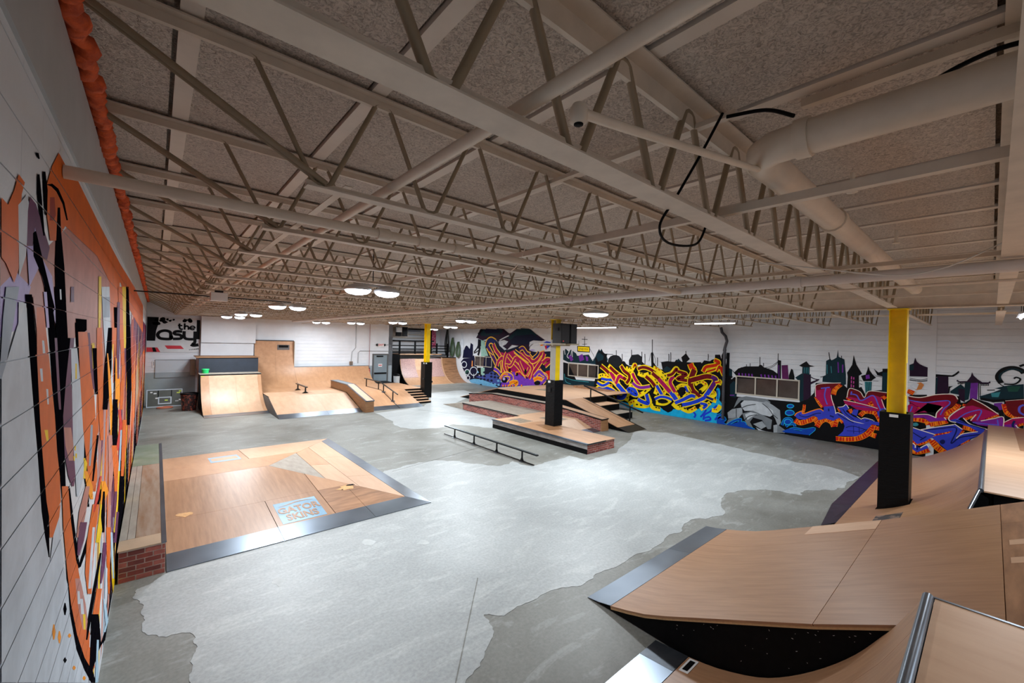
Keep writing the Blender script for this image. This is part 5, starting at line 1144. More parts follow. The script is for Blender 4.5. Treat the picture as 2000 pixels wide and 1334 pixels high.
  ('S','K',0.011,[(2.5,2.19),(2.37,2.19)]),
  ('P','P3',[(1.66,2.76),(1.57,2.81),(1.54,2.99),(1.5,2.87),(1.44,2.8),(1.34,2.74),(1.24,2.7),(1.26,2.64),(1.16,2.6),(1.2,2.53),(1.14,2.51),(1.14,2.43),(1.65,2.41)]),
  ('P','T2',[(1.66,2.76),(1.56,2.77),(1.57,2.6),(1.66,2.6)]),
  ('P','K',[(1.17,2.52),(0.76,2.51),(0.7,2.56),(0.63,2.65),(0.61,2.61),(0.66,2.54),(0.73,2.47),(1.17,2.42)]),
  ('P','P3',[(1.06,2.46),(0.83,2.47),(0.82,1.94),(1.06,1.91)]),
  ('P','T2',[(1.14,2.45),(1.04,2.41),(1.06,1.91),(1.11,1.9)]),
  ('S','K',0.014,[(1.65,2.35),(1.41,2.32),(1.17,2.4),(1.06,2.46)]),
  ('S','K',0.025,[(1.65,2.3),(1.41,2.28),(1.2,2.33),(1.06,2.38)]),
  ('S','K',0.014,[(1.15,2.43),(1.14,1.9)]),
  ('S','K',0.014,[(1.11,2.43),(1.1,1.9)]),
  ('S','K',0.014,[(1.18,2.22),(1.07,2.22)]),
  ('S','K',0.014,[(1.18,2.03),(1.07,2.04)]),
  ('S','K',0.014,[(1.18,1.94),(1.06,1.94)]),
  ('P','OR2',[(1.5,2.21),(1.4,2.25),(1.33,2.18),(1.38,2.04),(1.49,2.0),(1.58,2.08)]),
  ('P','W',[(1.65,2.1),(1.53,2.23),(1.44,2.19),(1.49,2.02)]),
  ('P','P3',[(0.67,2.35),(0.65,2.39),(0.61,2.35),(0.46,2.37),(0.39,2.51),(0.37,2.63),(0.34,2.54),(0.26,2.44),(0.17,2.36),(0.06,2.37),(0.03,2.41),(0.02,2.36),(0.07,2.32),(0.2,2.31),(0.25,2.33),(0.46,2.32),(0.61,2.32)]),
  ('P','T2',[(0.5,2.34),(0.38,2.34),(0.42,1.85),(0.51,1.8)]),
  ('P','PU',[(0.39,2.32),(0.25,2.34),(0.26,1.87),(0.4,1.85)]),
  ('S','K',0.018,[(0.63,2.32),(0.63,2.26)]),
  ('S','K',0.017,[(0.18,2.32),(0.18,2.26)]),
  ('S','K',0.018,[(0.6,2.33),(0.6,2.27)]),
  ('S','K',0.017,[(0.15,2.33),(0.15,2.26)]),
  ('S','K',0.018,[(0.58,2.33),(0.57,2.27)]),
  ('S','K',0.017,[(0.12,2.33),(0.12,2.26)]),
  ('S','K',0.018,[(0.55,2.33),(0.55,2.27)]),
  ('S','K',0.017,[(0.09,2.33),(0.09,2.27)]),
  ('S','K',0.018,[(0.52,2.33),(0.52,2.28)]),
  ('S','K',0.017,[(0.06,2.33),(0.06,2.27)]),
  ('S','K',0.015,[(0.24,2.33),(0.23,1.87)]),
  ('S','K',0.015,[(0.21,2.33),(0.2,1.88)]),
  ('P','T2',[(0.78,2.05),(0.58,2.27),(0.5,2.17),(0.51,1.93),(0.6,1.96),(0.78,1.99)]),
  ('P','P3',[(0.63,2.14),(0.5,2.13),(0.49,1.75),(0.6,1.83)]),
  ('P','K',[(0.82,2.18),(0.73,2.2),(0.79,2.14),(0.8,1.98),(0.82,1.98)]),
  ('S','K',0.109,[(-0.17,2.37),(-0.11,2.55),(-0.2,2.73),(-0.36,2.8),(-0.5,2.75),(-0.56,2.67)]),
  ('S','T2',0.04,[(-0.15,2.45),(-0.15,2.6),(-0.27,2.73),(-0.4,2.77),(-0.53,2.71)]),
  ('S','K',0.053,[(-0.48,2.85),(-0.56,2.9)]),
  ('S','K',0.036,[(-0.22,2.35),(-0.41,2.37),(-0.5,2.5),(-0.43,2.55),(-0.39,2.51)]),
  ('S','K',0.018,[(-0.09,2.59),(-0.07,2.48),(-0.17,2.32),(-0.28,2.27)]),
  ('P','T2',[(0.22,1.96),(-0.03,2.1),(-0.17,2.2),(-0.06,2.21),(-0.19,2.28),(-0.3,2.32),(-0.56,2.38),(-0.57,1.99),(-0.25,1.91),(-0.04,1.82),(0.19,1.88)]),
  ('P','T3',[(0.01,2.07),(-0.16,2.13),(-0.13,1.98),(-0.01,1.97)]),
  ('P','G2',[(-0.27,2.29),(-0.51,2.32),(-0.46,2.17),(-0.3,2.15)]),
  ('S','K',0.022,[(0.08,2.15),(-0.06,2.17)]),
  ('S','K',0.074,[(0.19,1.9),(-0.04,1.87),(-0.24,1.91)]),
  ('P','PU',[(-0.05,1.8),(-0.2,1.84),(-0.21,1.63),(-0.06,1.61)]),
  ('P','K',[(-0.14,1.62),(-0.23,1.66),(-0.24,1.39),(-0.13,1.45)]),
  ('P','K',[(0.25,1.87),(0.06,1.81),(-0.12,1.71),(-0.18,1.55),(-0.01,1.56),(0.35,1.88)]),
  ('P','K',[(1.63,1.16),(1.64,1.84),(1.16,1.9),(0.6,1.92),(0.57,1.74),(0.49,1.75),(0.35,1.9),(-0.15,1.52),(-0.24,1.45),(-0.23,1.93),(-0.57,2.01),(-0.58,1.16),(0.09,1.01),(0.81,0.25),(1.29,0.05),(1.6,-0.03)]),
 ],
 'purple': [
  ('P','N',[(24.19,3.27),(23.81,3.2),(23.2,3.14),(22.4,3.26),(22.05,3.16),(21.71,2.89),(20.94,2.57),(19.69,2.9),(18.49,2.58),(18.04,2.54),(17.09,2.63),(16.88,2.64),(16.79,0.68),(18.87,0.43),(21.91,-0.04),(23.67,-0.04),(24.93,0.06),(25.48,0.43),(26.19,1.19),(26.28,1.53),(25.95,1.78),(25.02,1.86),(24.64,2.07),(24.21,2.53)]),
  ('P','P3',[(24.44,3.38),(24.07,3.53),(24.27,3.67),(24.02,3.79),(23.85,4.04),(23.43,4.1),(21.71,4.1),(21.27,3.96),(20.83,3.72),(20.67,3.67),(20.47,3.75),(19.98,3.98),(19.49,4.06),(19.01,4.04),(18.63,3.91),(18.26,3.69),(17.81,3.47),(17.41,3.28),(17.8,3.2),(18.24,3.16),(18.73,2.86),(18.77,2.64),(18.49,2.52),(18.95,2.44),(19.68,2.87),(20.44,2.92),(20.94,2.57),(21.71,2.89),(22.06,3.23),(22.86,3.32),(23.63,3.17),(24.06,3.27)]),
  ('P','T2',[(23.96,3.71),(23.73,4.08),(21.76,4.09),(21.37,3.82),(21.74,3.61),(22.87,3.5),(23.82,3.49)]),
  ('P','T2',[(20.47,3.62),(19.88,3.98),(19.01,4.02),(18.54,3.82),(18.07,3.57),(18.52,3.44),(19.46,3.26),(20.66,3.28),(20.87,3.38)]),
  ('P','N',[(23.67,4.04),(21.87,4.06),(21.63,3.72),(23.23,3.64)]),
  ('P','N',[(20.16,3.52),(18.53,3.63),(17.63,3.32),(18.97,2.98),(20.44,2.98),(20.76,3.11)]),
  ('S','W',0.082,[(20.72,3.55),(21.24,3.38),(21.72,3.2)]),
  ('P','W',[(21.83,3.13),(21.24,3.24),(20.81,3.14),(21.06,2.94),(21.38,2.83),(20.94,2.63),(21.15,2.56),(21.71,2.85)]),
  ('P','W',[(18.74,3.15),(18.42,3.25),(17.53,3.22),(18.06,3.13),(18.51,3.03),(18.78,2.86)]),
  ('P','LV',[(18.77,2.64),(18.49,2.71),(18.22,2.66),(18.49,2.58)]),
  ('S','K',0.033,[(21.65,4.06),(21.26,3.82)]),
  ('S','K',0.032,[(24.38,3.34),(24.14,3.53)]),
  ('S','K',0.033,[(21.59,4.03),(21.21,3.79)]),
  ('S','K',0.032,[(24.35,3.39),(24.08,3.56)]),
  ('S','K',0.033,[(21.54,4.0),(21.16,3.76)]),
  ('S','K',0.032,[(24.32,3.43),(24.03,3.6)]),
  ('S','K',0.033,[(21.48,3.97),(21.11,3.74)]),
  ('S','K',0.032,[(24.29,3.47),(23.97,3.64)]),
  ('S','K',0.032,[(21.43,3.94),(21.06,3.71)]),
  ('S','K',0.032,[(24.26,3.52),(23.92,3.68)]),
  ('S','K',0.032,[(21.37,3.9),(21.02,3.68)]),
  ('S','K',0.032,[(24.23,3.56),(23.87,3.71)]),
  ('S','K',0.032,[(21.32,3.87),(20.97,3.66)]),
  ('S','K',0.032,[(24.2,3.61),(23.81,3.75)]),
  ('S','K',0.032,[(21.26,3.84),(20.92,3.63)]),
  ('S','K',0.032,[(24.17,3.65),(23.76,3.79)]),
  ('S','K',0.032,[(21.21,3.81),(20.87,3.6)]),
  ('S','K',0.032,[(24.14,3.7),(23.7,3.82)]),
  ('S','K',0.032,[(21.15,3.78),(20.82,3.58)]),
  ('S','K',0.031,[(24.11,3.74),(23.65,3.86)]),
  ('S','K',0.032,[(21.1,3.75),(20.77,3.55)]),
  ('S','K',0.031,[(24.08,3.79),(23.6,3.89)]),
  ('S','K',0.032,[(21.04,3.72),(20.73,3.52)]),
  ('S','K',0.031,[(24.06,3.83),(23.55,3.93)]),
  ('S','K',0.032,[(20.99,3.69),(20.68,3.5)]),
  ('S','K',0.031,[(24.03,3.87),(23.49,3.97)]),
  ('S','K',0.032,[(20.93,3.66),(20.63,3.47)]),
  ('S','K',0.031,[(24.0,3.92),(23.44,4.0)]),
  ('P','W',[(26.39,3.79),(26.04,3.79),(25.98,2.55),(26.23,2.0),(26.34,2.15)]),
  ('S','K',0.067,[(25.85,2.52),(25.58,2.72),(25.17,2.42)]),
  ('P','N',[(26.09,1.81),(25.98,2.4),(25.59,2.75),(25.18,2.5),(25.07,2.96),(24.8,2.85),(24.76,1.88)]),
  ('S','K',0.092,[(24.65,2.29),(24.22,2.68),(24.0,3.23)]),
  ('S','K',0.064,[(24.64,2.22),(24.21,2.38),(23.85,2.61)]),
  ('S','K',0.181,[(24.13,2.09),(23.97,2.54),(24.0,3.2)]),
  ('P','MT',[(23.81,3.2),(23.38,3.13),(23.3,2.7),(22.92,2.11),(23.76,2.03)]),
  ('P','MT',[(23.78,1.23),(23.3,1.26),(23.27,0.68),(23.7,0.65)]),
  ('P','K',[(24.15,1.2),(23.75,1.23),(23.7,0.69),(24.13,0.73)]),
  ('P','W',[(24.57,2.02),(22.45,1.99),(22.42,1.32),(24.54,1.29)]),
  ('P','LB',[(25.14,0.23),(24.56,0.36),(23.56,0.41),(22.49,0.25),(21.7,0.05),(21.91,-0.04),(23.67,-0.04),(24.93,0.06)]),
  ('P','PB',[(24.31,0.53),(23.22,0.76),(22.41,1.07),(21.62,0.82),(21.39,0.53),(21.59,0.16),(22.49,0.29),(23.56,0.44)]),
  ('P','LB',[(24.33,0.9),(24.08,0.99),(23.95,0.85),(24.2,0.8)]),
  ('P','N',[(23.47,0.66),(23.24,0.75),(23.11,0.62),(23.35,0.56)]),
  ('P','N',[(22.65,0.43),(22.42,0.52),(22.3,0.39),(22.53,0.33)]),
  ('P','LB',[(21.86,0.21),(21.65,0.3),(21.53,0.17),(21.75,0.12)]),
  ('P','N',[(23.89,0.66),(23.65,0.76),(23.52,0.62),(23.77,0.56)]),
  ('P','N',[(23.05,0.43),(22.82,0.53),(22.7,0.39),(22.93,0.34)]),
  ('P','LB',[(22.25,0.21),(22.03,0.3),(21.91,0.18),(22.13,0.12)]),
  ('P','N',[(21.52,0.89),(21.31,0.98),(21.19,0.85),(21.41,0.8)]),
  ('P','N',[(23.47,0.44),(23.23,0.53),(23.11,0.4),(23.34,0.34)]),
  ('P','LB',[(22.65,0.21),(22.42,0.31),(22.3,0.18),(22.53,0.12)]),
  ('P','N',[(21.9,0.9),(21.68,0.99),(21.57,0.86),(21.78,0.8)]),
  ('P','N',[(23.89,0.44),(23.65,0.53),(23.52,0.4),(23.76,0.34)]),
  ('P','LB',[(23.05,0.22),(22.82,0.31),(22.7,0.18),(22.93,0.12)]),
  ('P','N',[(22.29,0.91),(22.07,0.99),(21.95,0.86),(22.17,0.81)]),
  ('P','N',[(21.52,0.68),(21.3,0.77),(21.19,0.64),(21.4,0.59)]),
  ('P','LB',[(23.46,0.22),(23.23,0.31),(23.1,0.18),(23.34,0.12)]),
  ('P','N',[(22.68,0.92),(22.46,1.0),(22.34,0.87),(22.56,0.82)]),
  ('P','N',[(21.9,0.69),(21.68,0.78),(21.56,0.65),(21.78,0.59)]),
  ('P','LB',[(23.89,0.22),(23.64,0.31),(23.52,0.18),(23.76,0.12)]),
  ('P','N',[(23.09,0.93),(22.86,1.01),(22.73,0.88),(22.97,0.83)]),
  ('P','N',[(22.28,0.69),(22.06,0.78),(21.94,0.65),(22.17,0.6)]),
  ('P','LB',[(21.51,0.47),(21.3,0.56),(21.19,0.43),(21.4,0.38)]),
  ('P','N',[(23.5,0.93),(23.27,1.02),(23.14,0.89),(23.38,0.84)]),
  ('P','N',[(22.68,0.7),(22.45,0.79),(22.33,0.66),(22.56,0.6)]),
  ('P','LB',[(21.89,0.48),(21.68,0.56),(21.56,0.44),(21.78,0.38)]),
  ('P','N',[(23.88,-0.01),(23.64,0.09),(23.51,-0.04),(23.75,-0.1)]),
  ('P','W',[(25.48,1.35),(25.51,1.23),(25.61,1.14),(25.76,1.08),(25.93,1.07),(26.09,1.11),(26.2,1.19),(26.24,1.3),(26.21,1.41),(26.1,1.51),(25.95,1.57),(25.78,1.58),(25.63,1.54),(25.52,1.45)]),
  ('P','N',[(25.56,1.34),(25.59,1.26),(25.66,1.18),(25.78,1.14),(25.91,1.13),(26.04,1.16),(26.12,1.22),(26.16,1.31),(26.13,1.39),(26.05,1.46),(25.93,1.51),(25.8,1.52),(25.68,1.49),(25.59,1.42)]),
  ('P','W',[(25.08,0.8),(25.11,0.7),(25.2,0.61),(25.34,0.55),(25.49,0.54),(25.63,0.58),(25.74,0.65),(25.78,0.75),(25.75,0.86),(25.65,0.95),(25.51,1.0),(25.36,1.01),(25.22,0.98),(25.12,0.9)]),
  ('P','G2',[(25.16,0.8),(25.18,0.72),(25.26,0.65),(25.36,0.61),(25.48,0.6),(25.59,0.63),(25.66,0.68),(25.69,0.76),(25.67,0.84),(25.6,0.9),(25.49,0.94),(25.38,0.95),(25.27,0.93),(25.19,0.87)]),
  ('P','W',[(24.14,0.95),(24.18,0.8),(24.3,0.68),(24.49,0.6),(24.71,0.58),(24.91,0.63),(25.05,0.73),(25.11,0.88),(25.06,1.03),(24.93,1.15),(24.74,1.23),(24.52,1.24),(24.33,1.19),(24.19,1.09)]),
  ('P','N',[(24.21,0.94),(24.25,0.82),(24.35,0.72),(24.51,0.65),(24.69,0.64),(24.86,0.68),(24.98,0.77),(25.03,0.88),(24.99,1.01),(24.88,1.11),(24.72,1.17),(24.54,1.19),(24.37,1.14),(24.26,1.06)]),
  ('P','W',[(25.03,0.39),(25.05,0.32),(25.11,0.25),(25.21,0.21),(25.32,0.2),(25.43,0.22),(25.5,0.28),(25.53,0.35),(25.51,0.43),(25.44,0.5),(25.34,0.54),(25.23,0.55),(25.13,0.52),(25.05,0.47)]),
  ('P','N',[(25.1,0.39),(25.12,0.34),(25.16,0.29),(25.23,0.27),(25.31,0.26),(25.38,0.27),(25.43,0.31),(25.45,0.36),(25.43,0.41),(25.39,0.45),(25.32,0.48),(25.24,0.49),(25.17,0.47),(25.12,0.43)]),
  ('P','N',[(25.26,0.73),(25.27,0.7),(25.31,0.67),(25.36,0.65),(25.42,0.65),(25.47,0.66),(25.51,0.68),(25.52,0.71),(25.51,0.75),(25.48,0.78),(25.42,0.8),(25.36,0.8),(25.31,0.79),(25.27,0.77)]),
  ('S','W',0.065,[(24.58,0.73),(24.57,0.43)]),
  ('P','OR2',[(24.88,1.66),(24.75,1.67),(24.73,1.24),(24.89,1.23)]),
  ('P','R',[(17.3,1.41),(17.13,1.51),(16.84,1.5),(16.81,0.68),(17.01,0.68)]),
  ('P','T2',[(17.56,1.57),(16.89,1.83),(16.84,1.53),(17.21,1.45)]),
  ('P','OR',[(17.83,2.98),(17.53,3.05),(17.48,2.99),(17.74,2.92)]),
  ('P','BL',[(17.75,3.04),(17.28,3.22),(16.94,3.18),(17.01,2.91),(17.22,2.78),(17.44,2.99)]),
  ('P','R',[(17.44,2.96),(17.22,2.93),(17.3,2.69)]),
  ('P','MG',[(22.82,2.43),(21.68,2.26),(21.11,1.61),(21.25,1.05),(20.06,1.08),(18.42,0.89),(17.11,1.12),(17.74,1.62),(17.42,2.5),(17.86,2.58),(18.38,2.15),(18.95,2.44),(20.22,2.59),(20.93,2.36),(22.02,2.46)]),
  ('P','VI',[(21.41,0.94),(20.16,1.2),(18.88,0.85),(18.08,1.35),(17.73,1.56),(17.16,1.12),(17.61,0.59),(20.33,0.26),(21.48,0.11),(21.28,0.54)]),
  ('S','OY',0.514,[(23.07,2.75),(22.97,3.07),(22.62,3.2),(22.16,3.05)]),
  ('S','NV',0.343,[(23.07,2.75),(22.97,3.07),(22.62,3.2),(22.16,3.05)]),
  ('S','OY',0.426,[(23.01,2.75),(22.7,2.44),(22.46,2.16),(22.1,1.76),(21.87,1.46)]),
  ('S','PD',0.265,[(23.01,2.75),(22.7,2.44),(22.46,2.16),(22.1,1.76),(21.87,1.46)]),
  ('S','OY',0.372,[(22.38,2.94),(22.08,2.53),(21.68,2.2),(21.44,1.79),(21.3,1.05)]),
  ('S','MG',0.228,[(22.38,2.94),(22.08,2.53),(21.68,2.2),(21.44,1.79),(21.3,1.05)]),
  ('S','OY',0.326,[(21.87,1.46),(21.77,1.78),(21.29,2.01),(21.25,1.05)]),
  ('S','MG',0.204,[(21.87,1.46),(21.77,1.78),(21.29,2.01),(21.25,1.05)]),
  ('S','OY',0.324,[(20.93,2.4),(21.13,2.01),(21.16,1.47),(20.78,1.09)]),
  ('S','MG',0.203,[(20.93,2.4),(21.13,2.01),(21.16,1.47),(20.78,1.09)]),
  ('S','OY',0.316,[(22.25,1.26),(21.85,1.15),(21.52,0.93)]),
  ('S','VI',0.192,[(22.25,1.26),(21.85,1.15),(21.52,0.93)]),
  ('S','OY',0.308,[(20.77,2.23),(20.35,1.92),(19.88,1.65),(19.38,1.29),(18.94,0.97)]),
  ('S','MG',0.193,[(20.77,2.23),(20.35,1.92),(19.88,1.65),(19.38,1.29),(18.94,0.97)]),
  ('S','OY',0.272,[(21.01,1.58),(20.48,1.58),(20.1,2.06),(19.95,2.1)]),
  ('S','MG',0.163,[(21.01,1.58),(20.48,1.58),(20.1,2.06),(19.95,2.1)]),
  ('S','OY',0.317,[(20.9,1.48),(20.62,1.17),(20.36,1.05)]),
  ('S','R2',0.191,[(20.9,1.48),(20.62,1.17),(20.36,1.05)]),
  ('S','OY',0.313,[(20.12,2.53),(19.61,2.28),(19.12,2.05),(18.78,1.87)]),
  ('S','NV',0.202,[(20.12,2.53),(19.61,2.28),(19.12,2.05),(18.78,1.87)]),
  ('S','OY',0.305,[(19.61,2.35),(19.12,2.05),(18.55,1.73),(18.44,1.36),(18.74,0.89)]),
  ('S','MG',0.197,[(19.61,2.35),(19.12,2.05),(18.55,1.73),(18.44,1.36),(18.74,0.89)]),
  ('S','OY',0.26,[(19.69,1.89),(19.38,1.45),(19.08,1.12),(18.85,1.3),(18.72,1.53)]),
  ('S','MG',0.164,[(19.69,1.89),(19.38,1.45),(19.08,1.12),(18.85,1.3),(18.72,1.53)]),
  ('S','OY',0.296,[(19.67,2.64),(19.34,2.75),(18.95,2.44),(18.62,2.39)]),
  ('S','PD',0.185,[(19.67,2.64),(19.34,2.75),(18.95,2.44),(18.62,2.39)]),
  ('S','OY',0.321,[(18.7,2.13),(18.46,1.95),(18.06,2.1),(17.77,2.42),(17.42,2.53)]),
  ('S','MG',0.2,[(18.7,2.13),(18.46,1.95),(18.06,2.1),(17.77,2.42),(17.42,2.53)]),
  ('S','OY',0.318,[(17.42,2.5),(17.58,2.13),(17.92,1.74),(18.26,1.34),(18.42,0.95)]),
  ('S','MG',0.199,[(17.42,2.5),(17.58,2.13),(17.92,1.74),(18.26,1.34),(18.42,0.95)]),
  ('S','OY',0.25,[(18.38,2.15),(18.07,2.35),(17.9,2.57)]),
  ('S','NV',0.157,[(18.38,2.15),(18.07,2.35),(17.9,2.57)]),
  ('S','OY',0.305,[(17.57,1.91),(17.2,2.14),(16.94,2.07),(17.35,1.74)]),
  ('S','MG',0.184,[(17.57,1.91),(17.2,2.14),(16.94,2.07),(17.35,1.74)]),
  ('S','OY',0.299,[(18.25,1.03),(17.86,1.37),(17.55,1.27),(17.2,1.11),(17.53,0.72)]),
  ('S','VI',0.188,[(18.25,1.03),(17.86,1.37),(17.55,1.27),(17.2,1.11),(17.53,0.72)]),
  ('S','OY',0.358,[(21.5,0.55),(21.19,0.89),(20.72,0.99),(20.3,0.79),(20.74,0.35)]),
  ('S','VI',0.199,[(21.5,0.55),(21.19,0.89),(20.72,0.99),(20.3,0.79),(20.74,0.35)]),
  ('S','OY',0.248,[(18.28,0.8),(17.97,0.96),(17.53,0.93)]),
  ('S','OR',0.142,[(18.28,0.8),(17.97,0.96),(17.53,0.93)]),
  ('S','OY',0.268,[(20.54,0.4),(20.19,0.54),(19.79,0.54),(20.03,0.32)]),
  ('S','OR',0.154,[(20.54,0.4),(20.19,0.54),(19.79,0.54),(20.03,0.32)]),
  ('P','K',[(20.76,0.62),(20.78,0.53),(20.87,0.45),(20.99,0.4),(21.13,0.39),(21.26,0.41),(21.36,0.48),(21.39,0.56),(21.36,0.65),(21.28,0.73),(21.15,0.78),(21.01,0.79),(20.88,0.77),(20.79,0.7)]),
  ('P','LV',[(20.99,0.67),(21.0,0.62),(21.04,0.58),(21.09,0.56),(21.15,0.55),(21.21,0.57),(21.25,0.6),(21.27,0.64),(21.25,0.69),(21.22,0.73),(21.16,0.75),(21.1,0.75),(21.04,0.74),(21.0,0.71)]),
  ('P','K',[(17.7,0.7),(17.72,0.64),(17.79,0.59),(17.9,0.55),(18.02,0.54),(18.13,0.55),(18.2,0.59),(18.23,0.65),(18.21,0.71),(18.13,0.77),(18.03,0.8),(17.91,0.81),(17.8,0.8),(17.73,0.76)]),
  ('P','K',[(20.45,1.28),(20.46,1.22),(20.49,1.17),(20.54,1.14),(20.6,1.14),(20.65,1.16),(20.68,1.2),(20.7,1.26),(20.69,1.32),(20.66,1.37),(20.61,1.4),(20.55,1.4),(20.5,1.38),(20.47,1.34)]),
  ('P','K',[(19.71,1.07),(19.72,1.02),(19.76,0.98),(19.82,0.95),(19.89,0.95),(19.95,0.96),(19.99,1.0),(20.01,1.05),(19.99,1.1),(19.95,1.14),(19.89,1.16),(19.83,1.17),(19.77,1.15),(19.73,1.12)]),
  ('P','K',[(18.93,1.29),(18.94,1.22),(18.97,1.16),(19.01,1.13),(19.06,1.12),(19.11,1.15),(19.14,1.2),(19.16,1.27),(19.15,1.34),(19.12,1.4),(19.07,1.44),(19.02,1.44),(18.98,1.41),(18.94,1.36)]),
  ('S','OR',0.106,[(21.45,0.59),(21.19,0.95),(20.72,0.99)]),
  ('S','OR',0.085,[(19.96,1.02),(19.91,1.19),(19.47,1.25)]),
  ('S','OY',0.077,[(20.22,2.52),(19.71,2.25),(18.78,1.84)]),
  ('S','OY',0.06,[(22.82,2.4),(22.35,2.17)]),
  ('S','OY',0.059,[(18.38,2.18),(18.71,2.45)]),
  ('S','OY',0.056,[(17.73,1.56),(17.38,1.28),(17.11,1.09)]),
  ('P','OR',[(21.27,0.25),(21.13,0.27),(21.14,0.14),(21.26,0.12)]),
  ('P','OR',[(21.0,0.27),(20.87,0.3),(20.87,0.17),(21.0,0.15)]),
  ('P','OR',[(20.74,0.3),(20.61,0.32),(20.61,0.19),(20.74,0.17)]),
  ('P','OR',[(20.54,0.32),(20.4,0.34),(20.41,0.21),(20.53,0.2)]),
  ('P','OR',[(20.28,0.34),(20.15,0.37),(20.15,0.24),(20.28,0.22)]),
  ('P','OR',[(19.44,0.43),(19.31,0.45),(19.32,0.32),(19.43,0.31)]),
 ],
 'yellow': [
  ('P','CY',[(12.7,0.46),(12.44,0.35),(11.88,0.31),(11.39,0.27),(10.77,0.21),(9.89,0.3),(9.2,0.33),(8.54,0.33),(8.08,0.52),(7.63,0.76),(7.38,1.03),(7.36,1.51),(7.26,1.34),(7.29,0.98),(7.06,0.72),(7.28,0.46),(7.02,0.29),(7.01,-0.0),(8.22,-0.01),(9.88,-0.0),(11.39,-0.01),(11.92,0.16),(12.65,0.25)]),
  ('P','K',[(9.96,0.39),(9.2,0.4),(9.33,0.22),(9.5,0.13),(9.74,0.22)]),
  ('S','BL',0.08,[(8.35,0.33),(8.25,0.22),(8.31,0.09)]),
  ('S','BL',0.077,[(7.91,0.06),(7.86,0.28),(7.63,0.46),(7.37,0.74)]),
  ('S','BL',0.077,[(7.91,0.12),(7.68,0.22),(7.62,0.11),(7.85,0.04)]),
  ('S','BL',0.075,[(7.44,0.13),(7.27,0.34),(7.13,0.3),(7.33,0.12)]),
  ('S','BL',0.078,[(7.8,0.5),(7.92,0.3),(8.04,0.16)]),
  ('S','BL',0.074,[(7.18,0.06),(7.05,0.2)]),
  ('S','CY',0.029,[(7.62,0.26),(7.34,0.51),(7.09,0.72)]),
  ('S','Y',0.223,[(13.25,2.03),(12.87,1.69),(12.42,1.32),(11.99,0.97),(11.57,0.59)]),
  ('S','Y',0.227,[(13.46,1.42),(13.14,1.52),(12.78,1.4),(12.33,1.15),(11.9,0.77)]),
  ('S','Y',0.225,[(13.66,0.65),(13.3,0.91),(12.67,0.9),(12.15,0.63),(11.56,0.45)]),
  ('S','Y',0.229,[(13.49,1.12),(13.03,1.01),(12.54,0.99)]),
  ('S','Y',0.224,[(12.88,0.66),(12.53,0.44),(12.01,0.33)]),
  ('S','Y',0.215,[(12.8,2.06),(12.26,1.7),(11.76,1.45),(11.42,1.17)]),
  ('S','Y',0.213,[(12.07,2.11),(11.77,1.81),(11.52,1.58),(11.75,1.21)]),
  ('S','Y',0.21,[(11.77,1.98),(11.45,1.94),(11.29,2.19),(11.25,2.09)]),
  ('S','Y',0.205,[(11.44,1.83),(11.19,1.43),(10.87,1.15),(10.42,1.13)]),
  ('S','Y',0.205,[(11.66,1.01),(11.33,0.73),(10.86,0.81),(10.42,1.2)]),
  ('S','Y',0.199,[(11.13,1.96),(10.75,2.12),(10.3,1.98),(9.89,1.71)]),
  ('S','Y',0.205,[(11.09,1.79),(10.77,1.71),(10.51,1.8)]),
  ('S','Y',0.197,[(10.81,1.71),(10.29,1.61),(10.06,1.3),(10.16,0.89)]),
  ('S','Y',0.2,[(11.09,0.51),(10.7,0.39),(10.4,0.46),(10.56,0.85)]),
  ('S','Y',0.191,[(10.37,1.88),(9.92,1.51),(9.49,1.1),(9.07,0.7)]),
  ('S','Y',0.192,[(10.09,1.3),(9.83,0.93),(9.63,1.21),(9.71,1.66)]),
  ('S','Y',0.196,[(10.3,2.11),(9.93,1.94),(9.64,1.67)]),
  ('S','Y',0.188,[(9.72,1.79),(9.41,1.91),(9.18,2.16),(9.04,2.01)]),
  ('S','Y',0.188,[(9.27,1.77),(9.47,1.52),(9.25,1.19),(9.01,0.83)]),
  ('S','Y',0.186,[(9.11,2.03),(8.71,1.91),(9.07,1.69),(8.58,1.64)]),
  ('S','Y',0.182,[(9.12,1.27),(8.89,1.42),(8.6,1.38),(8.5,1.21),(8.78,0.89)]),
  ('S','Y',0.181,[(8.53,2.39),(8.31,2.09),(8.51,1.64),(8.38,1.22),(8.0,0.99)]),
  ('S','Y',0.169,[(8.58,1.67),(8.08,1.8),(7.66,1.93),(7.4,1.8),(7.59,1.43),(7.88,1.0)]),
  ('S','Y',0.17,[(8.0,2.08),(7.82,2.31),(7.5,2.36),(7.33,2.52),(7.54,2.61)]),
  ('S','Y',0.171,[(7.82,2.1),(7.55,2.2),(7.3,2.34)]),
  ('S','Y',0.174,[(8.32,1.53),(8.08,1.65),(7.83,1.52),(8.07,1.25)]),
  ('S','Y',0.18,[(9.17,0.62),(8.78,0.8),(8.43,0.97),(8.12,0.94)]),
  ('S','Y',0.175,[(8.77,0.52),(8.36,0.7),(7.94,0.9),(7.7,1.17)]),
  ('S','Y',0.173,[(8.05,0.49),(7.78,0.71),(7.64,0.82)]),
  ('S','Y',0.19,[(10.15,0.7),(9.76,0.81),(9.41,0.75),(9.68,0.52),(10.11,0.5)]),
  ('S','Y',0.199,[(10.36,0.4),(10.25,0.25),(9.88,0.23)]),
  ('S','Y',0.168,[(7.48,1.67),(7.28,1.75),(7.31,1.6)]),
  ('S','Y',0.172,[(7.68,1.36),(7.47,1.2),(7.64,1.0),(7.4,0.91)]),
  ('S','Y',0.169,[(7.23,0.76),(7.37,0.53),(7.57,0.53)]),
  ('S','Y',0.209,[(11.55,0.24),(11.24,0.42),(10.77,0.38)]),
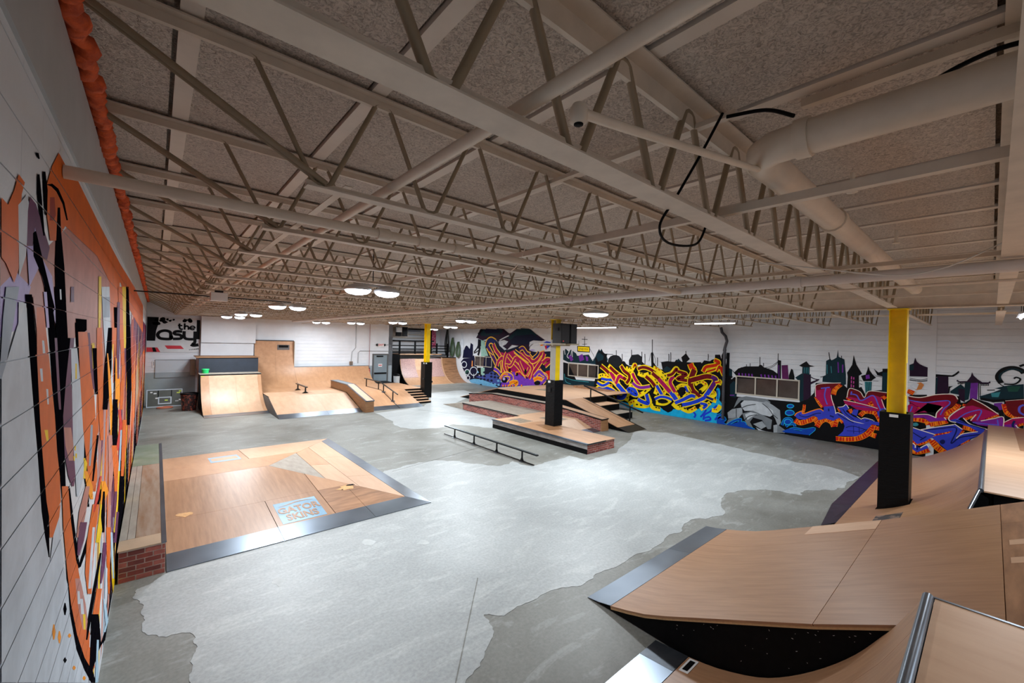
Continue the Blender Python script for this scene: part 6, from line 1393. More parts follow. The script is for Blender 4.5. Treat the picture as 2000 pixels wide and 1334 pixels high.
  ('S','Y',0.204,[(11.31,0.24),(10.77,0.25),(10.47,0.35)]),
  ('S','Y',0.186,[(9.3,0.57),(9.06,0.41),(8.87,0.47)]),
  ('S','Y',0.181,[(8.87,0.41),(8.54,0.33),(8.23,0.53)]),
  ('S','K',0.066,[(12.72,1.66),(12.62,1.58)]),
  ('S','K',0.065,[(12.54,1.52),(12.44,1.44)]),
  ('S','R3',0.065,[(12.28,1.3),(12.18,1.22)]),
  ('S','R3',0.064,[(12.1,1.16),(12.01,1.08)]),
  ('S','K',0.068,[(13.33,1.49),(13.26,1.51)]),
  ('S','K',0.068,[(13.2,1.53),(13.13,1.55)]),
  ('S','R3',0.067,[(13.0,1.55),(12.92,1.52)]),
  ('S','R3',0.067,[(12.86,1.5),(12.78,1.47)]),
  ('S','R3',0.064,[(12.19,1.12),(12.09,1.04)]),
  ('S','R3',0.064,[(12.01,0.97),(11.92,0.88)]),
  ('S','R3',0.069,[(13.53,0.75),(13.45,0.81)]),
  ('S','R3',0.068,[(13.38,0.86),(13.3,0.91)]),
  ('S','R3',0.065,[(12.51,0.9),(12.39,0.84)]),
  ('S','R3',0.065,[(12.3,0.79),(12.18,0.73)]),
  ('S','K',0.063,[(11.97,0.65),(11.84,0.61)]),
  ('S','K',0.063,[(11.74,0.57),(11.61,0.53)]),
  ('S','R3',0.067,[(12.87,1.06),(12.76,1.05)]),
  ('S','R3',0.066,[(12.68,1.05),(12.57,1.04)]),
  ('S','R3',0.066,[(12.75,0.66),(12.67,0.62)]),
  ('S','R3',0.066,[(12.61,0.58),(12.53,0.53)]),
  ('S','K',0.065,[(12.36,0.47),(12.25,0.44)]),
  ('S','K',0.064,[(12.16,0.42),(12.04,0.4)]),
  ('S','K',0.066,[(12.63,2.04),(12.51,1.96)]),
  ('S','K',0.065,[(12.42,1.89),(12.3,1.81)]),
  ('S','K',0.063,[(11.63,1.44),(11.56,1.38)]),
  ('S','K',0.062,[(11.5,1.33),(11.43,1.27)]),
  ('S','K',0.063,[(11.66,1.81),(11.6,1.76)]),
  ('S','K',0.062,[(11.56,1.72),(11.5,1.67)]),
  ('S','R3',0.063,[(11.51,1.55),(11.56,1.47)]),
  ('S','R3',0.063,[(11.6,1.4),(11.65,1.32)]),
  ('S','K',0.063,[(11.65,2.02),(11.58,2.01)]),
  ('S','K',0.062,[(11.52,2.0),(11.45,1.99)]),
  ('S','R3',0.062,[(11.36,2.03),(11.33,2.09)]),
  ('S','R3',0.062,[(11.3,2.13),(11.27,2.19)]),
  ('S','R3',0.062,[(11.34,1.8),(11.28,1.71)]),
  ('S','R3',0.061,[(11.24,1.64),(11.18,1.55)]),
  ('S','R3',0.06,[(10.73,1.2),(10.63,1.19)]),
  ('S','R3',0.059,[(10.55,1.19),(10.45,1.18)]),
  ('S','R3',0.061,[(11.18,0.79),(11.08,0.81)]),
  ('S','R3',0.06,[(10.99,0.83),(10.89,0.85)]),
  ('S','K',0.06,[(10.72,0.94),(10.62,1.02)]),
  ('S','K',0.059,[(10.54,1.09),(10.45,1.18)]),
  ('S','R3',0.061,[(11.0,2.03),(10.92,2.07)]),
  ('S','R3',0.06,[(10.85,2.1),(10.76,2.14)]),
  ('S','K',0.059,[(10.61,2.14),(10.51,2.1)]),
  ('S','K',0.059,[(10.43,2.08),(10.33,2.05)]),
  ('S','K',0.06,[(10.97,1.82),(10.9,1.8)]),
  ('S','K',0.06,[(10.85,1.79),(10.78,1.77)]),
  ('S','K',0.058,[(10.19,1.6),(10.14,1.53)]),
  ('S','K',0.058,[(10.1,1.47),(10.05,1.4)]),
  ('S','R3',0.058,[(10.03,1.27),(10.05,1.18)]),
  ('S','R3',0.058,[(10.07,1.1),(10.09,1.01)]),
  ('S','K',0.06,[(10.95,0.54),(10.87,0.51)]),
  ('S','K',0.06,[(10.8,0.49),(10.71,0.46)]),
  ('S','R3',0.059,[(10.59,0.45),(10.52,0.47)]),
  ('S','R3',0.059,[(10.47,0.48),(10.4,0.5)]),
  ('S','R3',0.058,[(10.23,1.85),(10.13,1.77)]),
  ('S','R3',0.057,[(10.05,1.7),(9.95,1.62)]),
  ('S','R3',0.055,[(9.36,1.06),(9.27,0.97)]),
  ('S','R3',0.055,[(9.19,0.9),(9.1,0.81)]),
  ('S','R3',0.057,[(9.75,1.03),(9.7,1.1)]),
  ('S','R3',0.056,[(9.66,1.15),(9.62,1.21)]),
  ('S','K',0.056,[(9.6,1.35),(9.62,1.45)]),
  ('S','K',0.057,[(9.63,1.53),(9.65,1.63)]),
  ('S','R3',0.058,[(10.18,2.12),(10.1,2.08)]),
  ('S','R3',0.057,[(10.03,2.05),(9.95,2.02)]),
  ('S','K',0.057,[(9.83,1.93),(9.76,1.87)]),
  ('S','K',0.057,[(9.71,1.82),(9.65,1.76)]),
  ('S','K',0.056,[(9.61,1.86),(9.54,1.89)]),
  ('S','K',0.056,[(9.49,1.91),(9.42,1.94)]),
  ('S','K',0.055,[(9.11,2.17),(9.08,2.13)]),
  ('S','K',0.055,[(9.05,2.11),(9.02,2.07)]),
  ('S','K',0.056,[(9.38,1.5),(9.33,1.43)]),
  ('S','K',0.055,[(9.29,1.37),(9.25,1.29)]),
  ('S','R3',0.055,[(9.16,1.16),(9.1,1.08)]),
  ('S','R3',0.055,[(9.06,1.02),(9.01,0.94)]),
  ('S','K',0.054,[(8.98,2.05),(8.9,2.02)]),
  ('S','K',0.054,[(8.83,2.0),(8.74,1.97)]),
  ('S','R3',0.054,[(8.74,1.9),(8.82,1.86)]),
  ('S','R3',0.054,[(8.88,1.82),(8.96,1.77)]),
  ('S','R3',0.054,[(9.03,1.34),(8.98,1.37)]),
  ('S','R3',0.054,[(8.94,1.4),(8.89,1.43)]),
  ('S','R3',0.053,[(8.54,1.39),(8.52,1.35)]),
  ('S','R3',0.053,[(8.5,1.32),(8.48,1.28)]),
  ('S','K',0.053,[(8.51,1.19),(8.57,1.12)]),
  ('S','K',0.054,[(8.62,1.06),(8.69,0.99)]),
  ('S','R3',0.053,[(8.3,2.04),(8.35,1.94)]),
  ('S','R3',0.053,[(8.39,1.86),(8.43,1.76)]),
  ('S','K',0.053,[(8.44,1.6),(8.41,1.51)]),
  ('S','K',0.053,[(8.39,1.43),(8.36,1.34)]),
  ('S','R3',0.052,[(8.43,1.73),(8.32,1.76)]),
  ('S','R3',0.052,[(8.24,1.79),(8.13,1.82)]),
  ('S','K',0.051,[(7.96,1.87),(7.86,1.89)]),
  ('S','K',0.051,[(7.79,1.92),(7.7,1.94)]),
  ('S','K',0.05,[(7.4,1.77),(7.44,1.68)]),
  ('S','K',0.05,[(7.48,1.62),(7.52,1.53)]),
  ('S','R3',0.051,[(7.61,1.38),(7.67,1.29)]),
  ('S','R3',0.051,[(7.72,1.21),(7.79,1.12)]),
  ('S','K',0.051,[(7.92,2.17),(7.88,2.22)]),
  ('S','K',0.051,[(7.85,2.26),(7.81,2.31)]),
  ('S','K',0.05,[(7.43,2.43),(7.39,2.46)]),
  ('S','K',0.05,[(7.36,2.49),(7.32,2.52)]),
  ('S','R3',0.05,[(7.33,2.57),(7.38,2.59)]),
  ('S','R3',0.05,[(7.41,2.61),(7.46,2.63)]),
  ('S','K',0.05,[(7.46,2.27),(7.41,2.3)]),
  ('S','K',0.049,[(7.36,2.32),(7.31,2.35)]),
  ('S','K',0.052,[(8.23,1.6),(8.18,1.62)]),
  ('S','K',0.052,[(8.13,1.64),(8.08,1.67)]),
  ('S','R3',0.051,[(7.99,1.66),(7.93,1.64)]),
  ('S','R3',0.051,[(7.89,1.61),(7.83,1.58)]),
  ('S','R3',0.054,[(9.05,0.7),(8.96,0.74)]),
  ('S','R3',0.054,[(8.89,0.77),(8.8,0.81)]),
  ('S','R3',0.052,[(8.33,1.0),(8.26,1.0)]),
  ('S','R3',0.052,[(8.2,0.99),(8.13,0.99)]),
  ('S','R3',0.052,[(8.23,0.78),(8.14,0.83)]),
  ('S','R3',0.051,[(8.06,0.86),(7.97,0.91)]),
  ('S','K',0.051,[(7.85,1.0),(7.8,1.06)]),
  ('S','K',0.051,[(7.76,1.11),(7.7,1.17)]),
  ('S','R3',0.051,[(7.95,0.58),(7.89,0.63)]),
  ('S','R3',0.051,[(7.85,0.67),(7.79,0.72)]),
  ('S','K',0.051,[(7.71,0.78),(7.68,0.8)]),
  ('S','K',0.05,[(7.65,0.82),(7.62,0.84)]),
  ('S','K',0.057,[(10.02,0.76),(9.94,0.79)]),
  ('S','K',0.057,[(9.87,0.81),(9.78,0.83)]),
  ('S','K',0.056,[(9.42,0.75),(9.48,0.7)]),
  ('S','K',0.056,[(9.53,0.66),(9.58,0.61)]),
  ('S','R3',0.057,[(9.72,0.57),(9.81,0.56)]),
  ('S','R3',0.058,[(9.89,0.56),(9.98,0.55)]),
  ('S','K',0.058,[(10.12,0.29),(10.04,0.29)]),
  ('S','K',0.057,[(9.98,0.29),(9.9,0.28)]),
  ('S','K',0.05,[(7.4,1.73),(7.36,1.75)]),
  ('S','K',0.049,[(7.32,1.76),(7.28,1.78)]),
  ('S','R3',0.049,[(7.25,1.76),(7.25,1.73)]),
  ('S','R3',0.049,[(7.26,1.7),(7.26,1.67)]),
  ('S','R3',0.05,[(7.6,1.36),(7.55,1.33)]),
  ('S','R3',0.05,[(7.51,1.3),(7.47,1.27)]),
  ('S','R3',0.05,[(7.55,1.02),(7.5,1.0)]),
  ('S','R3',0.05,[(7.46,0.99),(7.41,0.97)]),
  ('S','R3',0.05,[(7.37,0.57),(7.41,0.57)]),
  ('S','R3',0.05,[(7.45,0.57),(7.49,0.57)]),
  ('S','R3',0.062,[(11.44,0.33),(11.37,0.37)]),
  ('S','R3',0.062,[(11.31,0.4),(11.24,0.44)]),
  ('S','K',0.061,[(11.09,0.46),(10.99,0.45)]),
  ('S','K',0.06,[(10.91,0.45),(10.8,0.44)]),
  ('S','K',0.061,[(11.15,0.29),(11.03,0.29)]),
  ('S','K',0.06,[(10.93,0.29),(10.81,0.29)]),
  ('S','K',0.054,[(8.98,0.47),(8.94,0.48)]),
  ('S','K',0.054,[(8.9,0.49),(8.86,0.51)]),
  ('S','K',0.054,[(8.76,0.44),(8.68,0.42)]),
  ('S','K',0.053,[(8.63,0.41),(8.56,0.39)]),
  ('S','R3',0.053,[(8.44,0.41),(8.37,0.46)]),
  ('S','R3',0.052,[(8.31,0.49),(8.24,0.54)]),
  ('S','Y',0.231,[(13.22,1.35),(12.86,1.32),(12.51,1.32),(12.25,1.09),(11.94,0.83)]),
  ('S','BL',0.139,[(13.22,1.35),(12.86,1.32),(12.51,1.32),(12.25,1.09),(11.94,0.83)]),
  ('S','Y',0.228,[(13.62,0.63),(13.34,0.85),(12.89,0.91),(12.45,0.8),(12.06,0.61)]),
  ('S','BL',0.134,[(13.62,0.63),(13.34,0.85),(12.89,0.91),(12.45,0.8),(12.06,0.61)]),
  ('S','Y',0.23,[(13.49,1.12),(13.12,1.0),(12.72,1.19)]),
  ('S','BL',0.135,[(13.49,1.12),(13.12,1.0),(12.72,1.19)]),
  ('S','Y',0.267,[(13.27,2.01),(12.92,1.8),(12.61,1.56)]),
  ('S','MR',0.173,[(13.27,2.01),(12.92,1.8),(12.61,1.56)]),
  ('S','Y',0.307,[(12.65,1.74),(12.43,1.43),(12.16,1.13)]),
  ('S','MG',0.215,[(12.65,1.74),(12.43,1.43),(12.16,1.13)]),
  ('S','Y',0.311,[(12.25,1.16),(11.94,0.9),(11.77,0.71),(11.93,0.51),(12.23,0.51)]),
  ('S','BL',0.223,[(12.25,1.16),(11.94,0.9),(11.77,0.71),(11.93,0.51),(12.23,0.51)]),
  ('S','Y',0.262,[(12.71,1.99),(12.35,1.73),(11.96,1.54),(11.63,1.36)]),
  ('S','MR',0.173,[(12.71,1.99),(12.35,1.73),(11.96,1.54),(11.63,1.36)]),
  ('S','Y',0.243,[(12.04,2.09),(11.85,1.85),(11.58,1.68),(11.55,1.47),(11.71,1.25)]),
  ('S','MR',0.155,[(12.04,2.09),(11.85,1.85),(11.58,1.68),(11.55,1.47),(11.71,1.25)]),
  ('S','Y',0.25,[(12.29,1.23),(12.13,1.57),(11.92,1.48)]),
  ('S','MG',0.159,[(12.29,1.23),(12.13,1.57),(11.92,1.48)]),
  ('S','Y',0.222,[(11.09,1.99),(10.82,2.09),(10.48,2.04),(10.18,1.89)]),
  ('S','MR',0.139,[(11.09,1.99),(10.82,2.09),(10.48,2.04),(10.18,1.89)]),
  ('S','Y',0.236,[(11.38,1.77),(11.23,1.5),(11.03,1.28),(10.85,1.09)]),
  ('S','MG',0.15,[(11.38,1.77),(11.23,1.5),(11.03,1.28),(10.85,1.09)]),
  ('S','Y',0.227,[(11.37,1.31),(11.14,1.16),(10.87,1.12),(10.42,1.22)]),
  ('S','PUR',0.142,[(11.37,1.31),(11.14,1.16),(10.87,1.12),(10.42,1.22)]),
  ('S','Y',0.251,[(11.66,1.01),(11.45,0.82),(11.13,0.75),(11.26,0.98),(11.58,1.01)]),
  ('S','BL',0.165,[(11.66,1.01),(11.45,0.82),(11.13,0.75),(11.26,0.98),(11.58,1.01)]),
  ('S','Y',0.257,[(11.05,0.55),(10.77,0.45),(10.49,0.44),(10.6,0.84)]),
  ('S','BL',0.174,[(11.05,0.55),(10.77,0.45),(10.49,0.44),(10.6,0.84)]),
  ('S','Y',0.195,[(11.29,2.12),(11.24,2.19),(11.21,2.12)]),
  ('S','R3',0.109,[(11.29,2.12),(11.24,2.19),(11.21,2.12)]),
  ('S','Y',0.251,[(10.33,1.86),(10.07,1.67),(9.78,1.53)]),
  ('S','MR',0.17,[(10.33,1.86),(10.07,1.67),(9.78,1.53)]),
  ('S','Y',0.273,[(10.0,1.61),(9.7,1.34),(9.42,1.07)]),
  ('S','MG',0.193,[(10.0,1.61),(9.7,1.34),(9.42,1.07)]),
  ('S','Y',0.278,[(9.39,1.08),(9.21,0.87),(9.07,0.7)]),
  ('S','BL',0.201,[(9.39,1.08),(9.21,0.87),(9.07,0.7)]),
  ('S','Y',0.241,[(10.66,1.68),(10.36,1.47),(10.17,1.26)]),
  ('S','MR',0.159,[(10.66,1.68),(10.36,1.47),(10.17,1.26)]),
  ('S','Y',0.229,[(10.09,1.3),(9.91,1.05),(9.8,0.87)]),
  ('S','BL',0.148,[(10.09,1.3),(9.91,1.05),(9.8,0.87)]),
  ('S','Y',0.24,[(9.27,1.8),(9.43,1.53),(9.29,1.25),(9.18,1.1)]),
  ('S','MG',0.163,[(9.27,1.8),(9.43,1.53),(9.29,1.25),(9.18,1.1)]),
  ('S','Y',0.207,[(9.58,1.8),(9.34,1.89),(9.15,2.13),(9.11,2.0)]),
  ('S','MR',0.129,[(9.58,1.8),(9.34,1.89),(9.15,2.13),(9.11,2.0)]),
  ('S','Y',0.212,[(9.08,2.02),(8.68,1.91),(9.1,1.7),(8.61,1.65)]),
  ('S','MR',0.135,[(9.08,2.02),(8.68,1.91),(9.1,1.7),(8.61,1.65)]),
  ('S','Y',0.182,[(8.73,1.4),(8.66,1.25),(8.6,1.17)]),
  ('S','BL',0.107,[(8.73,1.4),(8.66,1.25),(8.6,1.17)]),
  ('S','Y',0.198,[(10.15,0.66),(9.87,0.8),(9.55,0.8),(9.31,0.73)]),
  ('S','BL',0.119,[(10.15,0.66),(9.87,0.8),(9.55,0.8),(9.31,0.73)]),
  ('P','K',[(9.51,0.63),(9.53,0.59),(9.6,0.56),(9.7,0.53),(9.81,0.51),(9.91,0.52),(9.98,0.53),(10.0,0.57),(9.98,0.6),(9.91,0.64),(9.81,0.67),(9.7,0.68),(9.6,0.68),(9.54,0.66)]),
  ('S','Y',0.291,[(8.53,2.4),(8.45,2.22),(8.34,2.12)]),
  ('S','RO',0.217,[(8.53,2.4),(8.45,2.22),(8.34,2.12)]),
  ('S','Y',0.298,[(8.34,2.15),(8.43,1.9),(8.5,1.61),(8.41,1.28),(8.19,1.09)]),
  ('S','MR',0.224,[(8.34,2.15),(8.43,1.9),(8.5,1.61),(8.41,1.28),(8.19,1.09)]),
  ('S','Y',0.269,[(8.51,1.67),(8.17,1.79),(7.84,1.9),(7.61,1.9)]),
  ('S','MR',0.198,[(8.51,1.67),(8.17,1.79),(7.84,1.9),(7.61,1.9)]),
  ('S','Y',0.252,[(7.61,1.9),(7.43,1.8),(7.51,1.61),(7.65,1.36)]),
  ('S','MGB',0.182,[(7.61,1.9),(7.43,1.8),(7.51,1.61),(7.65,1.36)]),
  ('S','Y',0.251,[(7.65,1.36),(7.82,1.1),(8.03,0.89)]),
  ('S','BL',0.179,[(7.65,1.36),(7.82,1.1),(8.03,0.89)]),
  ('S','Y',0.224,[(8.19,1.12),(8.03,1.01),(7.88,1.03)]),
  ('S','MR',0.151,[(8.19,1.12),(8.03,1.01),(7.88,1.03)]),
  ('S','Y',0.217,[(9.17,0.61),(8.81,0.8),(8.46,1.01),(8.28,0.99)]),
  ('S','BL',0.143,[(9.17,0.61),(8.81,0.8),(8.46,1.01),(8.28,0.99)]),
  ('S','Y',0.225,[(8.84,0.57),(8.49,0.68),(8.12,0.85),(7.88,1.0)]),
  ('S','BL',0.152,[(8.84,0.57),(8.49,0.68),(8.12,0.85),(7.88,1.0)]),
  ('S','Y',0.179,[(7.93,0.54),(7.78,0.71),(8.05,0.74)]),
  ('S','BL',0.108,[(7.93,0.54),(7.78,0.71),(8.05,0.74)]),
  ('P','K',[(8.69,1.25),(8.71,1.19),(8.75,1.14),(8.82,1.11),(8.89,1.1),(8.96,1.12),(9.0,1.16),(9.02,1.21),(9.01,1.27),(8.96,1.32),(8.9,1.35),(8.82,1.36),(8.76,1.34),(8.71,1.3)]),
  ('P','K',[(7.96,1.51),(7.97,1.47),(8.0,1.43),(8.05,1.41),(8.1,1.41),(8.14,1.42),(8.17,1.45),(8.18,1.49),(8.17,1.53),(8.14,1.56),(8.1,1.58),(8.05,1.59),(8.01,1.58),(7.98,1.55)]),
  ('P','K',[(7.99,1.23),(8.0,1.19),(8.02,1.16),(8.05,1.14),(8.08,1.13),(8.11,1.15),(8.13,1.18),(8.14,1.22),(8.13,1.26),(8.11,1.29),(8.08,1.31),(8.05,1.31),(8.02,1.3),(8.0,1.27)]),
  ('S','Y',0.031,[(9.15,1.17),(8.89,1.45),(8.57,1.42),(8.44,1.21)]),
  ('S','Y',0.198,[(7.95,2.09),(7.85,2.29),(7.56,2.37),(7.36,2.43),(7.35,2.54),(7.51,2.6)]),
  ('S','RO',0.128,[(7.95,2.09),(7.85,2.29),(7.56,2.37),(7.36,2.43),(7.35,2.54),(7.51,2.6)]),
  ('S','Y',0.147,[(7.82,2.1),(7.55,2.2),(7.38,2.28)]),
  ('S','R3',0.077,[(7.82,2.1),(7.55,2.2),(7.38,2.28)]),
  ('S','Y',0.139,[(7.41,2.13),(7.3,2.37),(7.21,2.14),(7.12,2.0),(7.2,2.35)]),
  ('S','R3',0.069,[(7.41,2.13),(7.3,2.37),(7.21,2.14),(7.12,2.0),(7.2,2.35)]),
  ('S','Y',0.139,[(7.45,1.66),(7.28,1.72)]),
  ('S','R3',0.07,[(7.45,1.66),(7.28,1.72)]),
  ('S','Y',0.176,[(7.79,1.04),(7.52,0.96)]),
  ('S','NV',0.106,[(7.79,1.04),(7.52,0.96)]),
 ],
 'grey': [
  ('P','K',[(7.02,0.73),(6.63,1.2),(4.51,1.24),(4.24,1.39),(3.93,1.84),(3.89,0.17),(7.36,-0.07),(7.37,0.41)]),
  ('P','GA',[(6.56,1.16),(6.27,1.25),(5.56,1.23),(5.41,1.12),(5.56,1.03),(6.01,1.12),(6.44,1.07),(6.72,0.72),(6.63,0.99)]),
  ('P','GB',[(6.95,0.51),(6.77,0.68),(6.43,0.78),(6.4,0.66),(6.61,0.37),(6.91,0.27)]),
  ('P','GA',[(6.91,0.24),(6.61,0.39),(6.54,0.3),(6.85,0.09),(7.0,-0.01)]),
  ('P','GB',[(6.62,0.71),(6.41,0.79),(6.38,0.56),(6.54,0.33),(6.61,0.39)]),
  ('P','GC',[(6.46,0.94),(6.34,1.08),(6.01,1.11),(5.83,1.09),(5.69,1.09),(5.52,1.03),(5.34,0.89),(5.29,0.7),(5.42,0.58),(5.68,0.61),(6.0,0.72),(6.31,0.67),(6.43,0.81)]),
  ('P','GB',[(5.74,1.05),(5.56,1.15),(5.34,1.03),(5.1,0.87),(5.06,0.42),(5.15,0.26),(5.24,0.51),(5.33,0.67),(5.31,0.82)]),
  ('P','GA',[(6.4,0.56),(6.0,0.72),(5.68,0.61),(5.35,0.47),(5.38,0.12),(5.49,0.1),(5.68,0.41),(6.0,0.46),(6.11,0.27),(5.99,0.06),(6.18,0.11),(6.3,0.31)]),
  ('P','GC',[(6.3,0.54),(6.1,0.65),(5.82,0.62),(6.0,0.51),(6.2,0.33)]),
  ('P','GB',[(5.3,0.28),(5.17,0.33),(4.96,0.17),(4.98,0.05),(5.29,0.01)]),
  ('P','GA',[(5.17,0.33),(4.9,0.16),(4.93,0.05),(5.17,0.04)]),
  ('P','GC',[(5.9,0.1),(5.67,0.02),(5.53,-0.03),(5.8,-0.06)]),
  ('P','GB',[(5.99,0.21),(5.68,0.37),(5.54,0.19),(5.71,0.06)]),
  ('S','K',0.025,[(6.43,0.76),(6.22,0.89),(5.92,0.98)]),
  ('S','K',0.024,[(5.69,1.04),(5.47,0.87),(5.33,0.67)]),
  ('S','K',0.025,[(6.3,0.31),(6.14,0.49),(5.86,0.59)]),
  ('S','K',0.025,[(6.62,0.71),(6.61,0.37)]),
  ('S','K',0.023,[(5.33,0.67),(5.16,0.55)]),
  ('S','CY',0.104,[(7.37,0.3),(7.22,0.38),(7.03,0.22),(7.21,0.11),(7.0,-0.01)]),
  ('S','BL2',0.068,[(7.37,0.3),(7.22,0.38),(7.03,0.22),(7.21,0.11),(7.0,-0.01)]),
  ('S','CY',0.101,[(6.95,-0.0),(6.71,0.2),(6.44,0.32),(6.53,0.12),(6.32,0.21),(6.22,0.07),(5.94,-0.01)]),
  ('S','BL2',0.066,[(6.95,-0.0),(6.71,0.2),(6.44,0.32),(6.53,0.12),(6.32,0.21),(6.22,0.07),(5.94,-0.01)]),
  ('S','CY',0.09,[(5.02,0.33),(4.93,0.56),(4.78,0.61),(4.72,0.52),(4.9,0.3)]),
  ('S','BL2',0.059,[(5.02,0.33),(4.93,0.56),(4.78,0.61),(4.72,0.52),(4.9,0.3)]),
  ('S','CY',0.089,[(4.82,0.39),(4.66,0.44),(4.61,0.35)]),
  ('S','BL2',0.058,[(4.82,0.39),(4.66,0.44),(4.61,0.35)]),
  ('S','CY',0.088,[(4.79,0.2),(4.61,0.28),(4.33,0.28),(4.03,0.38),(4.21,0.14)]),
  ('S','BL2',0.057,[(4.79,0.2),(4.61,0.28),(4.33,0.28),(4.03,0.38),(4.21,0.14)]),
  ('P','BL2',[(6.95,-0.03),(6.44,0.24),(5.96,-0.01),(6.36,-0.03)]),
  ('P','BL2',[(7.37,0.22),(7.06,0.14),(7.03,-0.02),(7.36,-0.02)]),
  ('P','BL2',[(5.02,0.11),(4.79,0.25),(4.49,0.21),(4.06,0.35),(4.21,0.12),(4.94,0.08)]),
  ('P','CY',[(4.65,1.08),(4.67,1.05),(4.7,1.01),(4.74,0.99),(4.8,0.98),(4.84,0.99),(4.88,1.02),(4.89,1.05),(4.88,1.09),(4.85,1.12),(4.8,1.14),(4.75,1.15),(4.7,1.14),(4.67,1.12)]),
  ('P','BL2',[(4.68,1.08),(4.69,1.06),(4.72,1.04),(4.75,1.02),(4.79,1.02),(4.83,1.02),(4.85,1.03),(4.86,1.05),(4.85,1.08),(4.83,1.1),(4.79,1.11),(4.75,1.12),(4.72,1.11),(4.69,1.1)]),
  ('P','CY',[(4.63,0.84),(4.65,0.79),(4.69,0.75),(4.75,0.72),(4.82,0.7),(4.88,0.72),(4.93,0.75),(4.94,0.8),(4.93,0.85),(4.89,0.9),(4.82,0.93),(4.75,0.94),(4.69,0.92),(4.65,0.89)]),
  ('P','BL2',[(4.66,0.84),(4.67,0.8),(4.71,0.77),(4.76,0.75),(4.81,0.74),(4.86,0.75),(4.9,0.77),(4.91,0.8),(4.9,0.84),(4.87,0.87),(4.82,0.9),(4.76,0.9),(4.71,0.9),(4.67,0.87)]),
  ('P','CY',[(4.71,0.5),(4.73,0.45),(4.76,0.4),(4.81,0.37),(4.87,0.36),(4.92,0.37),(4.96,0.41),(4.97,0.46),(4.96,0.51),(4.92,0.56),(4.87,0.59),(4.82,0.6),(4.76,0.58),(4.73,0.55)]),
  ('P','BL2',[(4.74,0.49),(4.75,0.46),(4.78,0.42),(4.82,0.4),(4.86,0.39),(4.9,0.4),(4.93,0.43),(4.94,0.46),(4.93,0.5),(4.9,0.54),(4.86,0.56),(4.82,0.57),(4.78,0.56),(4.75,0.53)]),
  ('S','CY',0.132,[(7.35,1.44),(7.32,1.23),(7.36,0.95)]),
  ('S','BL2',0.053,[(7.36,1.38),(7.34,1.01)]),
  ('S','CY',0.021,[(7.22,0.46),(7.07,0.69)]),
 ],
 'orange': [
  ('S','OR',0.174,[(4.62,0.58),(4.46,0.51),(4.25,0.61),(4.04,0.72),(3.94,0.6)]),
  ('S','RD',0.144,[(4.62,0.58),(4.46,0.51),(4.25,0.61),(4.04,0.72),(3.94,0.6)]),
  ('S','OR',0.022,[(4.6,0.48),(4.54,0.63)]),
  ('S','OR',0.022,[(4.54,0.46),(4.49,0.6)]),
  ('S','OR',0.053,[(4.44,0.44),(4.48,0.58)]),
  ('S','OR',0.022,[(4.37,0.47),(4.41,0.62)]),
  ('S','OR',0.022,[(4.3,0.51),(4.34,0.65)]),
  ('S','OR',0.052,[(4.23,0.54),(4.26,0.68)]),
  ('S','OR',0.022,[(4.16,0.58),(4.19,0.72)]),
  ('S','OR',0.022,[(4.09,0.61),(4.12,0.75)]),
  ('S','OR',0.051,[(4.08,0.66),(3.99,0.77)]),
  ('S','OR',0.021,[(4.05,0.62),(3.96,0.73)]),
  ('S','OR',0.021,[(4.02,0.58),(3.93,0.69)]),
  ('S','OR',0.155,[(3.96,0.46),(3.85,0.66),(3.7,0.75),(3.55,0.68),(3.48,0.54)]),
  ('S','RD',0.126,[(3.96,0.46),(3.85,0.66),(3.7,0.75),(3.55,0.68),(3.48,0.54)]),
  ('S','OR',0.021,[(3.87,0.49),(3.97,0.56)]),
  ('S','OR',0.021,[(3.84,0.56),(3.93,0.62)]),
  ('S','OR',0.051,[(3.83,0.6),(3.87,0.72)]),
  ('S','OR',0.021,[(3.78,0.63),(3.82,0.75)]),
  ('S','OR',0.021,[(3.73,0.66),(3.77,0.78)]),
  ('S','OR',0.05,[(3.72,0.68),(3.68,0.81)]),
  ('S','OR',0.021,[(3.68,0.66),(3.63,0.79)]),
  ('S','OR',0.021,[(3.63,0.64),(3.58,0.77)]),
  ('S','OR',0.05,[(3.6,0.64),(3.51,0.72)]),
  ('S','OR',0.021,[(3.58,0.59),(3.48,0.67)]),
  ('S','OR',0.021,[(3.55,0.54),(3.46,0.63)]),
  ('S','OR',0.139,[(3.46,0.56),(3.41,0.77),(3.31,0.83),(3.22,0.72)]),
  ('S','RD',0.11,[(3.46,0.56),(3.41,0.77),(3.31,0.83),(3.22,0.72)]),
  ('S','OR',0.021,[(3.4,0.63),(3.49,0.65)]),
  ('S','OR',0.021,[(3.38,0.71),(3.47,0.73)]),
  ('S','OR',0.049,[(3.38,0.73),(3.42,0.83)]),
  ('S','OR',0.021,[(3.34,0.75),(3.38,0.86)]),
  ('S','OR',0.02,[(3.3,0.77),(3.34,0.88)]),
  ('S','OR',0.049,[(3.32,0.76),(3.25,0.85)]),
  ('S','OR',0.02,[(3.29,0.72),(3.22,0.8)]),
  ('S','OR',0.156,[(3.42,0.15),(3.15,0.18),(2.88,0.25),(2.7,0.37),(2.54,0.55),(2.47,0.8)]),
  ('S','RD',0.129,[(3.42,0.15),(3.15,0.18),(2.88,0.25),(2.7,0.37),(2.54,0.55),(2.47,0.8)]),
  ('S','OR',0.02,[(3.34,0.09),(3.33,0.23)]),
  ('S','OR',0.02,[(3.25,0.09),(3.25,0.24)]),
  ('S','OR',0.049,[(3.17,0.1),(3.17,0.25)]),
  ('S','OR',0.02,[(3.08,0.13),(3.09,0.27)]),
  ('S','OR',0.02,[(3.0,0.15),(3.01,0.29)]),
  ('S','OR',0.048,[(2.91,0.17),(2.92,0.31)]),
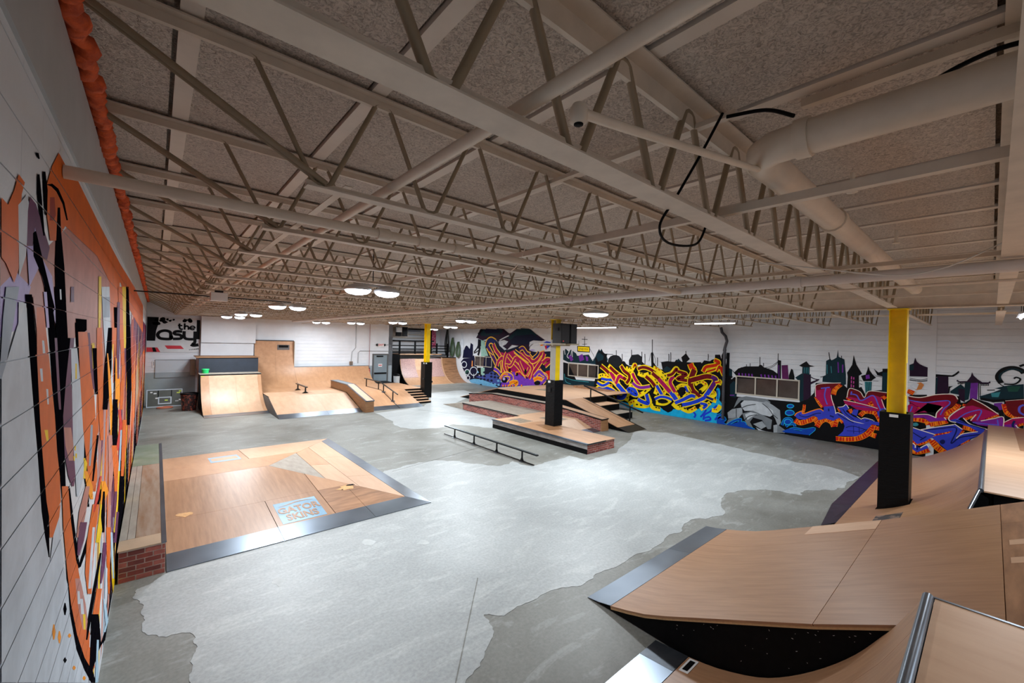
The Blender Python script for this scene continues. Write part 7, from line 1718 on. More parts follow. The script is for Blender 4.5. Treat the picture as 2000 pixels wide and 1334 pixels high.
  ('S','OR',0.02,[(2.83,0.21),(2.87,0.34)]),
  ('S','OR',0.02,[(2.77,0.25),(2.81,0.38)]),
  ('S','OR',0.047,[(2.72,0.29),(2.76,0.41)]),
  ('S','OR',0.02,[(2.65,0.35),(2.71,0.45)]),
  ('S','OR',0.02,[(2.6,0.4),(2.66,0.5)]),
  ('S','OR',0.047,[(2.55,0.46),(2.61,0.56)]),
  ('S','OR',0.019,[(2.49,0.55),(2.59,0.59)]),
  ('S','OR',0.019,[(2.47,0.62),(2.56,0.67)]),
  ('S','OR',0.046,[(2.44,0.7),(2.54,0.74)]),
  ('S','OR',0.154,[(2.61,0.56),(2.49,0.46),(2.39,0.43)]),
  ('S','RD',0.127,[(2.61,0.56),(2.49,0.46),(2.39,0.43)]),
  ('S','OR',0.019,[(2.6,0.46),(2.53,0.58)]),
  ('S','OR',0.019,[(2.55,0.42),(2.48,0.54)]),
  ('S','OR',0.046,[(2.49,0.38),(2.46,0.52)]),
  ('S','OR',0.019,[(2.44,0.37),(2.42,0.51)]),
  ('S','OR',0.12,[(2.5,0.69),(2.31,0.68),(2.18,0.68),(2.13,0.48)]),
  ('S','RD',0.094,[(2.5,0.69),(2.31,0.68),(2.18,0.68),(2.13,0.48)]),
  ('S','OR',0.019,[(2.44,0.63),(2.43,0.74)]),
  ('S','OR',0.019,[(2.38,0.63),(2.36,0.73)]),
  ('S','OR',0.046,[(2.31,0.63),(2.3,0.73)]),
  ('S','OR',0.019,[(2.27,0.63),(2.26,0.73)]),
  ('S','OR',0.019,[(2.23,0.63),(2.22,0.73)]),
  ('S','OR',0.045,[(2.22,0.66),(2.14,0.7)]),
  ('S','OR',0.019,[(2.2,0.59),(2.13,0.64)]),
  ('S','OR',0.019,[(2.18,0.53),(2.11,0.57)]),
  ('S','OR',0.123,[(4.0,1.5),(3.92,1.33),(3.8,1.16)]),
  ('S','RD',0.094,[(4.0,1.5),(3.92,1.33),(3.8,1.16)]),
  ('S','OR',0.021,[(4.01,1.43),(3.94,1.48)]),
  ('S','OR',0.021,[(3.99,1.38),(3.92,1.43)]),
  ('S','OR',0.051,[(3.97,1.33),(3.89,1.38)]),
  ('S','OR',0.021,[(3.93,1.27),(3.87,1.34)]),
  ('S','OR',0.021,[(3.9,1.22),(3.84,1.29)]),
  ('S','OR',0.051,[(3.87,1.18),(3.8,1.24)]),
  ('S','OR',0.14,[(3.52,1.63),(3.47,1.83),(3.33,2.0)]),
  ('S','RD',0.112,[(3.52,1.63),(3.47,1.83),(3.33,2.0)]),
  ('S','OR',0.021,[(3.46,1.66),(3.56,1.69)]),
  ('S','OR',0.021,[(3.45,1.7),(3.55,1.73)]),
  ('S','OR',0.05,[(3.44,1.75),(3.53,1.78)]),
  ('S','OR',0.021,[(3.43,1.79),(3.52,1.82)]),
  ('S','OR',0.021,[(3.42,1.81),(3.49,1.89)]),
  ('S','OR',0.05,[(3.39,1.85),(3.46,1.93)]),
  ('S','OR',0.021,[(3.36,1.88),(3.43,1.97)]),
  ('S','OR',0.021,[(3.33,1.92),(3.4,2.01)]),
  ('S','OR',0.116,[(3.15,1.51),(3.01,1.58),(2.89,1.5)]),
  ('S','RD',0.088,[(3.15,1.51),(3.01,1.58),(2.89,1.5)]),
  ('S','OR',0.02,[(3.09,1.49),(3.11,1.58)]),
  ('S','OR',0.02,[(3.05,1.51),(3.07,1.6)]),
  ('S','OR',0.048,[(3.03,1.53),(2.99,1.62)]),
  ('S','OR',0.02,[(2.99,1.51),(2.95,1.59)]),
  ('S','OR',0.02,[(2.95,1.48),(2.91,1.57)]),
  ('S','OR',0.123,[(2.8,1.02),(2.67,1.17),(2.43,1.16),(2.28,0.89)]),
  ('S','RD',0.096,[(2.8,1.02),(2.67,1.17),(2.43,1.16),(2.28,0.89)]),
  ('S','OR',0.02,[(2.73,1.03),(2.79,1.1)]),
  ('S','OR',0.02,[(2.7,1.07),(2.75,1.15)]),
  ('S','OR',0.047,[(2.66,1.12),(2.71,1.19)]),
  ('S','OR',0.019,[(2.63,1.11),(2.62,1.22)]),
  ('S','OR',0.019,[(2.55,1.11),(2.54,1.22)]),
  ('S','OR',0.046,[(2.48,1.11),(2.47,1.22)]),
  ('S','OR',0.019,[(2.45,1.1),(2.38,1.17)]),
  ('S','OR',0.019,[(2.4,1.02),(2.34,1.09)]),
  ('S','OR',0.046,[(2.36,0.94),(2.29,1.01)]),
  ('S','OR',0.123,[(2.64,1.39),(2.51,1.51),(2.46,1.35)]),
  ('S','RD',0.096,[(2.64,1.39),(2.51,1.51),(2.46,1.35)]),
  ('S','OR',0.019,[(2.56,1.41),(2.6,1.49)]),
  ('S','OR',0.019,[(2.55,1.49),(2.48,1.53)]),
  ('S','OR',0.046,[(2.53,1.4),(2.45,1.45)]),
  ('S','OR',0.121,[(2.26,1.65),(2.19,1.74)]),
  ('S','RD',0.094,[(2.26,1.65),(2.19,1.74)]),
  ('S','OR',0.019,[(2.21,1.64),(2.26,1.71)]),
  ('S','OR',0.019,[(2.19,1.67),(2.24,1.74)]),
  ('S','OR',0.088,[(4.34,1.18),(4.35,1.02),(4.39,0.87)]),
  ('S','RD',0.057,[(4.34,1.18),(4.35,1.02),(4.39,0.87)]),
  ('S','OR',0.022,[(4.37,1.1),(4.32,1.1)]),
  ('S','OR',0.022,[(4.38,1.02),(4.33,1.01)]),
  ('S','OR',0.053,[(4.4,0.95),(4.35,0.94)]),
  ('S','OR',0.128,[(3.09,1.11),(2.99,1.17)]),
  ('S','RD',0.1,[(3.09,1.11),(2.99,1.17)]),
  ('S','OR',0.02,[(3.04,1.08),(3.07,1.18)]),
  ('S','OR',0.02,[(3.01,1.1),(3.03,1.2)]),
  ('S','OR',0.09,[(3.37,1.2),(3.31,1.08)]),
  ('S','RD',0.061,[(3.37,1.2),(3.31,1.08)]),
  ('S','OR',0.02,[(3.36,1.12),(3.32,1.16)]),
  ('P','MR',[(4.03,1.91),(3.77,1.99),(3.32,2.06),(3.47,1.92),(3.58,1.78)]),
  ('P','MG',[(4.03,1.73),(4.03,1.91),(3.58,1.84),(3.59,1.66),(3.55,1.46),(3.47,1.28),(3.77,1.14),(3.92,1.37),(4.03,1.5)]),
  ('P','MR',[(4.03,1.91),(3.32,2.06),(3.51,1.88),(3.98,1.73)]),
  ('P','BV',[(3.77,1.19),(3.49,1.25),(3.44,1.01),(3.38,1.04),(3.21,0.96),(3.0,0.82),(2.63,0.79),(2.44,0.89),(2.56,0.68),(2.72,0.46),(2.88,0.33),(3.37,0.25),(3.23,0.43),(3.19,0.61),(3.24,0.78),(3.34,0.87),(3.48,0.76),(3.5,0.74),(3.72,0.79),(3.92,0.69),(3.96,0.8),(4.06,0.83),(4.31,0.65),(4.52,0.64),(4.63,0.74),(4.57,0.84),(4.41,0.94),(4.37,0.85),(4.08,1.01),(3.89,1.09),(3.78,1.05)]),
  ('S','OR',0.031,[(4.63,0.74),(4.57,0.84),(4.41,0.94),(4.37,0.85),(4.08,1.01),(3.89,1.09),(3.78,1.03)]),
  ('S','W2',0.02,[(3.45,0.99),(3.38,1.04),(3.21,0.96),(3.0,0.82),(2.65,0.79),(2.44,0.91)]),
  ('S','W2',0.021,[(4.02,1.5),(4.03,1.73),(4.01,1.91),(3.77,1.99),(3.32,2.05)]),
  ('S','W2',0.021,[(3.58,1.62),(3.55,1.44),(3.46,1.14),(3.44,0.99)]),
  ('S','NV',0.03,[(4.47,0.77),(4.27,0.75),(4.0,0.91),(3.85,0.95)]),
  ('S','NV',0.022,[(4.49,0.81),(4.45,0.75)]),
  ('S','BV2',0.038,[(3.87,1.81),(3.62,1.87)]),
  ('S','BV2',0.038,[(3.73,1.84),(3.76,1.55),(3.68,1.27)]),
  ('S','NV',0.028,[(3.38,0.98),(3.2,0.87),(2.96,0.76)]),
  ('S','NV',0.024,[(3.16,0.57),(2.96,0.65),(2.62,0.58)]),
  ('S','NV',0.016,[(3.13,0.47),(2.79,0.51),(2.66,0.6)]),
  ('S','NV',0.016,[(2.96,0.67),(2.95,0.41)]),
  ('S','NV',0.016,[(2.82,0.67),(2.8,0.44)]),
  ('S','NV',0.042,[(3.64,1.14),(3.63,1.05)]),
  ('S','NV',0.05,[(3.6,0.9),(3.49,0.87)]),
  ('P','MR',[(3.17,1.58),(3.1,1.87),(2.95,1.87),(2.8,1.79),(2.7,1.63),(2.59,1.85),(2.16,1.85),(2.17,1.78),(2.3,1.7),(2.33,1.62),(2.71,1.55)]),
  ('P','MG',[(3.18,1.58),(3.05,1.61),(2.79,1.56),(2.71,1.57),(2.49,1.74),(2.28,1.68),(2.21,1.44),(2.18,1.32),(2.35,1.24),(2.46,1.41),(2.53,1.55),(2.67,1.38),(2.87,1.46)]),
  ('P','BV',[(2.35,1.3),(2.18,1.37),(2.08,1.15),(2.09,0.68),(2.17,0.77),(2.5,0.79),(2.75,0.92),(2.67,0.98),(2.47,0.9),(2.26,0.87),(2.38,1.17)]),
  ('P','MG',[(3.24,1.47),(2.98,1.45),(2.64,1.39),(2.32,1.3),(2.33,1.24),(2.72,1.2),(2.9,1.22),(3.06,1.33),(3.18,1.31)]),
  ('P','BV',[(3.39,1.22),(3.25,1.26),(3.16,1.34),(3.09,1.22),(3.17,1.12),(2.97,0.97),(2.76,0.9),(2.47,0.86),(2.63,0.77),(2.96,0.82),(3.21,0.96)]),
  ('P','BV',[(2.97,1.21),(2.84,1.21),(2.88,0.99),(3.02,1.05)]),
  ('S','W2',0.019,[(3.24,1.48),(2.98,1.45),(2.64,1.39),(2.37,1.32)]),
  ('S','W2',0.02,[(3.15,1.58),(3.1,1.87),(2.95,1.87),(2.8,1.79),(2.7,1.63),(2.59,1.85),(2.16,1.85)]),
  ('S','W2',0.02,[(3.39,1.22),(3.25,1.26),(3.17,1.34),(3.09,1.22)]),
  ('S','W2',0.019,[(2.28,1.62),(2.2,1.36),(2.08,1.15)]),
  ('S','BV2',0.036,[(3.05,1.68),(3.03,1.79)]),
  ('S','BV2',0.035,[(3.05,1.71),(2.9,1.68),(2.78,1.52),(2.49,1.72),(2.35,1.42),(2.27,1.19)]),
  ('S','PU',0.032,[(3.04,1.33),(2.84,1.32),(2.48,1.32)]),
  ('S','NV',0.045,[(2.19,1.11),(2.17,1.08)]),
  ('S','NV',0.028,[(3.25,1.17),(3.14,1.01),(2.95,0.87)]),
  ('S','W2',0.018,[(2.88,0.99),(2.76,0.91)]),
  ('S','NV',0.031,[(2.66,0.87),(2.57,0.9)]),
  ('S','W2',0.02,[(2.76,0.92),(2.67,0.97),(2.47,0.93)]),
  ('S','OR',0.124,[(1.66,1.08),(1.47,1.11),(1.26,1.08),(1.21,0.99)]),
  ('S','RD',0.095,[(1.66,1.08),(1.47,1.11),(1.26,1.08),(1.21,0.99)]),
  ('S','OR',0.021,[(1.59,1.04),(1.59,1.15)]),
  ('S','OR',0.021,[(1.52,1.05),(1.52,1.16)]),
  ('S','OR',0.05,[(1.45,1.06),(1.44,1.16)]),
  ('S','OR',0.021,[(1.37,1.04),(1.36,1.15)]),
  ('S','OR',0.021,[(1.29,1.03),(1.28,1.14)]),
  ('S','OR',0.049,[(1.27,1.02),(1.22,1.09)]),
  ('S','OR',0.021,[(1.26,0.99),(1.2,1.06)]),
  ('S','OR',0.13,[(1.19,1.0),(1.02,1.07),(0.83,1.17)]),
  ('S','RD',0.101,[(1.19,1.0),(1.02,1.07),(0.83,1.17)]),
  ('S','OR',0.02,[(1.14,0.96),(1.16,1.07)]),
  ('S','OR',0.02,[(1.1,0.98),(1.11,1.09)]),
  ('S','OR',0.049,[(1.05,1.0),(1.07,1.11)]),
  ('S','OR',0.02,[(1.01,1.02),(1.03,1.13)]),
  ('S','OR',0.02,[(0.96,1.04),(0.98,1.15)]),
  ('S','OR',0.048,[(0.91,1.07),(0.93,1.18)]),
  ('S','OR',0.02,[(0.87,1.09),(0.89,1.2)]),
  ('S','OR',0.118,[(0.83,1.22),(0.83,1.4),(0.68,1.55),(0.61,1.69)]),
  ('S','RD',0.091,[(0.83,1.22),(0.83,1.4),(0.68,1.55),(0.61,1.69)]),
  ('S','OR',0.02,[(0.8,1.28),(0.87,1.27)]),
  ('S','OR',0.02,[(0.8,1.34),(0.87,1.33)]),
  ('S','OR',0.048,[(0.82,1.35),(0.85,1.44)]),
  ('S','OR',0.02,[(0.76,1.41),(0.8,1.49)]),
  ('S','OR',0.02,[(0.71,1.46),(0.75,1.54)]),
  ('S','OR',0.047,[(0.66,1.52),(0.71,1.58)]),
  ('S','OR',0.02,[(0.63,1.57),(0.69,1.63)]),
  ('S','OR',0.02,[(0.61,1.62),(0.66,1.68)]),
  ('S','OR',0.13,[(1.46,1.41),(1.23,1.45),(1.02,1.53),(0.95,1.56)]),
  ('S','RD',0.101,[(1.46,1.41),(1.23,1.45),(1.02,1.53),(0.95,1.56)]),
  ('S','OR',0.021,[(1.39,1.36),(1.4,1.48)]),
  ('S','OR',0.021,[(1.32,1.38),(1.33,1.49)]),
  ('S','OR',0.05,[(1.25,1.39),(1.26,1.5)]),
  ('S','OR',0.021,[(1.18,1.41),(1.2,1.52)]),
  ('S','OR',0.02,[(1.12,1.43),(1.14,1.54)]),
  ('S','OR',0.049,[(1.06,1.46),(1.07,1.57)]),
  ('S','OR',0.02,[(1.01,1.48),(1.03,1.58)]),
  ('S','OR',0.02,[(0.98,1.49),(1.0,1.59)]),
  ('S','OR',0.049,[(0.96,1.5),(0.98,1.6)]),
  ('S','OR',0.088,[(1.37,0.71),(1.11,0.71),(0.89,0.8),(0.73,0.91)]),
  ('S','RD',0.06,[(1.37,0.71),(1.11,0.71),(0.89,0.8),(0.73,0.91)]),
  ('S','OR',0.021,[(1.27,0.68),(1.27,0.75)]),
  ('S','OR',0.021,[(1.17,0.68),(1.17,0.75)]),
  ('S','OR',0.049,[(1.07,0.69),(1.08,0.76)]),
  ('S','OR',0.02,[(0.99,0.73),(1.0,0.79)]),
  ('S','OR',0.02,[(0.91,0.76),(0.92,0.82)]),
  ('S','OR',0.048,[(0.84,0.8),(0.86,0.86)]),
  ('S','OR',0.02,[(0.78,0.84),(0.8,0.9)]),
  ('S','OR',0.116,[(0.52,1.04),(0.4,1.02),(0.26,0.98)]),
  ('S','RD',0.089,[(0.52,1.04),(0.4,1.02),(0.26,0.98)]),
  ('S','OR',0.019,[(0.49,0.99),(0.48,1.09)]),
  ('S','OR',0.019,[(0.45,0.98),(0.44,1.08)]),
  ('S','OR',0.046,[(0.41,0.97),(0.4,1.07)]),
  ('S','OR',0.019,[(0.36,0.96),(0.35,1.06)]),
  ('S','OR',0.019,[(0.32,0.95),(0.3,1.04)]),
  ('S','OR',0.093,[(0.59,0.81),(0.52,0.96)]),
  ('S','RD',0.066,[(0.59,0.81),(0.52,0.96)]),
  ('S','OR',0.02,[(0.55,0.84),(0.59,0.88)]),
  ('S','OR',0.02,[(0.53,0.89),(0.57,0.93)]),
  ('S','OR',0.115,[(0.5,1.29),(0.38,1.38),(0.28,1.43)]),
  ('S','RD',0.089,[(0.5,1.29),(0.38,1.38),(0.28,1.43)]),
  ('S','OR',0.019,[(0.45,1.27),(0.47,1.36)]),
  ('S','OR',0.019,[(0.41,1.3),(0.43,1.39)]),
  ('S','OR',0.046,[(0.37,1.33),(0.39,1.42)]),
  ('S','OR',0.019,[(0.34,1.35),(0.36,1.44)]),
  ('S','OR',0.019,[(0.3,1.37),(0.32,1.46)]),
  ('S','OR',0.089,[(0.09,1.36),(-0.04,1.45),(-0.14,1.5)]),
  ('S','RD',0.063,[(0.09,1.36),(-0.04,1.45),(-0.14,1.5)]),
  ('S','OR',0.019,[(0.03,1.36),(0.05,1.43)]),
  ('S','OR',0.019,[(-0.03,1.4),(-0.01,1.47)]),
  ('S','OR',0.045,[(-0.07,1.43),(-0.06,1.5)]),
  ('S','OR',0.019,[(-0.11,1.45),(-0.1,1.51)]),
  ('S','OR',0.119,[(0.05,1.11),(-0.08,1.11),(-0.23,1.15)]),
  ('S','RD',0.093,[(0.05,1.11),(-0.08,1.11),(-0.23,1.15)]),
  ('S','OR',0.019,[(0.01,1.05),(0.01,1.16)]),
  ('S','OR',0.019,[(-0.02,1.05),(-0.03,1.16)]),
  ('S','OR',0.045,[(-0.06,1.05),(-0.06,1.16)]),
  ('S','OR',0.019,[(-0.1,1.06),(-0.1,1.17)]),
  ('S','OR',0.018,[(-0.15,1.08),(-0.14,1.18)]),
  ('S','OR',0.044,[(-0.19,1.09),(-0.18,1.19)]),
  ('S','OR',0.115,[(-0.24,1.81),(-0.29,1.58),(-0.4,1.5),(-0.53,1.49)]),
  ('S','RD',0.09,[(-0.24,1.81),(-0.29,1.58),(-0.4,1.5),(-0.53,1.49)]),
  ('S','OR',0.018,[(-0.23,1.71),(-0.29,1.75)]),
  ('S','OR',0.018,[(-0.24,1.64),(-0.3,1.68)]),
  ('S','OR',0.044,[(-0.27,1.54),(-0.3,1.63)]),
  ('S','OR',0.018,[(-0.31,1.51),(-0.34,1.6)]),
  ('S','OR',0.018,[(-0.34,1.48),(-0.38,1.57)]),
  ('S','OR',0.043,[(-0.39,1.44),(-0.4,1.55)]),
  ('S','OR',0.018,[(-0.44,1.44),(-0.44,1.55)]),
  ('S','OR',0.018,[(-0.48,1.44),(-0.49,1.55)]),
  ('S','OR',0.17,[(1.13,0.55),(1.02,0.37),(0.87,0.24)]),
  ('S','RD',0.142,[(1.13,0.55),(1.02,0.37),(0.87,0.24)]),
  ('S','OR',0.02,[(1.14,0.44),(1.06,0.55)]),
  ('S','OR',0.02,[(1.11,0.39),(1.03,0.5)]),
  ('S','OR',0.049,[(1.08,0.33),(0.99,0.45)]),
  ('S','OR',0.02,[(1.03,0.28),(0.97,0.42)]),
  ('S','OR',0.02,[(0.99,0.24),(0.92,0.38)]),
  ('S','OR',0.048,[(0.95,0.21),(0.88,0.35)]),
  ('S','OR',0.132,[(1.6,0.5),(1.46,0.39),(1.3,0.47),(1.17,0.59)]),
  ('S','RD',0.103,[(1.6,0.5),(1.46,0.39),(1.3,0.47),(1.17,0.59)]),
  ('S','OR',0.021,[(1.57,0.41),(1.52,0.51)]),
  ('S','OR',0.021,[(1.52,0.37),(1.47,0.47)]),
  ('S','OR',0.05,[(1.43,0.35),(1.45,0.46)]),
  ('S','OR',0.021,[(1.37,0.38),(1.39,0.49)]),
  ('S','OR',0.021,[(1.31,0.41),(1.33,0.52)]),
  ('S','OR',0.05,[(1.24,0.45),(1.28,0.55)]),
  ('S','OR',0.021,[(1.2,0.5),(1.23,0.59)]),
  ('S','OR',0.155,[(1.59,0.22),(1.46,0.13),(1.19,0.26)]),
  ('S','RD',0.126,[(1.59,0.22),(1.46,0.13),(1.19,0.26)]),
  ('S','OR',0.021,[(1.59,0.14),(1.54,0.27)]),
  ('S','OR',0.021,[(1.56,0.12),(1.51,0.25)]),
  ('S','OR',0.05,[(1.53,0.1),(1.48,0.23)]),
  ('S','OR',0.021,[(1.5,0.08),(1.44,0.21)]),
  ('S','OR',0.021,[(1.42,0.08),(1.44,0.22)]),
  ('S','OR',0.05,[(1.36,0.11),(1.38,0.24)]),
  ('S','OR',0.021,[(1.3,0.14),(1.32,0.27)]),
  ('S','OR',0.021,[(1.24,0.17),(1.26,0.3)]),
  ('S','OR',0.157,[(1.64,1.87),(1.59,1.99)]),
  ('S','RD',0.127,[(1.64,1.87),(1.59,1.99)]),
  ('S','OR',0.021,[(1.58,1.88),(1.67,1.94)]),
  ('S','OR',0.021,[(1.56,1.92),(1.65,1.98)]),
  ('S','OR',0.114,[(-0.46,1.28),(-0.53,1.33),(-0.58,1.34)]),
  ('S','RD',0.089,[(-0.46,1.28),(-0.53,1.33),(-0.58,1.34)]),
  ('S','OR',0.018,[(-0.52,1.27),(-0.49,1.36)]),
  ('S','OR',0.018,[(-0.55,1.28),(-0.55,1.39)]),
  ('S','OR',0.074,[(0.5,1.64),(0.49,1.71)]),
  ('S','RD',0.047,[(0.5,1.64),(0.49,1.71)]),
  ('S','OR',0.065,[(0.53,0.53),(0.37,0.7)]),
  ('S','RD',0.038,[(0.53,0.53),(0.37,0.7)]),
  ('S','OR',0.019,[(0.48,0.55),(0.5,0.59)]),
  ('S','OR',0.019,[(0.44,0.6),(0.46,0.63)]),
  ('S','OR',0.046,[(0.4,0.64),(0.42,0.67)]),
  ('P','MR',[(1.67,1.79),(1.4,1.79),(1.08,1.91),(0.81,1.96),(0.66,1.93),(0.62,1.8),(0.69,1.64),(0.81,1.53),(0.9,1.39),(0.81,1.69),(0.9,1.77),(1.24,1.66),(1.64,1.65)]),
  ('P','MG',[(1.67,1.65),(1.24,1.64),(0.9,1.75),(0.78,1.72),(0.84,1.53),(0.9,1.36),(0.86,1.23),(1.03,1.21),(1.08,1.27),(1.25,1.3),(1.53,1.25),(1.66,1.15),(1.67,1.51),(1.6,1.59),(1.45,1.49),(1.54,1.27),(1.46,1.44),(0.96,1.6),(0.93,1.56),(1.05,1.32),(1.04,1.23)]),
  ('P','PUR',[(1.66,1.18),(1.53,1.25),(1.25,1.3),(1.05,1.23),(0.89,1.27),(0.83,1.19),(1.19,1.09),(1.31,1.19),(1.61,1.14)]),
  ('P','K',[(1.49,1.27),(1.43,1.33),(1.09,1.39),(1.07,1.25),(1.2,1.3)]),
  ('P','MR',[(0.49,1.67),(0.35,1.88),(0.13,1.74),(-0.14,1.52),(0.1,1.55),(0.39,1.57)]),
  ('P','MG',[(0.8,1.29),(0.65,1.49),(0.49,1.64),(0.34,1.69),(-0.14,1.52),(0.09,1.36),(0.15,1.28),(0.38,1.24),(0.3,1.43),(0.48,1.32),(0.59,1.32),(0.65,1.22),(0.77,1.2)]),
  ('P','PUR',[(0.35,1.23),(-0.21,1.45),(-0.23,1.18),(0.02,1.15),(0.23,1.16)]),
  ('P','BV',[(0.78,1.2),(0.65,1.27),(0.38,1.14),(-0.01,1.05),(0.14,0.92),(0.37,0.74),(0.57,0.53),(0.78,0.28),(1.01,0.51),(1.14,0.64),(1.03,0.71),(0.79,0.82),(0.7,0.92),(0.89,0.82),(1.09,0.74),(1.38,0.8),(1.06,0.95),(0.68,1.11),(0.52,0.98),(0.64,0.71),(0.52,0.85),(0.23,0.97),(0.38,1.07),(0.65,1.16)]),
  ('P','BV',[(1.61,0.85),(1.37,0.8),(1.07,0.72),(1.25,0.5),(1.44,0.37),(1.61,0.55)]),
  ('P','BV',[(1.6,0.39),(1.49,0.31),(1.37,0.27),(1.24,0.39),(1.19,0.31),(1.44,0.12),(1.6,0.24)]),
  ('S','W2',0.024,[(1.64,1.8),(1.4,1.79),(1.08,1.91),(0.81,1.96),(0.68,1.93),(0.63,1.83)]),
  ('S','W2',0.024,[(1.53,1.25),(1.25,1.3),(1.08,1.24),(1.05,1.23)]),
  ('S','W2',0.024,[(0.93,1.56),(1.04,1.39),(1.06,1.23)]),
  ('S','W2',0.024,[(0.49,1.64),(0.65,1.49),(0.79,1.29),(0.77,1.18),(0.65,1.16)]),
  ('S','W2',0.023,[(0.35,1.88),(0.13,1.74),(-0.14,1.51)]),
  ('S','W2',0.023,[(0.51,1.31),(0.38,1.16),(0.16,1.09),(-0.01,1.05)]),
  ('S','W2',0.023,[(0.27,1.45),(0.37,1.26)]),
  ('S','W2',0.022,[(0.18,1.28),(-0.05,1.38),(-0.22,1.45),(-0.23,1.18)]),
  ('S','W2',0.025,[(1.6,0.87),(1.38,0.81),(1.07,0.73)]),
  ('S','W2',0.024,[(1.37,0.82),(1.06,0.95),(0.69,1.09)]),
  ('S','W2',0.023,[(0.64,0.7),(0.52,0.85),(0.23,0.97)]),
  ('S','W2',0.023,[(0.68,1.11),(0.52,0.98)]),
  ('S','W2',0.021,[(-0.25,1.89),(-0.57,1.97)]),
  ('S','W2',0.022,[(-0.24,1.3),(-0.38,1.43),(-0.58,1.5)]),
  ('S','W2',0.025,[(1.37,0.27),(1.24,0.39),(1.19,0.32)]),
  ('S','W2',0.025,[(1.6,0.41),(1.49,0.34),(1.48,0.25)]),
  ('S','W2',0.024,[(0.85,1.21),(0.89,1.27)]),
  ('S','BV2',0.028,[(1.64,1.68),(1.32,1.65),(1.0,1.73),(0.81,1.76),(0.79,1.67),(0.9,1.52),(0.97,1.33)]),
  ('S','BV2',0.027,[(0.65,1.22),(0.46,1.45),(0.18,1.58),(0.25,1.29)]),
  ('S','BV2',0.026,[(0.33,1.21),(0.09,1.21),(-0.13,1.22)]),
  ('S','BV2',0.026,[(-0.12,1.37),(-0.14,1.2)]),
  ('S','BV2',0.03,[(1.57,1.5),(1.61,1.33)]),
  ('S','NV',0.027,[(0.65,1.22),(0.38,1.14),(0.09,1.06)]),
  ('S','NV',0.028,[(1.3,0.82),(0.98,0.92),(0.64,1.0),(0.74,0.54),(0.58,0.73),(0.37,0.83),(0.16,0.91)]),
  ('S','NV',0.029,[(1.59,0.74),(1.4,0.61),(1.3,0.56)]),
  ('S','NV',0.029,[(1.38,0.5),(1.25,0.64)]),
  ('S','NV',0.029,[(1.43,0.35),(1.44,0.19)]),
  ('P','NV',[(0.86,0.56),(0.86,0.53),(0.88,0.5),(0.9,0.48),(0.92,0.48),(0.94,0.49),(0.96,0.51),(0.97,0.54),(0.96,0.57),(0.95,0.59),(0.92,0.61),(0.9,0.62),(0.88,0.61),(0.86,0.59)]),
  ('P','T3',[(1.42,0.97),(1.43,0.94),(1.45,0.92),(1.47,0.91),(1.5,0.9),(1.53,0.91),(1.55,0.92),(1.56,0.95),(1.55,0.97),(1.53,1.0),(1.5,1.01),(1.47,1.02),(1.45,1.01),(1.43,0.99)]),
  ('P','MR',[(-0.25,1.89),(-0.57,1.97),(-0.58,1.5),(-0.4,1.5),(-0.29,1.65)]),
  ('P','MG',[(-0.24,1.3),(-0.38,1.43),(-0.58,1.49),(-0.58,1.36),(-0.45,1.28),(-0.24,1.13)]),
  ('P','PUR',[(-0.24,1.24),(-0.45,1.32),(-0.48,1.22),(-0.58,1.18),(-0.24,1.12)]),
  ('S','BV2',0.043,[(-0.57,1.83),(-0.5,1.76),(-0.5,1.63),(-0.58,1.56)]),
  ('S','NV',0.043,[(-0.42,1.38),(-0.39,1.27),(-0.41,1.17)]),
  ('S','W2',0.025,[(-0.44,1.27),(-0.49,1.2),(-0.58,1.18)]),
 ],
}
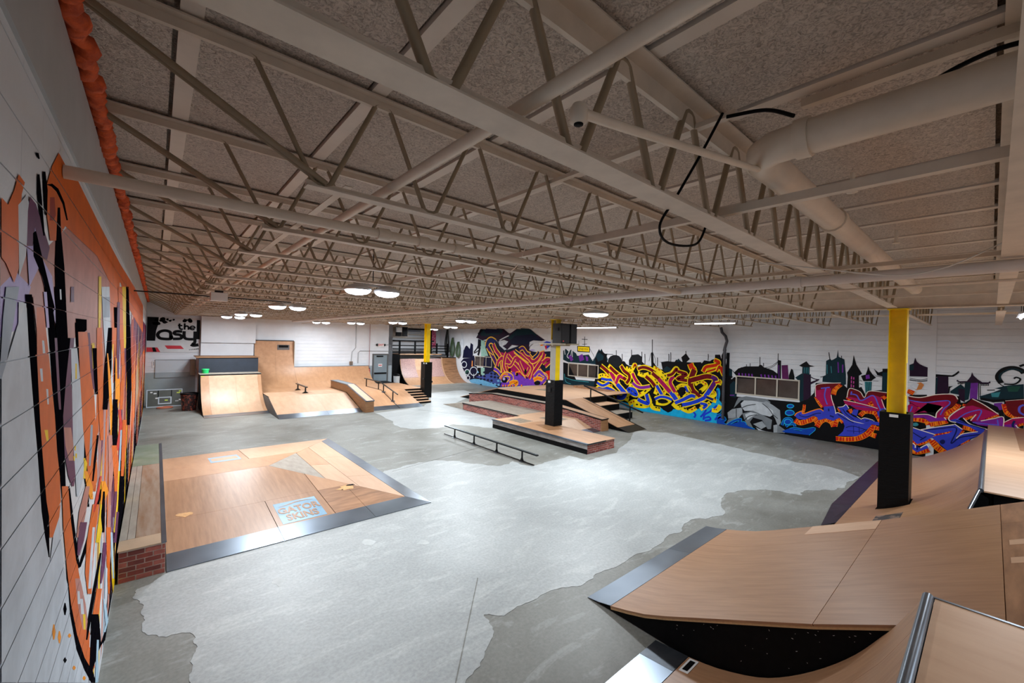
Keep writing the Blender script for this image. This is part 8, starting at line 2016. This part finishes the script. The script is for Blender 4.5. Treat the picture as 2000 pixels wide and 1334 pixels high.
MURAL_L = [
  ('P','PK1',[(1.789,3.341),(2.145,3.45),(2.451,3.481),(2.861,3.63),(4.195,3.682),(5.259,3.588),(5.481,2.886),(4.634,2.682),(3.291,3.105),(2.55,3.156),(2.098,3.22),(1.807,3.15)]),
  ('P','LV',[(1.796,3.264),(1.955,3.324),(2.163,3.294),(2.037,3.152),(1.809,3.122)]),
  ('P','OR3',[(1.773,3.506),(1.84,3.502),(1.901,3.558),(1.948,3.62),(2.026,3.616),(1.991,3.57),(1.967,3.44),(1.978,3.334),(1.929,3.287),(1.835,3.334),(1.788,3.345)]),
  ('P','OR3',[(2.459,3.502),(2.321,3.655),(2.459,3.8),(2.592,3.897),(2.733,3.897),(2.862,3.894),(3.083,3.935),(4.135,3.92),(6.621,3.919),(10.574,3.991),(17.383,3.977),(18.349,3.109),(8.569,3.514),(6.703,3.718),(5.259,3.588),(4.162,3.678),(2.803,3.628),(2.611,3.528)]),
  ('P','W',[(1.952,3.527),(2.057,3.585),(2.095,3.56),(2.065,3.386),(1.987,3.311)]),
  ('P','PU4',[(2.099,3.59),(2.191,3.586),(2.452,3.473),(2.409,3.42),(2.279,3.42),(2.178,3.501),(2.154,3.434),(2.075,3.424),(2.076,3.536)]),
  ('P','LV',[(2.075,3.421),(2.162,3.435),(2.185,3.503),(2.297,3.418),(2.52,3.366),(2.666,3.157),(2.484,3.238),(2.275,3.378),(2.126,3.291)]),
  ('P','K2',[(2.157,3.478),(2.202,3.495),(2.314,3.421),(2.594,3.243),(2.544,3.198),(2.324,3.346),(2.174,3.401)]),
  ('P','K2',[(2.597,3.666),(2.588,3.567),(2.581,3.415),(2.629,3.245),(2.703,3.157),(2.953,3.159),(2.892,3.256),(2.805,3.442),(2.695,3.587),(2.656,3.68)]),
  ('P','DR',[(2.431,3.669),(2.435,3.599),(2.438,3.579),(2.521,3.596),(2.562,3.626),(2.524,3.692)]),
  ('P','K2',[(2.203,3.693),(2.211,3.623),(2.272,3.545),(2.327,3.499),(2.354,3.504),(2.324,3.556),(2.277,3.64),(2.235,3.703)]),
  ('P','K2',[(2.288,3.728),(2.31,3.667),(2.349,3.581),(2.386,3.589),(2.383,3.686),(2.333,3.741)]),
  ('P','K2',[(2.163,3.756),(2.208,3.749),(2.232,3.757),(2.209,3.771)]),
  ('P','K2',[(2.352,3.698),(2.469,3.733),(2.603,3.748),(2.76,3.727),(2.869,3.668),(2.827,3.659),(2.709,3.708),(2.559,3.724),(2.45,3.716)]),
  ('P','GY',[(1.842,3.267),(1.819,3.179),(1.808,3.079),(1.795,3.008),(1.846,3.004),(1.882,3.076),(1.939,3.182),(1.99,3.28)]),
  ('P','W',[(1.989,3.232),(1.993,3.136),(1.876,2.971),(1.855,2.915),(2.032,2.889),(2.129,2.945),(2.205,3.135),(2.068,3.236)]),
  ('P','WH',[(1.82,3.006),(1.973,3.151),(2.082,3.237),(2.225,2.898),(2.395,2.64),(2.594,2.192),(2.646,2.137),(2.783,2.361),(3.064,1.908),(3.904,1.061),(4.868,0.189),(1.906,2.095)]),
  ('P','K2',[(2.079,3.262),(2.142,3.083),(2.242,2.86),(2.339,2.653),(2.431,2.43),(2.517,2.297),(2.607,2.178),(2.631,2.168),(2.607,2.263),(2.58,2.381),(2.496,2.616),(2.393,2.838),(2.269,3.079),(2.166,3.268)]),
  ('P','PK1',[(2.183,3.26),(2.263,3.135),(2.369,3.135),(2.316,3.268)]),
  ('P','OR3',[(2.243,3.227),(2.274,3.042),(2.356,2.804),(2.434,2.63),(2.529,2.439),(2.594,2.354),(2.618,2.258),(2.691,2.231),(2.849,2.268),(2.881,2.33),(2.808,2.542),(2.676,2.753),(2.502,3.031),(2.366,3.233)]),
  ('P','W',[(2.354,3.106),(2.375,3.056),(2.423,3.055),(2.392,3.105)]),
  ('P','W',[(2.327,3.001),(2.356,2.95),(2.393,2.947),(2.373,2.998)]),
  ('P','W',[(2.457,2.911),(2.491,2.845),(2.523,2.841),(2.498,2.906)]),
  ('P','YE',[(2.443,2.75),(2.495,2.695),(2.538,2.686),(2.516,2.737)]),
  ('P','K2',[(2.375,3.311),(2.459,3.196),(2.545,3.029),(2.651,2.801),(2.741,2.604),(2.833,2.465),(2.92,2.442),(2.864,2.577),(2.792,2.781),(2.686,3.022),(2.588,3.199),(2.473,3.32)]),
  ('P','LV',[(2.358,3.291),(2.439,3.155),(2.49,3.155),(2.416,3.295)]),
  ('P','K2',[(2.581,3.329),(2.63,3.157),(2.686,3.022),(2.709,2.861),(2.756,2.717),(2.895,2.693),(2.992,2.829),(3.092,3.002),(2.984,3.159),(2.752,3.343)]),
  ('P','PU4',[(2.607,3.113),(2.732,2.836),(2.799,2.733),(2.841,2.726),(2.798,2.828),(2.666,3.112)]),
  ('P','W',[(2.696,3.327),(2.716,3.283),(2.755,3.285),(2.735,3.33)]),
  ('P','PU4',[(3.014,3.364),(3.041,3.108),(2.941,2.91),(2.876,2.721),(2.93,2.563),(3.095,2.395),(3.23,2.304),(3.307,2.283),(3.356,2.326),(3.39,2.463),(3.277,2.656),(3.085,2.897),(3.178,3.107),(3.113,3.373)]),
  ('P','PK1',[(2.912,2.678),(2.972,2.579),(3.099,2.474),(3.242,2.44),(3.246,2.522),(3.138,2.638)]),
  ('P','K2',[(2.758,2.786),(2.822,2.539),(2.932,2.364),(3.026,2.336),(2.969,2.504),(2.869,2.77)]),
  ('P','PK1',[(2.874,3.28),(2.961,3.109),(3.197,3.106),(3.127,3.294)]),
  ('P','K2',[(3.215,3.211),(3.664,3.215),(3.678,3.149),(3.451,3.127),(3.285,3.139)]),
  ('P','K2',[(3.191,3.188),(3.302,2.992),(3.472,2.685),(3.636,2.409),(3.791,2.178),(3.997,1.948),(4.088,1.918),(3.929,2.141),(3.788,2.376),(3.609,2.665),(3.404,2.987),(3.285,3.19)]),
  ('P','WH',[(3.066,3.056),(3.137,2.839),(3.222,2.555),(3.356,2.326),(3.42,2.192),(3.507,2.166),(3.719,2.23),(3.697,2.46),(3.492,2.802),(3.282,3.049)]),
  ('P','OR3',[(3.304,3.139),(3.437,2.867),(3.635,2.536),(3.964,2.165),(4.207,1.991),(4.492,1.908),(4.577,2.004),(4.408,2.396),(4.113,2.809),(3.705,3.139)]),
  ('P','PU4',[(3.731,3.133),(3.917,2.894),(4.114,2.737),(4.279,2.72),(4.096,2.882),(3.837,3.133)]),
  ('P','YE',[(3.231,2.968),(3.246,2.883),(3.304,2.878),(3.288,2.964)]),
  ('P','YE',[(3.979,3.063),(4.065,2.884),(4.192,2.875),(4.132,3.06)]),
  ('P','K2',[(4.002,3.028),(4.145,2.806),(4.271,2.683),(4.487,2.658),(4.495,2.776),(4.326,3.018)]),
  ('P','OR3',[(4.254,3.169),(4.309,2.943),(4.538,2.533),(4.747,2.252),(5.02,2.198),(4.92,2.478),(4.777,2.92),(4.625,3.172)]),
  ('P','YE',[(3.671,2.354),(3.728,2.309),(3.698,2.22),(3.801,2.192),(3.888,2.27),(3.773,2.331)]),
  ('P','GY',[(4.033,2.499),(3.998,2.331),(3.993,2.228),(4.084,2.205),(4.153,2.297),(4.158,2.478)]),
  ('P','OR4',[(3.738,2.258),(3.894,2.116),(4.123,1.961),(4.323,1.9),(4.265,2.011),(3.899,2.217)]),
  ('P','K2',[(4.455,2.349),(4.271,2.197),(4.206,2.065),(4.308,2.037),(4.449,2.154),(4.611,2.319)]),
  ('P','K2',[(2.81,2.53),(2.902,2.373),(3.02,2.133),(3.132,1.878),(3.282,1.586),(3.6,1.204),(4.061,0.793),(4.532,0.405),(4.96,0.13),(4.626,0.442),(3.911,1.022),(3.489,1.479),(3.279,1.813),(3.138,2.089),(2.994,2.346),(2.866,2.516)]),
  ('P','OR3',[(2.898,2.398),(2.976,2.174),(3.127,1.907),(3.31,1.628),(3.605,1.295),(4.04,0.894),(4.464,0.562),(4.789,0.363),(4.765,0.461),(4.363,0.873),(3.928,1.32),(3.57,1.715),(3.29,2.062),(3.088,2.345)]),
  ('P','PK1',[(3.447,1.708),(3.59,1.489),(3.881,1.175),(4.249,0.974),(4.015,1.277),(3.679,1.604)]),
  ('P','W',[(3.575,1.574),(3.602,1.483),(3.725,1.421),(3.671,1.528)]),
  ('P','W',[(3.718,1.457),(3.778,1.33),(3.943,1.244),(3.85,1.393)]),
  ('P','YE',[(3.872,1.281),(3.938,1.144),(4.056,1.079),(4.017,1.206)]),
  ('P','W',[(4.328,0.893),(4.334,0.795),(4.519,0.688),(4.474,0.812)]),
  ('P','K2',[(3.096,2.342),(3.228,2.112),(3.47,1.803),(3.593,1.705),(3.641,1.684),(3.607,1.745),(3.344,2.071),(3.148,2.327)]),
  ('P','K2',[(4.905,1.809),(4.419,1.774),(3.935,1.728),(3.592,1.711),(3.689,1.67),(4.148,1.646),(4.653,1.697),(5.096,1.753)]),
  ('P','PK1',[(3.839,2.132),(3.548,2.061),(3.466,1.939),(3.65,1.869),(3.904,1.944),(4.071,2.066)]),
  ('P','PU4',[(3.607,1.979),(3.516,1.89),(3.52,1.812),(3.637,1.764),(3.811,1.776),(3.977,1.85)]),
  ('P','OR3',[(4.298,1.87),(3.979,1.711),(3.939,1.521),(4.122,1.295),(4.394,1.165),(4.391,1.32),(4.518,1.503),(4.762,1.723)]),
  ('P','WH',[(4.323,1.692),(4.231,1.539),(4.146,1.32),(4.348,1.225),(4.407,1.468),(4.506,1.626)]),
  ('P','YE',[(4.597,1.472),(4.76,1.577),(4.936,1.69),(5.341,1.564),(5.237,1.411),(4.943,1.339)]),
  ('P','OR4',[(4.932,1.866),(4.957,1.771),(4.896,1.681),(5.188,1.589),(5.724,1.547),(5.337,1.755)]),
  ('P','K2',[(5.103,1.729),(4.974,1.547),(5.161,1.346),(5.375,1.267),(5.386,1.407),(5.311,1.668)]),
  ('P','RE',[(4.807,1.943),(4.469,1.855),(4.329,1.803),(4.438,1.767),(4.708,1.782),(4.943,1.907)]),
  ('P','K2',[(4.992,1.231),(4.496,1.156),(4.142,1.069),(4.088,0.99),(4.184,0.936),(4.344,0.96),(4.738,1.041),(5.139,1.171)]),
  ('P','OR3',[(4.781,1.021),(4.509,0.951),(4.436,0.833),(4.672,0.702),(5.027,0.683),(5.264,0.794)]),
  ('P','K2',[(4.433,0.99),(4.383,0.786),(4.359,0.608),(4.347,0.524),(6.214,-0.677),(5.815,-0.296),(5.37,0.219),(5.027,0.683)]),
  ('P','LB2',[(5.431,0.619),(5.821,0.168),(5.563,0.232),(5.814,0.094),(6.172,-0.02),(5.733,0.471)]),
  ('P','LB2',[(4.902,0.531),(4.868,0.189),(5.156,0.003),(5.093,0.423)]),
  ('P','PU4',[(5.295,1.203),(5.13,1.039),(5.07,0.93),(5.223,0.86),(5.512,0.874),(5.768,1.02)]),
  ('P','OR3',[(5.562,1.248),(5.773,0.812),(6.054,0.368),(6.277,0.261),(6.192,0.634),(6.163,1.033)]),
  ('P','WH',[(5.601,0.835),(5.594,0.489),(5.849,0.362),(5.857,0.724)]),
  ('P','YE',[(6.262,0.829),(6.47,0.4),(6.804,-0.054),(7.032,-0.26),(7.34,-0.415),(7.748,-0.515),(7.008,0.162),(6.587,0.703)]),
  ('P','LB2',[(6.146,0.984),(6.426,0.535),(6.707,0.235),(6.985,0.109),(6.77,0.389),(6.458,0.869)]),
  ('P','K2',[(7.161,-0.035),(6.029,-0.051),(5.37,-0.134),(7.395,-1.437),(7.917,-1.1),(8.085,-0.461)]),
  ('P','K2',[(3.073,1.752),(3.037,1.739),(3.084,1.684),(3.118,1.666),(3.156,1.678),(3.107,1.735)]),
  ('P','OR4',[(2.762,1.809),(2.735,1.789),(2.773,1.733),(2.8,1.718),(2.829,1.737),(2.789,1.794)]),
  ('P','OR4',[(2.922,1.691),(2.89,1.679),(2.932,1.626),(2.962,1.609),(2.996,1.62),(2.952,1.674)]),
  ('P','OR4',[(3.263,1.49),(3.218,1.504),(3.267,1.465),(3.306,1.444),(3.354,1.428),(3.302,1.469)]),
  ('P','K2',[(3.122,1.443),(3.082,1.454),(3.127,1.413),(3.162,1.392),(3.205,1.38),(3.157,1.422)]),
  ('P','OR4',[(3.482,1.18),(3.43,1.199),(3.487,1.153),(3.532,1.125),(3.587,1.103),(3.527,1.152)]),
  ('P','OR4',[(4.009,0.787),(3.939,0.817),(4.016,0.755),(4.077,0.716),(4.152,0.682),(4.07,0.749)]),
  ('P','YE',[(3.275,2.513),(3.289,2.485),(3.329,2.476),(3.334,2.501)]),
  ('P','YE',[(3.322,2.461),(3.337,2.432),(3.377,2.422),(3.383,2.447)]),
  ('P','YE',[(3.247,2.464),(3.261,2.435),(3.3,2.426),(3.305,2.45)]),
  ('P','WH',[(4.501,3.488),(4.75,3.173),(5.005,2.909),(5.458,2.596),(5.647,2.174),(6.046,2.102),(5.965,2.543),(5.789,2.871),(5.445,3.178),(5.217,3.547)]),
  ('P','GY',[(4.56,3.412),(4.727,3.256),(5.304,3.272),(5.299,3.46)]),
  ('P','YE',[(4.282,3.545),(4.32,3.321),(4.358,3.17),(4.507,3.171),(4.542,3.331),(4.461,3.563)]),
  ('P','K2',[(5.173,3.176),(4.936,2.825),(4.851,2.488),(5.35,2.417),(5.695,2.774),(5.623,3.18)]),
  ('P','OR4',[(5.14,2.948),(5.343,2.703),(5.581,2.384),(5.809,2.041),(6.085,1.986),(5.97,2.329),(5.635,2.678),(5.244,2.944)]),
  ('P','OR4',[(6.172,2.853),(6.254,2.625),(6.338,2.39),(6.462,2.259),(6.718,2.222),(7.142,2.291),(7.035,2.557),(6.405,2.841)]),
  ('P','K2',[(5.809,3.389),(5.949,3.182),(6.396,3.186),(6.39,3.415)]),
  ('P','K2',[(5.933,2.44),(5.943,2.014),(5.834,1.671),(6.503,1.495),(6.912,1.822),(6.715,2.344)]),
  ('P','PK1',[(5.483,2.154),(5.687,1.761),(5.756,1.538),(6.098,1.438),(6.319,1.6),(5.994,2.058)]),
  ('P','RE',[(6.855,2.203),(7.229,1.954),(6.644,1.756),(7.111,1.654),(7.914,1.837),(7.249,2.147)]),
  ('P','YE',[(6.906,3.687),(7.162,3.321),(7.439,2.925),(8.168,2.904),(8.358,3.353),(7.759,3.758)]),
  ('P','OR3',[(6.305,3.637),(6.647,3.188),(7.339,2.664),(7.146,2.161),(7.814,2.066),(8.046,2.616),(7.431,3.194),(7.002,3.695)]),
  ('P','PU4',[(6.251,3.465),(6.344,2.901),(6.578,2.597),(6.844,2.574),(6.859,2.881),(6.661,3.487)]),
  ('P','K2',[(7.819,3.763),(8.163,3.052),(8.844,2.241),(9.068,1.641),(10.193,1.449),(10.547,2.063),(9.583,3.036),(8.485,3.818)]),
  ('P','OR3',[(5.962,1.957),(6.461,1.505),(6.66,1.154),(7.233,0.976),(7.635,1.195),(6.753,1.793)]),
  ('P','PU4',[(6.613,1.287),(6.433,1.051),(6.869,0.903),(7.177,1.122)]),
  ('P','YE',[(7.193,1.442),(7.08,1.023),(6.627,0.807),(7.193,0.599),(7.617,0.856),(7.516,1.362)]),
  ('P','K2',[(7.542,1.424),(7.289,0.827),(7.153,0.227),(8.219,-0.523),(9.125,-0.941),(8.346,-0.279),(8.533,0.416),(8.579,1.179)]),
  ('P','OR3',[(7.88,1.914),(7.832,1.497),(7.813,1.148),(8.478,0.972),(8.961,1.252),(9.024,1.73)]),
  ('P','LB2',[(7.418,1.855),(7.221,1.37),(7.546,1.287),(7.762,1.793)]),
  ('P','PU4',[(7.034,0.911),(6.718,0.653),(7.197,0.468),(7.564,0.736)]),
]
# ---------------------------------------------------------------- painted murals
PAL = {'K': (10, 10, 14), 'N': (20, 22, 48), 'T2': (16, 44, 54), 'T3': (56, 132, 142), 'PU': (112, 46, 150), 'P2': (92, 30, 84), 'P3': (40, 20, 44), 'PK': (190, 70, 150), 'Y': (246, 214, 20), 'W': (206, 212, 220),
       'G1': (22, 26, 30), 'G2': (28, 74, 62), 'LV': (176, 160, 214), 'MT': (150, 190, 176), 'LB': (110, 170, 208), 'PB': (66, 80, 150), 'OR2': (206, 130, 70), 'OR': (246, 134, 24), 'OY': (252, 190, 60), 'R': (206, 22, 30), 'R2': (180, 40, 50), 'R3': (190, 36, 20),
       'BL': (28, 62, 200), 'NV': (22, 30, 92), 'PD': (74, 26, 96), 'MG': (166, 18, 84), 'VI': (116, 58, 184), 'MR': (108, 12, 22), 'MGB': (86, 24, 110), 'PUR': (128, 36, 150), 'RO': (206, 44, 14), 'CY': (26, 166, 214), 'BL2': (16, 66, 168),
       'GA': (116, 122, 128), 'GB': (152, 158, 164), 'GC': (188, 194, 200), 'RD': (200, 34, 14), 'BV': (56, 66, 190), 'BV2': (92, 92, 210), 'W2': (240, 226, 214),
       'PK1': (190, 128, 116), 'OR3': (218, 100, 22), 'OR4': (246, 150, 8), 'PU4': (92, 30, 78), 'K2': (14, 13, 18), 'GY': (150, 162, 178), 'WH': (200, 208, 218), 'DR': (150, 34, 14), 'YE': (240, 200, 20), 'RE': (206, 50, 40), 'LB2': (170, 200, 220)}
def in_win(y, z):
    return any(a < y < b for a, b in WIN) and WZ0 < z < WZ1
def wall_paint(name, elems, parent, label, x0=0.0012, step=0.00010):
    m = MB(); k = 0
    for e in elems:
        k += 1; x = XR - x0 - step * k; m.use(paint(PAL[e[1]]))
        polys = [e[2]] if e[0] == 'P' else ribbon(e[3], e[2])
        for p in polys:
            p = [(min(max(y, YR + .1), YD - .1), min(max(z, 0.004), 4.5)) for y, z in p]
            m.add([(x, y, z) for y, z in p], [tuple(range(len(p)))])
    o = m.build(name, None, parent, recalc=False)
    bm = bmesh.new(); bm.from_mesh(o.data)
    bmesh.ops.triangulate(bm, faces=[f for f in bm.faces if len(f.verts) > 4])
    for f in bm.faces:
        f.normal_update()
        if f.normal.x > 0: f.normal_flip()
    # leave the window openings free of paint
    for a, b in WIN:
        kill = [f for f in bm.faces if a + .02 < f.calc_center_median().y < b - .02 and WZ0 + .02 < f.calc_center_median().z < WZ1 - .02 and all(a - .3 < v.co.y + o.location.y < b + .3 for v in f.verts)]
        bmesh.ops.delete(bm, geom=kill, context='FACES')
    bm.to_mesh(o.data); bm.free()
    return tag(o, label=label)
wall_paint('skyline_painting', [('P', 'K', [(-3, 0.005), (8.4, 0.005), (8.4, 0.14), (-3, 0.14)])] + MURAL['skyline'], wall_right, 'dark teal and purple painted skyline of temple roofs and towers', x0=0.001)
wall_paint('graffiti_lettering', MURAL['purple'], wall_right, 'purple and orange wildstyle lettering under dark hills', x0=0.019)
wall_paint('graffiti_lettering', MURAL['yellow'], wall_right, 'yellow outlined maroon and blue wildstyle lettering over a cyan base', x0=0.019)
wall_paint('painted_rocks', MURAL['grey'], wall_right, 'grey angular painted rocks in blue waves below the window', x0=0.019)
wall_paint('graffiti_lettering', MURAL['orange'], wall_right, 'big red to blue lettering with striped orange edges', x0=0.024)

# left wall: paint follows the courses, sunk in the joints
def clip_z(poly, z, keep_above):
    out = []
    for i, p in enumerate(poly):
        q = poly[(i + 1) % len(poly)]; a = (p[1] >= z) == keep_above or p[1] == z; b = (q[1] >= z) == keep_above or q[1] == z
        if a: out.append(p)
        if a != b and p[1] != q[1]:
            t = (z - p[1]) / (q[1] - p[1]); out.append((p[0] + (q[0] - p[0]) * t, z))
    return out
rng = random.Random(77)
far_ = []
y = 4.6
while y < 23.6:
    w = rng.uniform(0.05, 0.24) * (0.5 + y / 14)
    if rng.random() < 0.88:
        z1 = rng.choice([rng.uniform(1.2, 2.4), rng.uniform(2.6, 3.7)]); z0 = max(0.06, z1 - rng.uniform(0.6, 2.4))
        c = rng.choice(['OR3', 'OR3', 'K2', 'K2', 'K2', 'K2', 'PU4', 'YE', 'RE', 'WH', 'PK1', 'OR4', 'PU4', 'GY'])
        d = rng.uniform(-.25, .25)
        far_.append(('P', c, [(y, z0), (y + w, z0 + rng.uniform(0, .3)), (y + w + d, z1), (y + d + w * .2, z1 - rng.uniform(0, .3))]))
    y += w * rng.uniform(0.25, 0.6)
base_far = [('P', 'OR3', [(4.4, 2.3), (5.6, 2.6), (6.6, 2.6), (6.6, 3.75), (4.4, 3.85)]), ('P', 'PU4', [(7.5, 2.2), (24, 2.2), (24, 3.4), (12, 3.6), (7.5, 3.0)]), ('P', 'K2', [(5.6, 0.03), (24, 0.03), (24, 1.5), (9, 1.4), (6.5, 0.8)]), ('P', 'PK1', [(4.6, 1.6), (6.5, 1.2), (9, 1.4), (9, 2.5), (4.6, 2.5)]), ('P', 'OR3', [(9, 1.2), (24, 1.2), (24, 2.5), (9, 2.3)])]
lm = MB(); k = 0
for e in base_far + MURAL_L[:2] + far_ + MURAL_L[2:]:
    k += 1; off = 0.0003 + 0.000012 * k; lm.use(paint(PAL[e[1]], 0.0 if e[1] == 'K2' else 0.06))
    pts = [(max(0.9, y), min(max(z, 0.012), 4.3)) for y, z in e[2]]
    for i in range(0, 25):
        za, zb_ = zc(i), zc(i + 1)
        for lo, hi, x in ((za + GAP / 2, zb_ - GAP / 2, XW + off), (zb_ - GAP / 2, zb_ + GAP / 2, XW - 0.004 + off)):
            if max(p[1] for p in pts) < lo or min(p[1] for p in pts) > hi: continue
            q = clip_z(clip_z(pts, lo, True), hi, False)
            if len(q) < 3: continue
            lm.add([(x, y, z) for y, z in q], [tuple(range(len(q)))])
o = lm.build('graffiti_mural', None, wall_left, recalc=False)
bm = bmesh.new(); bm.from_mesh(o.data); bmesh.ops.triangulate(bm, faces=bm.faces[:])
for f in bm.faces:
    f.normal_update()
    if f.normal.x < 0: f.normal_flip()
bm.to_mesh(o.data); bm.free()
tag(o, label='orange, black and purple graffiti strokes with drips on the near block wall')
box1('bond_beam', mat('grey_top_band', (176, 178, 180), rough=0.5, var=0.05), wall_left, XW - 0.02, XW + 0.012, 0.75, YB, 4.0, 4.44)
